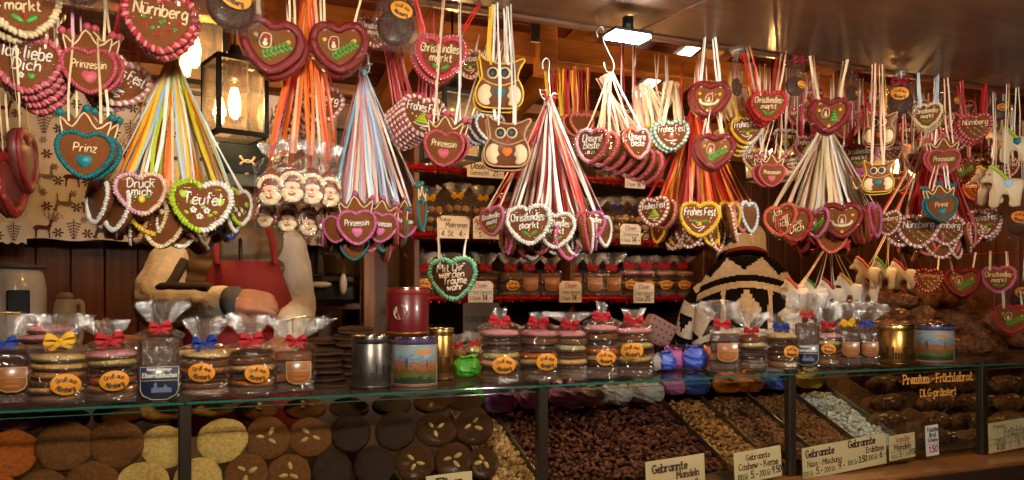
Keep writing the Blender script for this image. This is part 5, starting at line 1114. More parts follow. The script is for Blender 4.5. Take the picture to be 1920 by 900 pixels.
# ------------------------------------------------------------------ biscuit tins
def panorama(key):
    """printed view of a town: sky above roofs above a green meadow"""
    m, t, b = nodes(key); N = t.nodes; L = t.links; b.inputs['Roughness'].default_value = .35; b.inputs['Coat Weight'].default_value = .5
    tc = N.new('ShaderNodeTexCoord'); sp = N.new('ShaderNodeSeparateXYZ'); L.new(tc.outputs['Object'], sp.inputs[0])
    mp = N.new('ShaderNodeMapping'); mp.inputs['Scale'].default_value = (55, 55, 8); L.new(tc.outputs['Object'], mp.inputs[0])
    vo = N.new('ShaderNodeTexVoronoi'); vo.inputs['Scale'].default_value = 2.0; L.new(mp.outputs[0], vo.inputs['Vector'])
    no = N.new('ShaderNodeTexNoise'); no.inputs['Scale'].default_value = 60; L.new(tc.outputs['Object'], no.inputs['Vector'])
    ma = N.new('ShaderNodeMath'); ma.operation = 'MULTIPLY_ADD'; ma.inputs[1].default_value = .20; L.new(vo.outputs['Color'], ma.inputs[0]); L.new(sp.outputs['Z'], ma.inputs[2])
    r = N.new('ShaderNodeValToRGB'); e = r.color_ramp.elements; r.color_ramp.interpolation = 'CONSTANT'
    pts = [(0, (.03, .05, .02)), (.25, (.12, .15, .03)), (.40, (.20, .07, .02)), (.47, (.42, .11, .03)), (.55, (.30, .19, .09)), (.60, (.45, .13, .04)), (.68, (.22, .32, .42)), (.85, (.36, .44, .48))]
    e[0].position = 0; e[0].color = (*pts[0][1], 1); e[1].position = pts[1][0]; e[1].color = (*pts[1][1], 1)
    for p_, c_ in pts[2:]: q = e.new(p_); q.color = (*c_, 1)
    L.new(ma.outputs[0], r.inputs[0])
    mx = N.new('ShaderNodeMix'); mx.data_type = 'RGBA'; mx.blend_type = 'MULTIPLY'; mx.inputs[0].default_value = .5; L.new(r.outputs[0], mx.inputs[6]); L.new(no.outputs['Color'], mx.inputs[7]); L.new(mx.outputs[2], b.inputs['Base Color'])
    MATS[key] = m; return m
PANO = panorama('town_print')
def tin(label, px, wpx, hpx, Y, z, wall, lid, band, pic=False, emblem=False):
    k = M(px, Y); r = wpx*k/2; h = hpx*k; p = Vector((X(px, Y), Y, z)); t = thing('biscuit_tin', label, 'biscuit tin', p, face(p))
    ob('can', MB().lathe([(0, 0), (r*.98, 0), (r, .004), (r, h*.86), (r*.99, h*.865), (0, h*.865)], 40), wall, t)
    ob('bottom_band', MB().lathe([(r+.0006, .004), (r+.0006, h*.10)], 40), band, t)
    l = ob('lid', MB().lathe([(r*.9, h*.862), (r*1.012, h*.862), (r*1.016, h*.87), (r*1.016, h*.985), (r*1.0, h), (r*.94, h*.995), (r*.92, h*.975), (0, h*.975)], 40), lid, t)
    ob('lid_rim', MB().tube([(r*1.0*cos(2*pi*i/40), r*1.0*sin(2*pi*i/40), h*.995) for i in range(40)], .0025, 5, True), mat('tin_rim', (.65, .55, .36), rough=.22, metal=1), l)
    mb = MB()
    for i in range(48):
        a = 2*pi*i/48; mb.box((r*1.018*cos(a), r*1.018*sin(a), h*.92), (.0015, r*.06, h*.05), Matrix.Rotation(a, 3, 'Z'))
    ob('lid_ornament', mb.mesh('orn', False), band, l)
    if pic:
        mb = MB(); vs = []; n = 24
        for i in range(n+1):
            a = -pi/2-1.15+2.3*i/n; vs += [(r*1.004*cos(a), r*1.004*sin(a), 0), (r*1.004*cos(a), r*1.004*sin(a), 1)]
        o = ob('town_picture', mb.add(vs, [(2*i, 2*i+2, 2*i+3, 2*i+1) for i in range(n)]).mesh('pic'), PANO, t, (0, 0, h*.12), scale=(1, 1, h*.70))
        for a, hh in ((-.42, .36), (-.34, .36), (.55, .3)):       # church spires standing out of the print
            an = -pi/2+a; c, s_ = cos(an)*r*1.007, sin(an)*r*1.007; d = Vector((-sin(an), cos(an), 0))*.0022; b0 = Vector((c, s_, .4)); ob('spire', MB().add([b0-d, b0+d, b0+d+Vector((0, 0, hh*.6)), b0+Vector((0, 0, hh)), b0-d+Vector((0, 0, hh*.6))], [(0, 1, 2, 3, 4)]).mesh('sp', False), mat('spire_print', (.08, .06, .07), rough=.4), o)
        ob('title_ribbon', MB().add([(r*1.008*cos(a), r*1.008*sin(a), zz) for a in (-pi/2+.1+.14*i for i in range(6)) for zz in (.80, .92)], [(2*i, 2*i+2, 2*i+3, 2*i+1) for i in range(5)]).mesh('tr'), mat('title_orange', (.6, .22, .04), rough=.4), o)
    else:
        mb = MB(); rnd = random.Random(px)                          # embossed town skyline round the wall
        for i in range(44):
            a = 2*pi*i/44; hh = rnd.choice([.08, .1, .12, .16, .3]) * h; mb.box((r*1.001*cos(a), r*1.001*sin(a), h*.18+hh/2), (.0016, r*.11, hh), Matrix.Rotation(a, 3, 'Z'))
        if not emblem: ob('embossed_town', mb.mesh('emb', False), band, t)
        else:
            vs = []
            for i in range(20): a = 2*pi*i/20; an = -pi/2-.35+.32*cos(a); vs.append((r*1.004*cos(an), r*1.004*sin(an), h*.5+h*.15*sin(a)))
            e = ob('oval_picture', MB().add(vs, [tuple(range(20))]).mesh('ov'), mat('oval_print', (.42, .34, .24), rough=.4, var=.5, vscale=90), t)
            ob('frame', MB().tube([Vector(v)*1.002 for v in vs], .0014, 5, True), mat('tin_gold', (.6, .40, .12), rough=.3, metal=1), e)
    return t
TG = mat('tin_gold', (.6, .40, .12), rough=.3, metal=1)
tin('silver embossed biscuit tin next to the dark cookie stacks', 696, 72, 100, .07, CT+.001, mat('tin_silver', (.16, .14, .12), rough=.35, metal=.9, var=.3, vscale=40), mat('tin_silver_lid', (.28, .26, .24), rough=.25, metal=1), mat('tin_dark', (.08, .07, .06), rough=.4, metal=.8))
tb = tin('blue lidded biscuit tin with town picture, carrying the red tin', 778, 84, 96, .055, CT+.001, mat('tin_cream', (.25, .22, .15), rough=.4), mat('tin_blue', (.02, .035, .16), rough=.3, coat=.5), mat('tin_rust', (.16, .05, .03), rough=.4), pic=True)
tin('golden biscuit tin behind the blue lidded tin', 826, 48, 100, .17, CT+.001, mat('tin_golden', (.40, .20, .05), rough=.3, metal=.9, var=.3, vscale=30), TG, mat('tin_bronze', (.12, .05, .015), rough=.35, metal=.8))
tin('red biscuit tin with oval picture standing on the blue lidded tin', 764, 80, 90, .075, CT+.001+96*M(778, .055)+.001, mat('tin_red', (.12, .005, .007), rough=.35, coat=.3), mat('tin_red_lid', (.24, .008, .010), rough=.3, coat=.4), mat('tin_goldline', (.22, .10, .02), rough=.35, metal=.7), emblem=True)
tin('golden biscuit tin at the far end of the glass shelf', 1680, 66, 76, .07, CT+.001, MATS['tin_golden'], TG, MATS['tin_bronze'])
tin('blue lidded biscuit tin with town picture next to the far golden tin', 1752, 68, 74, .06, CT+.001, MATS['tin_cream'], MATS['tin_blue'], MATS['tin_rust'], pic=True)
# ------------------------------------------------------------------ cookie stacks standing behind the bags
def cookie(label, p, d_, c, rot=(0, 0, 0), group=None, alm=0, name='cookie', hs=1.0, crust=None):
    t = thing(name, label, 'cookie', p, 0, group); t.rotation_euler = rot
    v = random.randrange(4); sc = (d_*random.uniform(.95, 1.04), d_*random.uniform(.95, 1.04), d_*hs); rr = (0, 0, random.uniform(0, 6.3))
    ob('dough', cached(('dough', v), lambda: MB().lathe([(0, 0), (.42, 0), (.48, .03), (.495, .07), (.49, .10)], 32, fn=uneven(v)).mesh('dough')), CRUST(), t, rot=rr, scale=sc)
    ob('icing_glaze', cached(('glz', v), lambda: lumpy(MB().lathe([(.496, .082), (.49, .11), (.465, .135), (.40, .158), (.3, .172), (.2, .179), (.1, .183), (0, .185)], 32, fn=uneven(v)), v, .12, .011).mesh('glz')), crust or glaze(c), t, rot=rr, scale=sc)
    for k in range(alm):
        a = 2*pi*k/alm+alm*.3+p.x*9+random.uniform(-.4, .4); ob('almond', cached('almondpiece', lambda: MB().ell((0, 0, 0), (.011, .0055, .004), 10, 6).mesh('alm')), mat('almond_pale', (.62, .36, .12), rough=.5, coat=.3, bump=.2), t, (cos(a)*d_*.15, sin(a)*d_*.15, d_*.19), (0, random.uniform(-.15, .15), a+random.uniform(-.5, .5)), (random.uniform(.85, 1.1),)*3)
    return t
def stack(px, Y, n, wpx, c, what, z=CT+.001, sm=1.0, crust=None, jit=.006):
    d_ = wpx*M(px, Y); x_ = X(px, Y)
    a_, b_ = what.split(' in ', 1)
    for i in range(n): cookie('%s, %s, in %s' % (a_, 'topmost' if i == n-1 else 'lowest' if i == 0 else ORD[i]+' from below', b_), Vector((x_+random.uniform(-jit, jit), Y+random.uniform(-jit, jit), z+i*d_*.175*sm)), d_, c, (random.uniform(-.05, .05), random.uniform(-.05, .05), random.uniform(0, 6)), 'cookies in '+b_, hs=sm, crust=crust)
stack(88, .27, 8, 92, 'pink', 'pink iced cookie in the tall pink stack behind the bags')
stack(20, .26, 6, 92, 'tan', 'tan cookie in the stack behind the bag with amber label')
stack(232, .30, 6, 96, 'brown', 'brown iced cookie in the stack behind the pink topped bag')
stack(175, .23, 5, 84, 'brown', 'brown iced cookie in the low stack between yellow and pink bags')
stack(345, .28, 5, 80, 'cream', 'cream iced cookie in the stack behind the tall dark bag')
stack(430, .27, 5, 80, 'cream', 'cream iced cookie in the stack behind the blue bow bag')
stack(518, .30, 4, 78, 'tan', 'tan cookie in the stack behind the dark cookie bag')
DK = lambda: mat('choc_cover', (.030, .011, .005), rough=.6, spec=.15, bump=.8, bscale=45)
stack(615, .18, 6, 66, 'dark', 'dark chocolate cookie in the front stack beside the silver tin', crust=DK(), jit=.008)
stack(662, .26, 8, 74, 'dark', 'dark chocolate cookie in the high stack behind the silver tin', crust=DK(), jit=.01)
stack(610, .33, 7, 66, 'dark', 'dark chocolate cookie in the back stack behind the square bag', crust=DK(), jit=.01)
stack(700, .33, 6, 66, 'dark', 'dark chocolate cookie in the stack behind the blue lidded tin', crust=DK(), jit=.01)
# ------------------------------------------------------------------ parcels in coloured paper
def parcel_mesh(k):
    def make():
        rnd = random.Random(k); mb = MB(); mb.ell((0, 0, .4), (.55, .5, .46), 16, 11); sq = lambda v, m: (abs(v)/m)**.7*m*(1 if v > 0 else -1)
        mb.v = [(sq(x, .55)*(1+rnd.uniform(-.10, .08)), sq(y, .5)*(1+rnd.uniform(-.10, .08)), max(0, z+rnd.uniform(-.05, .05))) for x, y, z in mb.v]
        for j in range(9):
            a = j*2*pi/9+rnd.uniform(-.4, .4); mb.add([(0, 0, .7), (cos(a)*.42, sin(a)*.38, .84+rnd.uniform(-.05, .2)), (cos(a+.9)*.4, sin(a+.9)*.36, .80+rnd.uniform(-.05, .12)), (cos(a+.5)*.24, sin(a+.5)*.24, .6), (cos(a-.5)*.3, sin(a-.5)*.3, .74)], [(0, 1, 2), (0, 2, 3), (0, 4, 1)])
        return mb.mesh('parcel', False)
    return cached(('parcel', k % 4), make)
PC = dict(green=(.09, .50, .02), purple=(.42, .12, .56), blue=(.05, .10, .55), orange=(.85, .25, .01), yellow=(.75, .50, .01), print=(.50, .42, .42), magenta=(.42, .09, .28))
def parcel(label, px, py, wpx, Y, c, k, z=None, hs=.8):
    d_ = wpx*M(px, Y); p = Vector((X(px, Y), Y, z)) if z else W(px, py, Y)-Vector((0, 0, d_*.42*hs)); t = ob('paper_parcel', parcel_mesh(k), mat('paper_'+c, PC[c], rough=.4, coat=.25, crough=.2, bump=.4, bscale=30, var=.6 if c == 'print' else .1, vscale=60), None, p, (0, 0, k*1.3), (d_, d_, d_*hs)); tag(t, label, 'paper parcel', 'sweets wrapped in coloured paper')
parcel('bright green paper parcel on the glass behind the gold tin', 876, 0, 56, .25, 'green', 1, CT+.002)
parcel('bright green paper parcel under the glass shelf', 885, 745, 46, .28, 'green', 2)
for k, (px, py, wp, c, l) in enumerate([(935, 752, 62, 'purple', 'purple paper parcel above the pale nuts'), (1000, 750, 52, 'purple', 'purple paper parcel beside the case post'), (1062, 745, 56, 'purple', 'purple paper parcel just past the case post'),
       (1112, 745, 50, 'print', 'printed white paper parcel next to the purple parcels'), (1155, 742, 50, 'print', 'printed white paper parcel in the middle of three'), (1210, 738, 56, 'print', 'printed white paper parcel, last before the pink one'), (1262, 728, 40, 'magenta', 'pink paper parcel under the glass shelf'),
       (1302, 724, 50, 'blue', 'blue paper parcel above the golden nuts'), (1362, 722, 46, 'orange', 'orange paper parcel above the mixed nuts, duller side'), (1402, 720, 48, 'orange', 'orange paper parcel above the mixed nuts, next to the blue one'), (1454, 716, 46, 'blue', 'blue paper parcel beside the yellow one'), (1515, 714, 44, 'yellow', 'yellow paper parcel above the white almonds')]):
    parcel(l, px, py-4, wp*1.1, .30, c, k)
for k, (px, wp, c, l) in enumerate([(1246, 40, 'blue', 'blue paper parcel standing on the glass by the pink topped bags'), (1262, 42, 'magenta', 'magenta paper parcel standing on the glass'), (1303, 48, 'blue', 'deep blue paper parcel standing on the glass before the sweater'), (1330, 42, 'orange', 'orange paper parcel standing on the glass before the sweater'), (1222, 36, 'print', 'printed white paper parcel on the glass beside the last tall bag')]):
    parcel(l, px, 0, wp, .22+.04*(k % 2), c, k+1, CT+.002, 1.0)
# ================================================================== inside the case: big cookies leaning in rows
def lean(label, px, py, wpx, Y, c, tilt=58, alm=0, rough=False, crust=None, yaw=0):
    p = W(px, py, Y); d_ = wpx*M(px, Y); rz = face(p)+radians(yaw)
    R = Euler((radians(tilt), 0, rz)); n = R.to_matrix() @ Vector((0, 0, 1)); ct = mat('nut_crust', (.11, .032, .008), rough=.6, spec=.25, coat=.08, crough=.2, bump=1.0, bscale=110, var=.55, vscale=110) if rough else crust
    cookie(label, p-n*d_*.09, d_, c, R, 'big cookies leaning in the glass case', alm, crust=ct)
CH = lambda: mat('choc_glaze', (.036, .011, .004), rough=.5, spec=.2, bump=.9, bscale=22, var=.3)
for a in [('orange iced cookie leaning at the near end of the case', 22, 850, 98, .12, 'redor'), ('brown iced cookie next to the orange one in the case', 122, 836, 102, .12, 'brown'), ('brown iced cookie, second of two beside the yellow one', 218, 832, 98, .12, 'brown'),
          ('yellow cookie leaning beside the first case post', 308, 838, 88, .12, 'yellow'), ('yellow cookie leaning past the first case post', 417, 826, 92, .12, 'yellow'), ('lowest brown cookie, under the first brown iced cookie', 78, 925, 94, .06, 'brown'),
          ('lowest brown cookie, under the second brown iced cookie', 172, 912, 96, .06, 'brown'), ('lowest yellow cookie before the first case post', 268, 908, 96, .06, 'yellow'), ('lowest yellow cookie partly behind the first case post', 372, 902, 92, .06, 'yellow'), ('lowest orange cookie cut by the picture edge', -20, 925, 90, .06, 'redor')]:
    lean(*a)
for a in [('glazed brown cookie with three almonds next to the yellow cookie', 501, 822, 84, .13, 'brown', 58, 3), ('glazed brown cookie with three almonds beside the chocolate cookie', 581, 820, 82, .13, 'brown', 58, 3), ('lowest almond cookie under the first glazed brown one', 462, 890, 84, .07, 'brown', 58, 3), ('lowest almond cookie under the second glazed brown one', 542, 888, 82, .07, 'brown', 58, 3)]: lean(*a)
for a in [('chocolate covered cookie in the case beside the almond cookies', 657, 812, 80, .13, 'dark'), ('chocolate covered cookie in the case beside the nut crusted cookies', 742, 808, 80, .13, 'dark'), ('lowest chocolate cookie under the almond cookie', 622, 882, 80, .07, 'dark'), ('lowest chocolate cookie between chocolate and nut crusted ones', 702, 874, 80, .07, 'dark')]: lean(*a, crust=CH())
for a in [('nut crusted cookie with almonds beside the chocolate cookie', 817, 806, 74, .14, 'brown', 58, 3), ('nut crusted cookie with almonds nearest the pale nuts', 888, 800, 74, .14, 'brown', 58, 3), ('lowest nut crusted cookie under the chocolate cookie', 778, 868, 74, .08, 'brown', 58, 3), ('lowest nut crusted cookie, second one', 850, 864, 74, .08, 'brown', 58, 3), ('lowest nut crusted cookie cut by the pale nut tray', 905, 868, 60, .07, 'brown', 58, 3)]: lean(*a, rough=True)
for a in [('pink iced cookie lying flat at the back of the case', 32, 788, 92, .22, 'pink', 16), ('brown cookie lying flat behind the first brown iced cookie', 120, 784, 92, .22, 'brown', 16), ('brown cookie lying flat behind the second brown iced cookie', 225, 775, 90, .22, 'brown', 18), ('yellow cookie lying flat behind the case post', 300, 772, 84, .22, 'yellow', 18),
          ('yellow cookie lying flat behind the leaning yellow cookie', 395, 765, 82, .22, 'yellow', 18), ('almond cookie lying flat behind the glazed ones', 480, 770, 80, .22, 'brown', 18, 3), ('almond cookie lying flat, second one at the back', 572, 766, 80, .22, 'brown', 18, 3)]: lean(*a)
for a in [('chocolate cookie lying flat at the back of the case', 655, 764, 74, .22, 'dark', 20), ('chocolate cookie lying flat behind the last chocolate cookie', 735, 760, 74, .22, 'dark', 20)]: lean(*a, crust=CH())
for a in [('nut crusted cookie lying flat at the back', 810, 756, 72, .22, 'brown', 20), ('nut crusted cookie lying flat below the green parcel', 872, 752, 70, .22, 'brown', 20)]: lean(*a, rough=True)
# ------------------------------------------------------------------ roasted nuts in sloping trays
Y0, Z0, Y1, Z1 = .025, 1.10, .345, 1.243
def tray_floor(x0, x1): return flatbox((x1-x0, sqrt((Y1-Y0)**2+(Z1-Z0)**2), .006), .001)
SLP = math.atan2(Z1-Z0, Y1-Y0)
def nuts(label, cat, x0, x1, size, asp, cols, n_seed, mats_, heap=.014):
    rnd = random.Random(n_seed); mb = MB(); L = sqrt((Y1-Y0)**2+(Z1-Z0)**2); st = size*1.35; nx = max(2, int((x1-x0)/st)); ny = int(L/st)
    for layer in range(2):
        for i in range(nx+1):
            for j in range(ny+1):
                u = x0+.006+(x1-x0-.012)*min(1, max(0, (i+rnd.uniform(-.45, .45))/nx)); v = L*min(1.0, max(0, (j+rnd.uniform(-.45, .45))/ny))
                hgt = heap*(.3+.7*layer)+rnd.uniform(-.004, .006)+.012*sin(pi*(u-x0)/(x1-x0))*layer
                c = Vector((u, Y0+v*cos(SLP)-hgt*sin(SLP), Z0+v*sin(SLP)+hgt*cos(SLP))); s_ = size*rnd.uniform(.8, 1.15)
                R = Euler((rnd.uniform(-.7, .7), rnd.uniform(-.7, .7), rnd.uniform(0, 6.3))).to_matrix(); mb.mi = rnd.randrange(len(mats_))
                mb.ell(c, (s_, s_*asp[0], s_*asp[1]), 7, 5, R)
    o = ob('roasted_nuts', mb, mats_); return tag(o, label, cat, kind='stuff')
def nutm(k, c): return mat('nut_'+k, c, rough=.6, spec=.15, coat=.05, crough=.15, bump=.6, bscale=160, var=.3, vscale=120)
XT = [.775, .908, 1.49, 1.645, 1.833, 2.03, 2.21]
AL = [nutm('almond_a', (0.158, 0.044, 0.024)), nutm('almond_b', (0.225, 0.068, 0.039)), nutm('almond_c', (0.083, 0.021, 0.012))]
PEA = [nutm('pea_a', (0.544, 0.288, 0.104)), nutm('pea_b', (0.416, 0.192, 0.064)), nutm('pea_c', (0.672, 0.384, 0.160))]
GOLD_ = [nutm('gold_a', (0.384, 0.160, 0.045)), nutm('gold_b', (0.528, 0.240, 0.064)), nutm('gold_c', (0.272, 0.104, 0.032))]
MIX = [nutm('mix_a', (0.208, 0.080, 0.032)), nutm('mix_b', (0.304, 0.128, 0.042)), nutm('mix_c', (0.128, 0.045, 0.021))]
VAN = [nutm('van_a', (.62, .59, .54)), nutm('van_b', (.70, .67, .62)), nutm('van_c', (.54, .50, .43))]
for i, (lab, ms, sz, asp) in enumerate([('heap of pale golden roasted nuts beside the nut crusted cookies', PEA, .0088, (.8, .8)), ('wide heap of dark red brown roasted almonds', AL, .0105, (.62, .5)), ('heap of golden roasted cashew nuts in the narrow tray', GOLD_, .0095, (.6, .6)),
                                       ('heap of mixed brown roasted nuts', MIX, .0092, (.75, .7)), ('heap of red brown roasted peanuts behind the case post', [MIX[1], GOLD_[2], MIX[0]], .0075, (.7, .7)), ('heap of white vanilla coated almonds', VAN, .011, (.7, .6))]):
    nuts(lab, 'nuts', XT[i], XT[i+1], sz, asp, None, i, ms)
tf = tag(thing('nut_tray', 'sloping metal tray under the roasted nuts', 'tray', ((XT[0]+XT[-1])/2, (Y0+Y1)/2, (Z0+Z1)/2-.008)), None)
SM = mat('tray_steel', (.35, .33, .30), rough=.35, metal=1)
ob('tray_floor', tray_floor(XT[0], XT[-1]), SM, tf, (0, 0, 0), (SLP, 0, 0))
for xd in XT: ob('divider', flatbox((.003, .36, .05), .0008), SM, tf, (xd-tf.location.x, 0, .022), (SLP, 0, 0))
ob('front_lip', flatbox((XT[-1]-XT[0], .005, .03), .001), SM, tf, (0, (Y0-Y1)/2-.008, (Z0-Z1)/2+.004))
# ------------------------------------------------------------------ fruit loaves
FRB = [mat('fruit_loaf_a', (.15, .054, .018), rough=.5, spec=.3, coat=.35, crough=.08, bump=1.0, bscale=26, bdist=.014, coatbump=1.0, cbscale=40, var=.6, vscale=14), mat('fruit_loaf_b', (.22, .080, .024), rough=.5, spec=.3, coat=.35, crough=.08, bump=1.0, bscale=26, bdist=.014, coatbump=1.0, cbscale=40, var=.6, vscale=14)]
def loaf(label, p, L, r, rz, k, grp, tilt=0, cat='fruit loaf'):
    def make(v):
        rnd = random.Random(v); mb = MB(); n = 26; path = [Vector((-.5+i/n, 0, 0)) for i in range(n+1)]
        mb.tube(path, [.16*max(.05, (1-abs(2*i/n-1)**3.2))**.5*(1+rnd.uniform(-.12, .12)) for i in range(n+1)], 18); mb.v = [(x+rnd.uniform(-.008, .008), y*(1+rnd.uniform(-.13, .1)), z*(1+rnd.uniform(-.13, .1))) for x, y, z in mb.v]; return mb.mesh('loaf')
    t = thing('fruit_loaf', label, cat, p, rz, grp); t.rotation_euler = (0, tilt, rz)
    ob('loaf', cached(('loaf', k % 3), lambda: make(k % 3)), FRB[k % 2], t, scale=(L, r/.16, r/.16))
    rnd = random.Random(k)
    for j in range(6):
        u = rnd.uniform(-.4, .4); a = rnd.uniform(-2.4, -.6); ob('almond', cached('almondpiece', lambda: MB().ell((0, 0, 0), (.011, .0055, .004), 10, 6).mesh('alm')), MATS['almond_pale'], t, (u*L, cos(a)*r*.0-r*.75, r*.55+rnd.uniform(-.01, .01)), (rnd.uniform(-1, 0), 0, rnd.uniform(0, 3)), (.8, .8, .8))
tag(ob('loaf_table', flatbox((1.5, .5, .03)), wood('table_wood', (.10, .045, .02)), loc=(2.75, .72, 1.36)), 'wooden table behind the case carrying the fruit loaves', 'table')
k = 0
for (px, py, Lp, rp, Y, rz, tl, lab) in [(1655, 562, 130, 17, .62, -.1, 0, 'top fruit loaf of the pile, nearest the ponies'), (1730, 555, 150, 20, .70, .15, .1, 'long dark fruit loaf on top of the pile'), (1640, 590, 120, 17, .58, .1, 0, 'fruit loaf below the top one, toward the sweater'), (1700, 588, 100, 18, .60, -.2, 0, 'knobbly fruit loaf in the second layer'),
                             (1655, 615, 110, 17, .54, .05, 0, 'fruit loaf behind the golden tin lid'), (1720, 612, 95, 17, .55, .2, 0, 'fruit loaf behind the blue lidded far tin'), (1800, 605, 190, 22, .62, .0, .62, 'long fruit loaf leaning beside the far tins'), (1840, 590, 220, 22, .72, .0, .6, 'longest fruit loaf leaning behind the lowest santa heart'),
                             (1800, 645, 110, 20, .5, .1, .1, 'fruit loaf lying beside the far blue lidded tin'), (1610, 610, 80, 16, .62, .1, 0, 'fruit loaf end next to the square bags')]:
    p = W(px, py, Y); loaf(lab, p, Lp*M(px, Y), rp*M(px, Y), face(p)+rz, k, 'fruit loaves piled behind the counter', tl); k += 1
for r_, (py, n) in enumerate([(722, 4), (756, 4), (790, 4), (822, 4)]):
    for i in range(n):
        px = [1660, 1745, 1815, 1885][i]; Y = [.30, .22, .16, .10][r_]
        if (r_ == 3 and i < 1): continue
        p = W(px+8*(r_ % 2), py, Y); loaf('fruit loaf in the glass case, row %s from the top, %s from the almonds' % (['first', 'second', 'third', 'fourth'][r_], ['nearest', 'second', 'third', 'farthest'][i]), p, 92*M(px, Y), 17*M(px, Y), random.uniform(-.06, .06), k, 'fruit loaves in the glass case'); k += 1
for i, (px, py, Y) in enumerate([(1570, 718, .36), (1592, 738, .32), (1614, 752, .28), (1636, 768, .24), (1656, 786, .2), (1672, 800, .15), (1690, 780, .2), (1708, 792, .15)]):
    p = W(px, py, Y); d_ = 52*M(px, Y)
    cookie('round fruit bread leaning in the case, number %s down the slope' % ['one', 'two', 'three', 'four', 'five', 'six', 'seven', 'eight'][i], p, d_, 'dark', Euler((radians(60), 0, face(p)+.5)), 'round fruit breads leaning in the case', 0, 'fruit_bread', 1.0, FRB[i % 2])
# ================================================================== price signs on the counter
CARD = mat('card_cream', (.62, .50, .26), rough=.6, var=.06, vscale=8)
CARDW = mat('card_white', (.80, .76, .68), rough=.6)
def sign(label, px0, px1, py0, py1, Y, lines, base=None, rules=(), name='price_sign', grp=None, tilt=.0, cut=0):
    """lines: (text, x 0..1, baseline 0..1 from the bottom, height fraction, width fraction, colour, serif, weight)"""
    x0, x1 = X(px0, Y), X(px1, Y); pc = (px0+px1)/2; z1, z0 = Z(pc, py0, Y), Z(pc, py1, Y); w_, h = x1-x0, z1-z0
    t = thing(name, label, 'price sign', ((x0+x1)/2, Y, z0), 0, grp); t.rotation_euler = (0, tilt, 0)
    o = [(-w_/2, 0), (w_/2, 0), (w_/2, h-cut*h), (w_/2-cut*h, h), (-w_/2+cut*h, h), (-w_/2, h-cut*h)] if cut else [(-w_/2, 0), (w_/2, 0), (w_/2, h), (-w_/2, h)]
    ob('card', MB().prism(o, .003, 0).mesh('card', False), base or CARD, t)
    byc = {}
    for (tx, cx, bz, hf, wf, c, sf, wt) in lines: letters([(tx, (cx-.5)*w_, bz*h, hf*h, wf*w_)], hf*h*wt, serif=sf, flat=True, y=-.0022, mb=byc.setdefault(c, MB()))
    for c, mb in byc.items(): ob('lettering', mb.mesh('l', False), mat('ink_'+c, dict(black=(.02, .015, .012), green=(.02, .10, .03), brown=(.06, .025, .015), red=(.35, .02, .02))[c], rough=.6), t)
    for (a, b, c, d) in rules: ob('rule_line', MB().box(((a+c)/2*w_-w_/2, -.002, (b+d)/2*h), (abs(c-a)*w_+.0008, .0008, abs(d-b)*h+.0008)).mesh('r', False), mat('ink_brown', (.06, .025, .015), rough=.6), t)
    return t
YS = -.03
sign('cream Elisen sign cut by the picture bottom', 800, 886, 888, 935, YS, [('Elisen', .5, .5, .36, .8, 'brown', True, .10)], tilt=-.03)
sign('cream sign reading Gebrannte Mandeln before the almonds', 1212, 1322, 858, 918, YS, [('Gebrannte', .4, .62, .24, .7, 'brown', True, .10), ('Mandeln', .7, .36, .2, .5, 'brown', True, .10), ('4.50', .4, .08, .16, .2, 'green', False, .07), ('200Gr.', .63, .08, .16, .24, 'green', False, .07), ('8-', .86, .08, .18, .14, 'black', False, .08)], tilt=-.05)
sign('cream sign reading Gebrannte Cashew-Kerne', 1378, 1466, 842, 900, YS, [('Gebrannte', .5, .70, .18, .56, 'brown', True, .07), ('Cashew - Kerne', .5, .42, .20, .88, 'brown', True, .07), ('100.Gr.', .17, .10, .18, .24, 'green', False, .07), ('5.-', .40, .12, .22, .16, 'black', False, .08), ('200.Gr.', .64, .12, .18, .26, 'green', False, .07), ('9.50', .88, .14, .22, .2, 'black', False, .08)], tilt=-.07)
sign('wide cream sign for Nuss-Mischung and Erdnüsse', 1506, 1662, 826, 884, YS, [('Gebrannte', .20, .68, .22, .40, 'brown', True, .10), ('Nuss - Mischung', .25, .38, .17, .46, 'brown', True, .07), ('Gebrannte', .70, .74, .22, .38, 'brown', True, .10), ('Erdnüsse', .86, .48, .17, .28, 'brown', True, .08),
     ('100.Gr.', .06, .10, .15, .12, 'green', False, .07), ('5.-', .18, .12, .2, .08, 'black', False, .08), ('200.Gr.', .31, .12, .15, .14, 'green', False, .07), ('9.-', .44, .14, .2, .08, 'black', False, .08), ('100.Gr.', .58, .18, .15, .13, 'green', False, .07), ('3.50', .70, .20, .2, .1, 'black', False, .08), ('200.Gr.', .83, .22, .15, .13, 'green', False, .07), ('6.-', .95, .24, .2, .08, 'black', False, .08)], tilt=-.07)
sign('small cream sign reading Vanille Mandeln', 1668, 1716, 814, 860, YS, [('Vanille', .5, .70, .22, .6, 'red', False, .07), ('Mandeln', .5, .40, .22, .8, 'black', False, .08), ('100.Gr.', .18, .08, .14, .28, 'green', False, .06), ('5.-', .45, .10, .2, .2, 'black', False, .08), ('200', .68, .1, .14, .2, 'green', False, .06), ('9.50', .88, .14, .2, .22, 'black', False, .08)], rules=[(.0, .34, 1, .34), (0, .63, 1, .63)], tilt=-.06)
sign('narrow white tag for slices of fruit bread', 1737, 1760, 797, 854, YS, [('Früchte', .5, .80, .13, .86, 'black', False, .10), ('Brot', .5, .62, .14, .56, 'black', False, .10), ('Scheibe', .5, .46, .12, .8, 'black', False, .09), ('1.50', .5, .12, .2, .7, 'red', False, .10)], CARDW, rules=[(0, .38, 1, .38)], tilt=-.05)
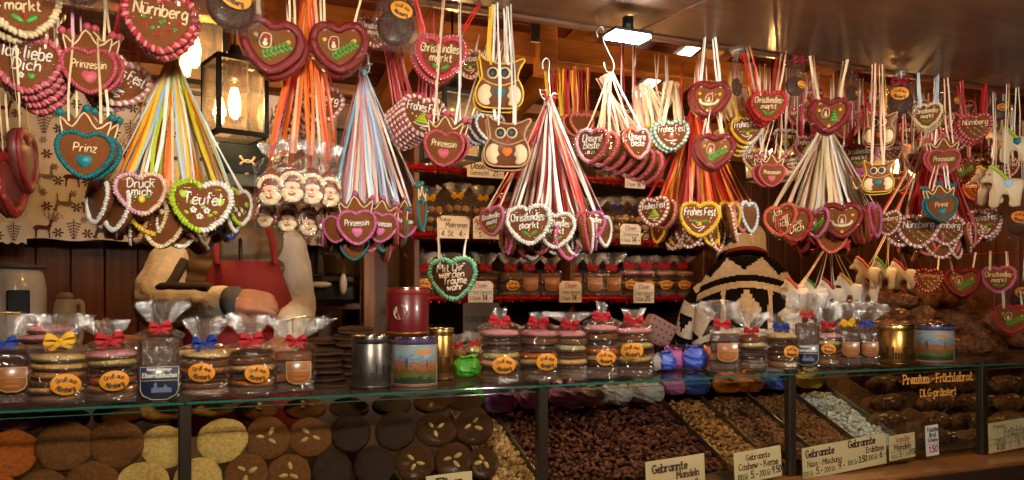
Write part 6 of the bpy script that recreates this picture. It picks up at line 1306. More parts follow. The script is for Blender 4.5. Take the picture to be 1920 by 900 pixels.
sign('cream Premium Früchtebrot price table cut by the picture edge', 1855, 1965, 785, 840, YS, [('Premium', .16, .80, .13, .26, 'black', False, .06), ('Früchtebrot', .52, .5, .26, .84, 'black', True, .05), ('250 Gr', .18, .29, .15, .28, 'black', False, .06), ('500 Gr', .5, .29, .15, .28, 'black', False, .06), ('750 Gr', .84, .29, .15, .28, 'black', False, .06), ('4.50', .18, .07, .18, .2, 'black', False, .08), ('9.-', .5, .07, .18, .14, 'black', False, .08), ('13.-', .84, .07, .18, .18, 'black', False, .08)], rules=[(0, .26, 1, .26), (0, .45, 1, .45), (.34, 0, .34, .45), (.66, 0, .66, .45)], tilt=-.05)
# gold lettering on the case glass
gt = thing('glass_lettering', 'golden Premium Früchtebrot lettering on the case glass', 'lettering', (X(1760, -.001), -.0005, Z(1760, 722, -.001)))
kx = X(1838, 0)-X(1682, 0)
ob('upper_line', letters([('Premium - Früchtebrot', 0, .010, .027, kx)], .0023, serif=True, flat=True).mesh('l', False), mat('gilt', (.80, .36, .07), rough=.5), gt)
ob('lower_line', letters([('DLG-prämiert', 0, -.034, .023, kx*.52)], .0020, serif=True, flat=True).mesh('l', False), MATS['gilt'], gt)
# ================================================================== back of the stall
# reindeer cloth pinned to the wall, its print as flat pieces
def cloth(label, px0, px1, py0, py1, Y, seed, col):
    x0, x1 = X(px0, Y), X(px1, Y); pc = (px0+px1)/2; z1, z0 = Z(pc, py0, Y), Z(pc, py1, Y); w_, h = x1-x0, z1-z0
    t = thing('reindeer_cloth', label, 'wall cloth', ((x0+x1)/2, Y, z0)); nx, nz = 40, 16; rnd = random.Random(seed)
    wav = lambda x_, z_: .006*sin(x_*14+seed)+.004*sin(x_*31+z_*5)
    vs = [((i/nx-.5)*w_, wav((i/nx-.5)*w_, j/nz*h), j/nz*h+.004*sin(i*.9)*(j == 0)) for j in range(nz+1) for i in range(nx+1)]
    ob('fabric', MB().add(vs, [(j*(nx+1)+i, j*(nx+1)+i+1, (j+1)*(nx+1)+i+1, (j+1)*(nx+1)+i) for j in range(nz) for i in range(nx)]), mat('linen', col, rough=.85, bump=.3, bscale=500, var=.06, vscale=6), t)
    deer = [(-.5, .02), (-.42, .12), (-.28, .16), (.1, .12), (.22, .2), (.26, .36), (.24, .42), (.36, .44), (.46, .40), (.46, .34), (.36, .3), (.34, .12), (.28, -.02), (.26, -.18), (.28, -.5), (.22, -.5), (.2, -.2), (.14, -.08), (-.22, -.06), (-.3, -.14), (-.34, -.5), (-.4, -.5), (-.38, -.2), (-.42, -.04), (-.5, -.06)]
    ant = [[(.27, .42), (.2, .55), (.06, .66), (-.02, .84)], [(.2, .55), (.22, .7), (.16, .86)], [(.06, .66), (-.06, .64)], [(.31, .44), (.4, .56), (.52, .62), (.6, .8)], [(.4, .56), (.4, .72), (.46, .86)], [(.52, .62), (.62, .6)]]
    def deer_m():
        mb = MB(); mb.add([(a, 0, b) for a, b in deer], [tuple(range(len(deer)))[::-1]])
        for p in ant:
            for a, b in zip(p[:-1], p[1:]): mb.add([(a[0]-.018, 0, a[1]), (a[0]+.018, 0, a[1]), (b[0]+.012, 0, b[1]), (b[0]-.012, 0, b[1])], [(0, 1, 2, 3)])
        return mb.mesh('deer', False)
    def tree_m():
        mb = MB(); mb.add([(-.02, 0, -.5), (.02, 0, -.5), (.015, 0, .5), (-.015, 0, .5)], [(0, 1, 2, 3)])
        for k in range(6):
            L = .34*(1-k/7); zz = -.35+k*.14
            for s_ in (-1, 1):
                mb.add([(0, 0, zz), (0, 0, zz+.03), (s_*L, 0, zz+.12), (s_*L, 0, zz+.09)], [(0, 1, 2, 3)])
                for q in (.4, .75): mb.add([(s_*L*q, 0, zz+.12*q+.06), (s_*L*q+.035, 0, zz+.12*q+.02), (s_*L*q, 0, zz+.12*q-.02), (s_*L*q-.035, 0, zz+.12*q+.02)], [(0, 1, 2, 3)])
        return mb.mesh('tree', False)
    def flake_m():
        mb = MB()
        for k in range(6):
            a = k*pi/3; d = Vector((cos(a), 0, sin(a))); n = Vector((-sin(a), 0, cos(a)))*.07; mb.add([d*.1-n, d*.5-n*1.6, d*.62, d*.5+n*1.6, d*.1+n], [(0, 1, 2, 3, 4)])
        return mb.mesh('flake', False)
    RED = mat('cloth_red', (.13, .012, .018), rough=.85); GRY = mat('cloth_grey', (.22, .17, .12), rough=.85); BLK = mat('cloth_slate', (.07, .06, .06), rough=.85)
    u = M(pc, Y); sx = 54*u; sz = 42*u; j = 0; zz = -.01
    while zz < h+.02:
        i = 0; xx = -w_/2+(.02 if j % 2 else sx*.5)
        while xx < w_/2:
            kind = (i+j) % 3; a_, b_, c_ = [('d', RED, 1), ('t', RED, 1), ('d', GRY, -1)][kind]
            def put(name, me, m, dx, dz, s_, up=1):
                X_, Z_ = xx+dx, zz+dz
                if abs(X_) < w_/2-s_*.5 and s_*.45 < Z_ < h-s_*.5: ob(name, me, m, t, (X_, wav(X_, Z_)-.006, Z_), (0, 0 if up > 0 else pi, 0), (s_, 1, s_))
            if a_ == 'd': put('deer_print', cached('deerp', deer_m), b_ if not (c_ < 0 and j % 3 == 0) else BLK, 0, .05, 34*u, c_)
            elif a_ == 't': put('tree_print', cached('treep', tree_m), b_, 0, .05, 36*u, -1)
            put('snowflake_print', cached('flakep', flake_m), RED if (i+j) % 2 else BLK, sx*.40, .035, 15*u); put('snowflake_print', cached('flakep', flake_m), GRY, sx*.30, .085, 11*u)
            xx += sx*.85; i += 1
        zz += sz*1.1; j += 1
    return t
cloth('pale cloth printed with red reindeer and trees on the back wall', 50, 632, 163, 455, 1.55, 1, (.80, .77, .72))
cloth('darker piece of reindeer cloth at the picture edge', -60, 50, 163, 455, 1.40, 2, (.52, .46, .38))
# low cabinet along the back wall with the hot drink things
cb_ = thing('back_cabinet', 'low dark wooden cabinet along the back wall', 'cabinet', (.0, 1.42, .25))
ob('carcass', flatbox((2.3, .5, 1.12)), wood('cabinet_wood', (.10, .045, .02), scale=(14, 14, 1)), cb_, (.1, 0, .565))
ob('worktop', flatbox((2.36, .56, .03)), wood('worktop_wood', (.22, .09, .035)), cb_, (.1, 0, 1.142))
for k in range(4): d_ = ob('door', flatbox((.54, .02, 1.0)), wood('door_wood', (.13, .055, .022), scale=(14, 14, 1)), cb_, (-.74+.56*k, -.262, .6)); ob('knob', MB().ell((.2, -.02, .1), (.012, .012, .012), 10, 6), MATS['brass'], d_)
WT = 1.408
def urn(px, Y, wpx, py_top):
    r = wpx*M(px, Y)/2; h = Z(px, py_top, Y)-WT; p = Vector((X(px, Y), Y, WT)); t = thing('hot_drink_urn', 'rounded white hot drink urn with dark display panel', 'urn', p, face(p))
    WH = mat('urn_white', (.62, .60, .54), rough=.3, coat=.4)
    ob('body', MB().lathe([(0, 0), (r*.92, 0), (r, .01), (r, h*.5), (r*.99, h*.75), (r*.9, h*.9), (r*.8, h*.97), (r*.5, h), (0, h)], 32), WH, t); ob('lid', MB().lathe([(r*.86, h*.965), (r*1.0, h*.97), (r*.98, h*1.0), (0, h*1.03)], 32), mat('urn_lid', (.10, .09, .08), rough=.4), t)
    ob('display_panel', flatbox((r*.7, .02, h*.26), .004), mat('display_black', (.01, .01, .012), rough=.2), t, (r*.1, -r*.97, h*.6)); ob('tap', MB().tube([(0, -r, h*.15), (0, -r-.04, h*.15), (0, -r-.045, h*.08)], .009, 8), BLACK, t)
urn(28, 1.28, 105, 498)
def jug(px, Y, wpx, py_top):
    r = wpx*M(px, Y)/2; h = Z(px, py_top, Y)-WT; p = Vector((X(px, Y), Y, WT)); t = thing('thermos_jug', 'cream thermos jug standing beside the white urn', 'jug', p, face(p)+.5); WH = mat('jug_cream', (.48, .43, .33), rough=.4, coat=.3)
    ob('body', MB().lathe([(0, 0), (r*.85, 0), (r*.9, .01), (r*.9, h*.7), (r*.8, h*.85), (r*.6, h*.9), (0, h*.9)], 28), WH, t); ob('lid', MB().lathe([(r*.62, h*.89), (r*.66, h*.95), (r*.4, h), (0, h)], 24), mat('jug_lid', (.35, .30, .2), rough=.4), t)
    ob('handle', MB().tube(smooth_path([Vector((r*.7, 0, h*.82)), Vector((r*1.35, 0, h*.84)), Vector((r*1.45, 0, h*.6)), Vector((r*1.3, 0, h*.25)), Vector((r*.85, 0, h*.2))], 4), .011, 8), WH, t)
jug(122, 1.25, 44, 548)
# cooking corner: frame, shelf, hotplate, brass pot
fr = thing('wooden_shelf_frame', 'narrow wooden shelf frame behind the vendor', 'shelf', (X(620, 1.3), 1.3, .25)); fx = fr.location.x
for px in (558, 690): ob('upright', flatbox((.045, .05, 2.1)), wood('frame_wood', (.26, .11, .035), scale=(14, 14, 1)), fr, (X(px, 1.28)-fx, -.02, 1.05))
for py in (575, 470, 660): ob('shelf_board', flatbox((X(690, 1.28)-X(558, 1.28)-.05, .36, .025)), wood('board_wood', (.20, .075, .03)), fr, ((X(558, 1.28)+X(690, 1.28))/2-fx, .16, Z(620, py, 1.2)-.25)) if py != 470 else None
zs = Z(620, 575, 1.2)+.014
hp = thing('waffle_iron', 'black waffle iron with white handle plates on the shelf frame', 'waffle iron', (X(615, 1.32), 1.32, zs))
ob('body', flatbox((.17, .2, .07), .012), BLACK, hp, (0, 0, .036)); ob('upper_plate', flatbox((.165, .19, .03), .01), BLACK, hp, (0, .0, .09))
ob('handle', MB().tube([(-.05, -.1, .08), (-.06, -.16, .1), (-.1, -.17, .1)], .008, 8), BLACK, hp); ob('white_grip', MB().ell((.03, -.14, .07), (.014, .01, .04), 12, 8), mat('grip_white', (.6, .58, .54), rough=.4), hp)
ob('white_grip', MB().ell((-.055, -.13, .068), (.045, .01, .012), 12, 8), MATS['grip_white'], hp)
bp_ = thing('brass_pot', 'brass cooking pot on top of the waffle iron', 'pot', (X(640, 1.36), 1.36, zs+.107)); ob('bowl', MB().lathe([(0, 0), (.06, 0), (.066, .01), (.072, .075), (.076, .08), (.074, .083), (.068, .075), (.06, .012), (0, .01)], 28), mat('old_brass', (.30, .20, .07), rough=.3, metal=.9), bp_)
ob('handle', MB().tube([(.07, 0, .07), (.12, -.02, .075)], .006, 8), BLACK, bp_)
ws = tag(ob('wall_box', flatbox((.12, .05, .26), .006), mat('wall_box', (.03, .016, .012), rough=.5), loc=W(618, 478, 1.68)), 'dark box with golden cross flower on the back wall', 'wall box')
em = MB()
for k in range(4): a = k*pi/2; em.ell((cos(a)*.022, -.028, sin(a)*.022), (.016 if k % 2 == 0 else .009, .004, .016 if k % 2 else .009), 8, 5)
ob('gold_emblem', em, MATS['brass'], ws)
tag(ob('cupboard_panel', flatbox((.28, .03, 1.9)), wood('panel_wood', (.13, .05, .018), scale=(14, 14, 1)), loc=(X(735, 1.5), 1.5, 1.25)), 'dark brown cupboard panel between the shelf frame and the sweets shelf', 'cupboard')
# ------------------------------------------------------------------ the sweets shelf
SY = 1.26
sx0, sx1 = X(778, SY), X(1330, SY); sf = thing('sweets_shelf', 'tall wooden shelf with three boards of bagged sweets', 'shelf', ((sx0+sx1)/2, SY+.2, .25)); sc_ = sf.location
SZ = [Z(1050, 556, SY), Z(1050, 446, SY), Z(1050, 330, SY)]
SW = wood('shelf_wood', (.16, .06, .025))
for z in SZ+[1.2]: ob('shelf_board', flatbox((sx1-sx0, .42, .022)), SW, sf, (0, 0, z-.011-.25))
for x_ in (sx0+.012, (sx0+sx1)/2, sx1-.012): ob('upright', flatbox((.024, .40, 2.1)), SW, sf, (x_-sc_.x, .012, 1.06))
ob('back_panel', flatbox((sx1-sx0, .012, 2.1)), wood('shelf_back', (.10, .035, .015), scale=(14, 14, 1)), sf, (0, .225, 1.06))
TIN = mat('tinsel_red', (.42, .006, .010), rough=.25, metal=.4)
def garland(label, x0, x1, y, z, seed):
    rnd = random.Random(seed); mb = MB(); n = int((x1-x0)/.0016)
    for i in range(n):
        x_ = x0+(x1-x0)*i/n; a = rnd.uniform(0, 2*pi); r_ = rnd.uniform(.010, .024); d = Vector((rnd.uniform(-.4, .4), cos(a), sin(a))); s_ = Vector((1, rnd.uniform(-1, 1), rnd.uniform(-1, 1))).normalized()*.0028; c = Vector((x_, 0, .004*sin(x_*9)))
        mb.add([c-s_, c+s_, c+d*r_+s_*.6, c+d*r_-s_*.6], [(0, 1, 2, 3)])
    mb.tube([(x0, 0, 0), ((x0+x1)/2, 0, .0), (x1, 0, 0)], .008, 8)
    o = ob('tinsel_garland', mb.mesh('g', False), TIN, loc=(0, y, z)); tag(o, label, 'tinsel garland')
garland('red tinsel garland along the lowest shelf board', sx0-.02, sx1, SY-.032, SZ[0]-.008, 1)
garland('red tinsel garland along the middle shelf board', sx0-.02, sx1, SY-.032, SZ[1]-.008, 2)
garland('red tinsel garland along the top shelf board', sx0-.04, sx1, SY-.032, SZ[2]-.008, 3)
# lowest board
GS = 'bagged sweets on the back shelf'; yb = SY+.10; low = [
 (790, 54, ['choc', 'brown', 'cream', 'choc'], 'red', 'oval', 'dark cookie bag with yellow label at the shelf end near the red tin'), (842, 50, ['choc', 'brown', 'choc'], 'red', 'oval', 'dark cookie bag half behind the Mit Dir heart'), (910, 48, ['brown', 'choc', 'choc'], 'red', 'oval', 'yellow labelled bag above the first Elisen card'),
 (958, 48, ['choc', 'choc', 'brown'], 'red', 'oval', 'yellow labelled dark bag next to the first Elisen card'), (992, 44, ['crumb', 'brown'], 'red', 'square', 'square amber labelled bag, first on the lowest shelf board'), (1032, 44, ['crumb', 'brown'], 'red', 'square', 'square amber labelled bag beside the second Elisen card'), (1072, 46, ['crumb', 'brown'], 'red', 'square', 'square amber labelled bag behind the second Elisen card'),
 (1112, 44, ['crumb', 'brown'], 'red', 'square', 'square amber labelled bag past the second Elisen card'), (1147, 44, ['crumb', 'brown'], 'red', 'square', 'last square amber labelled bag before the pink topped ones'), (1180, 44, ['brown', 'choc', 'cream', 'choc', 'pink'], 'red', 'oval', 'pink topped bag on the shelf, first of four'), (1212, 44, ['brown', 'choc', 'tan', 'choc', 'pink'], 'red', 'oval', 'pink topped bag on the shelf behind the third Elisen card'),
 (1246, 44, ['brown', 'choc', 'cream', 'choc', 'pink'], 'red', 'oval', 'pink topped bag on the shelf, third of four'), (1280, 44, ['brown', 'choc', 'tan', 'choc', 'pink'], 'red', 'oval', 'pink topped bag on the shelf, last of four'), (1312, 42, ['choc', 'choc', 'brown'], 'red', 'oval', 'dark bag at the shelf end behind the sweater')]
for i, (px, wp, cs, bc, st, lab) in enumerate(low):
    hh = (44, 54, 82) if 'pink' not in cs else (48, 58, 76); cookie_bag(lab, px, wp, cs, bc, st, hh, Y=yb, lab=(.08, .45), seed=60+i, z0=SZ[0]+.001, tw=.45, gp=GS)
    if 'pink' in cs: b_ = Vector((X(px+8, yb+.12), yb+.12, SZ[0]+.001)); cookie('round pink cookie showing above the %s pink topped bag' % ['first', 'second', 'third', 'last'][i-9], b_+Vector((0, 0, .145)), .10, 'pink', Euler((radians(78), 0, face(b_))), 'pink cookies behind the pink topped bags')
# middle board: macaroons and wrapped cookies
def sweets_bag(label, px, wpx, hpx, z, kind, seed, tie):
    k = M(px, yb); w_ = wpx*k; h = hpx*k; p = Vector((X(px, yb), yb, z+.001)); t = thing('sweets_bag', label, 'sweets bag', p, face(p), GS); rnd = random.Random(seed)
    ms = {'macaroon': mat('macaroon', (.55, .34, .13), rough=.7, bump=1.0, bscale=120, var=.3, vscale=80), 'round': mat('biscuit_gold', (.48, .26, .09), rough=.6, bump=.6, bscale=60, var=.3, vscale=40), 'dark': glaze('choc')}[kind]
    n = 0
    for a in range(3):
        for b in range(3):
            for c in range(2):
                ob('biscuit', cached(('swb', (a+b) % 2), lambda: MB().ell((0, 0, 0), (.5, .45, .36), 9, 6).mesh('swb')), ms, t, ((a-1)*w_*.29+rnd.uniform(-.004, .004), (c-.5)*w_*.3, h*.11+b*h*.2+rnd.uniform(-.003, .003)), (rnd.uniform(-.5, .5), rnd.uniform(-.5, .5), rnd.uniform(0, 3)), (w_*.33,)*3)
    bm, tm = bag_meshes(w_*1.04, w_*.72, h*.62, h*.76, h, seed, tuftw=w_*.4, square=.6); ob('cellophane_bag', bm, film('pouch_film'), t); ob('bag_top', tm, TUFT(), t); bow(t, tie, w_*.34, (0, -.012, h*.755))
for i, (px, wp, hp_, kd, tie, lab) in enumerate([(806, 52, 92, 'round', 'yellow', 'bag of golden biscuits above the Kokos Makronen card'), (858, 54, 100, 'macaroon', 'yellow', 'bag of macaroons with yellow tie beside the Kokos Makronen card'), (906, 48, 96, 'round', 'yellow', 'bag of round biscuits behind the red and white ribbons'), (955, 48, 84, 'dark', 'red', 'bag of dark biscuits behind the red and white ribbons'), (1010, 50, 84, 'dark', 'red', 'bag of dark biscuits in the middle of the middle board'), (1065, 50, 84, 'dark', 'red', 'bag of dark biscuits right behind the ribbon bunch'),
      (1118, 46, 80, 'dark', 'blue', 'bag of dark biscuits with blue tie behind the bunch edge'), (1158, 46, 84, 'round', 'blue', 'bag of biscuits with blue tie above the Elisen Schokolade card'), (1196, 44, 84, 'round', 'blue', 'bag of biscuits with blue tie beside the coral rimmed hearts'), (1240, 46, 84, 'dark', 'red', 'bag of dark biscuits behind the coral rimmed hearts'), (1290, 46, 84, 'dark', 'red', 'bag of dark biscuits at the end of the middle board')]):
    sweets_bag(lab, px, wp, hp_, SZ[1], kd, 90+i, tie)
# top board: tins and bags
STN = mat('tin_grey_print', (.30, .28, .27), rough=.3, metal=.7, var=.5, vscale=30)
for i, (px, lab) in enumerate([(800, 'grey printed tin at the end of the top shelf board'), (840, 'grey printed tin behind the rose Prinzessin crown'), (880, 'grey printed tin beside the Elisen Dose card')]): tin(lab, px, 44, 66, yb, SZ[2]+.001, STN, MATS['tin_silver_lid'], MATS['tin_dark'])
for i, (px, kd, tie, lab) in enumerate([(935, 'round', 'yellow', 'bag of biscuits on the top board behind the owls'), (985, 'dark', 'red', 'bag of dark biscuits on the top board behind red ribbons'), (1060, 'dark', 'red', 'bag of dark biscuits on the top board behind the lantern side'), (1135, 'macaroon', 'red', 'bag of macaroons on the top board behind the pink stack'), (1225, 'macaroon', 'blue', 'bag of pale sweets on the top board below the golden stack'), (1285, 'dark', 'blue', 'bag of dark sweets at the end of the top board')]): sweets_bag(lab, px, 46, 74, SZ[2], kd, 120+i, tie)
# price cards on the boards
YC = SY-.065
def card(label, px0, px1, py0, py1, lines, rules=(), cut=.16): sign(label, px0, px1, py0, py1, YC, lines, CARDW, rules, 'price_card', 'price cards on the back shelf', 0, cut)
EL = lambda a, b, c: [('Elisen', .5, .70, .2, .72, 'red', False, .07), (a, .5, .42, .15, .9, 'green', False, .06), (b, .26, .12, .15, .44, 'black', False, .06), (c, .74, .1, .26, .4, 'black', False, .08)]
card('Elisen price card of fourteen below the Mit Dir heart', 878, 924, 527, 567, EL('5-fach-Gemischt', '5.Stück', '14.-'), [(0, .36, 1, .36), (0, .64, 1, .64)])
card('Elisen price card of fourteen in the middle of the lowest board', 1049, 1090, 527, 567, EL('3-fach-Gemischt', '5.Stück', '14.-'), [(0, .36, 1, .36), (0, .64, 1, .64)])
card('Elisen price card of twenty on the lowest board', 1188, 1226, 530, 568, EL('2-fach-Gemischt', '3.Stück', '20.-'), [(0, .36, 1, .36), (0, .64, 1, .64)])
card('Elisen Schokolade price card on the middle board', 1163, 1201, 420, 458, EL('Schokolade', '5.Stück', '14.-'), [(0, .36, 1, .36), (0, .64, 1, .64)])
card('Kokos Makronen price card on the middle board', 822, 879, 405, 447, [('Kokos', .22, .76, .16, .36, 'black', False, .07), ('Makronen', .58, .5, .22, .7, 'black', False, .07), ('4. St.', .3, .1, .24, .42, 'green', False, .08), ('4.-', .78, .1, .24, .22, 'black', False, .08)], [(0, .42, 1, .42)])
card('Gebäck price card with red letters beside Kokos Makronen', 887, 938, 406, 448, [('Aprikosen', .4, .66, .22, .7, 'red', False, .08), ('Gebäck', .4, .38, .22, .66, 'red', False, .07), ('5.-', .3, .08, .2, .3, 'green', False, .07)], [(0, .3, 1, .3)])
card('Elisen Dose gemischt price card on the top board', 876, 945, 292, 333, [('Elisen', .3, .70, .22, .44, 'black', False, .07), ('Dose', .28, .38, .28, .36, 'black', False, .08), ('Gemischt', .32, .1, .2, .5, 'black', False, .06), ('400 Gr.', .8, .42, .14, .28, 'black', False, .06), ('21.-', .8, .1, .22, .28, 'black', False, .08)], cut=0)
card('Glutenfrei price card on the top board', 1172, 1209, 325, 353, [('Glutenfrei', .5, .6, .26, .86, 'green', False, .06), ('5.Stück', .28, .14, .22, .44, 'green', False, .06), ('16.-', .74, .12, .28, .36, 'black', False, .08)], [(0, .5, 1, .5)], cut=0)
sign('dark grey board with faint Elisen lettering below the shelf', 868, 936, 568, 640, SY-.12, [('ELISENLEBKUCHEN', .5, .52, .12, .86, 'black', True, .10), ('BRUCH', .5, .2, .12, .5, 'black', True, .1)], mat('slate_board', (.07, .065, .06), rough=.6), name='slate_sign')
# dotted box and dark pan behind the parcels
bx = thing('dotted_box', 'dusky pink box with dark dots leaning behind the tall bags', 'box', W(1232, 622, .55), face(W(1232, 622, .55))+.3); ob('box', flatbox((.10, .07, .09), .003), mat('dusky_pink', (.22, .11, .10), rough=.7), bx, rot=(0, .5, 0))
dm = MB()
for a in range(5):
    for b in range(4): dm.ell((-.04+a*.02, -.036, -.034+b*.022), (.004, .0015, .004), 6, 4)
ob('dots', dm, mat('dot_brown', (.05, .02, .02), rough=.7), bx, rot=(0, .5, 0))
pn = thing('dark_pan', 'dark metal pan standing behind the coloured parcels', 'pan', (X(1290, .42), .42, Z(1290, 672, .42))); ob('pan', MB().lathe([(0, 0), (.075, 0), (.085, .012), (.092, .04), (.095, .042), (.09, .03), (.08, .008), (0, .006)], 30), BLACK, pn); ob('handle', MB().bar((.09, 0, .035), (.2, .02, .05), .016, .008), BLACK, pn)
# ================================================================== people
def remesh(o, vox=.007, sm=6):
    m = o.modifiers.new('r', 'REMESH'); m.mode = 'VOXEL'; m.voxel_size = vox; m.use_smooth_shade = True
    if sm: s_ = o.modifiers.new('s', 'SMOOTH'); s_.factor = .5; s_.iterations = sm
    return o
def chain(mb, P, r, flat=None, n=12): P2 = smooth_path([Vector(p) for p in P], 3); k = len(P2); R_ = [r[min(len(r)-1, int(i/3))]*(1-(i/3) % 1)+r[min(len(r)-1, int(i/3)+1)]*((i/3) % 1) for i in range(k)]; mb.tube(P2, R_, n, flat=flat); mb.ell(P2[0], (R_[0],)*3, 10, 7); mb.ell(P2[-1], (R_[-1],)*3, 10, 7)
def hand(mb, wrist, direction, up, curl=.8, s=1.0):
    d = Vector(direction).normalized(); u = (Vector(up)-d*Vector(up).dot(d)).normalized(); sd = d.cross(u)
    B = lambda a, b, c: Vector(wrist)+(d*a+sd*b+u*c)*s
    for b in (-.028, -.010, .010, .028): chain(mb, [B(0, b*.6, 0), B(.05, b, .004), B(.085, b*1.02, 0)], [.017, .0155, .0125], n=8)
    for b, L in zip((-.031, -.0105, .0105, .030), (.058, .072, .078, .068)):                    # four fingers, knuckles bent
        chain(mb, [B(.083, b, .0), B(.083+L*.45, b*1.05, -.012*curl), B(.083+L*.75, b*1.05, -.036*curl), B(.083+L*(.92-.25*curl), b*1.0, -.058*curl)], [.0105, .0098, .0088, .0075], n=8)
    chain(mb, [B(.018, .03, -.004), B(.045, .058, -.014), B(.078, .062, -.026), B(.098, .05, -.034)], [.0145, .0125, .0108, .009], n=8)
def head(mb, c, R, s=1.0):
    """a head with brow, nose, mouth, chin and ears; local -Y is the face"""
    vs = []; fs = []; nu, nv = 36, 26
    for j in range(nv+1):
        ph = pi*j/nv
        for i in range(nu):
            a = 2*pi*i/nu; x, y, z = sin(ph)*cos(a), sin(ph)*sin(a), cos(ph); fr_ = max(0, -y)
            X_, Y_, Z_ = x*.076, y*.097, z*.115
            if z < 0: X_ *= 1-.28*(-z)**1.3; Y_ *= 1-.12*(-z) if y > 0 else 1-.02*(-z)
            g = lambda cx, cz, sx, sz: math.exp(-((x-cx)/sx)**2-((z-cz)/sz)**2)*fr_
            Y_ -= .026*g(0, -.16, .13, .16)+.012*g(0, .05, .10, .2)+.008*g(0, .22, .5, .10)+.008*g(0, -.45, .28, .07)+.012*g(0, -.78, .3, .16)
            Y_ += .010*g(-.38, .06, .18, .10)+.010*g(.38, .06, .18, .10)+.005*g(0, -.37, .2, .05)
            vs.append(Vector(c)+R @ (Vector((X_, Y_, Z_))*s))
    for j in range(nv):
        for i in range(nu): a = j*nu+i; b = j*nu+(i+1) % nu; fs.append((a, a+nu, b+nu, b))
    mb.add(vs, fs)
    for sx in (-1, 1): mb.ell(Vector(c)+R @ (Vector((sx*.079, .012, -.006))*s), (.012*s, .02*s, .032*s), 8, 6, R)
SKIN = mat('skin', (.27, .115, .062), rough=.5, bump=.15, bscale=120, var=.12, vscale=30)
# ------------------------------------------------------------------ vendor in cap, vest and apron
root = Vector((X(447, .95), .95, .25)); rz = face(root)*.55
vd = thing('person', 'vendor in grey cap, tan puffer vest and red apron reaching over the counter', 'person', root, rz)
Rl = Matrix.Rotation(-rz, 3, 'Z')
def V(px, py, Y): return Rl @ (W(px, py, Y)-root)
sl, sr = V(338, 478, .98), V(533, 468, .93); nk = V(452, 440, .93); hd = V(451, 327, .84); el, wr_ = V(292, 572, .80), V(432, 566, .60); er, wr2 = V(556, 575, .86), V(540, 640, .66)
pel = Vector((0, 0, .93)); hipz = .93
Rh = Euler((radians(20), 0, radians(8))).to_matrix()
mb = MB()
torso = [Vector((0, .02, .95)), Vector((0, .01, 1.1)), Vector((0, .0, 1.28)), Vector((0, 0, 1.42)), Vector(((sl.x+sr.x)/2, .0, (sl.z+sr.z)/2+.01))]
chain(mb, torso, [.15, .15, .165, .17, .12], (1, .68, 1)); chain(mb, [sl, (sl+sr)/2+Vector((0, 0, .03)), sr], [.06, .075, .06]); chain(mb, [(sl+sr)/2, nk, hd+Rh @ Vector((0, .02, -.07))], [.07, .058, .055]); head(mb, hd, Rh)
chain(mb, [sl, el, wr_], [.056, .045, .029]); chain(mb, [sr, er, wr2], [.056, .045, .029])
hand(mb, wr_, V(520, 566, .57)-wr_, Vector((0, -1, .55)), .9, .88); hand(mb, wr2, V(520, 655, .56)-wr2, Vector((0, -.3, 1)), .8)
for s_ in (-1, 1): chain(mb, [Vector((s_*.09, .02, .92)), Vector((s_*.1, .0, .5)), Vector((s_*.1, .02, .06)), Vector((s_*.11, -.10, .04))], [.085, .06, .04, .035])
remesh(ob('body', mb, SKIN, vd), .0042, 2)
FLE = mat('fleece', (.60, .56, .49), rough=1, spec=.1, bump=1.0, bscale=38, bdist=.006, var=.14, vscale=12)
mb = MB(); w1 = el.lerp(wr_, .93); w2 = er.lerp(wr2, .93)
chain(mb, torso, [.165, .165, .18, .183, .13], (1, .7, 1)); chain(mb, [sl, (sl+sr)/2+Vector((0, 0, .03)), sr], [.075, .085, .075]); chain(mb, [sl, sl.lerp(el, .5)+Vector((-.012, 0, 0)), el, el.lerp(w1, .5), w1], [.076, .071, .068, .058, .045]); chain(mb, [sr, sr.lerp(er, .5), er, er.lerp(w2, .5), w2], [.074, .070, .064, .055, .045]); chain(mb, [(sl+sr)/2, nk+Vector((0, .01, -.015))], [.09, .075])
fj = remesh(ob('fleece_jacket', mb, FLE, vd), .006, 4)
tx_ = bpy.data.textures.new('folds', 'CLOUDS'); tx_.noise_scale = .055; tx_.noise_depth = 1
dm_ = fj.modifiers.new('d', 'DISPLACE'); dm_.texture = tx_; dm_.strength = .013; dm_.mid_level = .5; dm_.texture_coords = 'LOCAL'
ob('cuff', MB().tube([w1+(wr_-el).normalized()*.018, w1+(wr_-el).normalized()*.046], .044, 16), mat('cuff_grey', (.06, .065, .075), rough=.8), vd)
NAV = mat('stripe_dark', (.03, .022, .018), rough=.9)
def sleeve_pt(t, off): q = (sl.lerp(el, t/.5) if t < .5 else el.lerp(w1, (t-.5)/.5)); r_ = .076*(1-t)+.047*t; return q+Vector(off).normalized()*r_*1.03
ob('sleeve_stripe', MB().tube(smooth_path([sleeve_pt(.1, (.35, -1, .1)), sleeve_pt(.28, (.25, -1, .0)), sleeve_pt(.42, (.2, -1, .25)), sleeve_pt(.55, (.0, -.75, 1)), sleeve_pt(.75, (.0, -.7, 1)), sleeve_pt(.9, (0, -.7, 1))], 6), .016, 8), NAV, vd)
VST = mat('vest_tan', (.10, .062, .028), rough=.55, bump=.3, bscale=40, var=.12, vscale=10)
mb = MB(); k = 0; z = 1.0
while z < 1.56:                                                     # quilted rings
    f = (z-.95)/.6; wd = .178+.012*sin(f*3)-.06*max(0, f-.75)/.25*1; mb.tube([(wd*cos(a)*.98, wd*.70*sin(a)+.0, z+.012*sin(a*2+k)) for a in [2*pi*i/30 for i in range(30)]], .034, 8, True); z += .055; k += 1
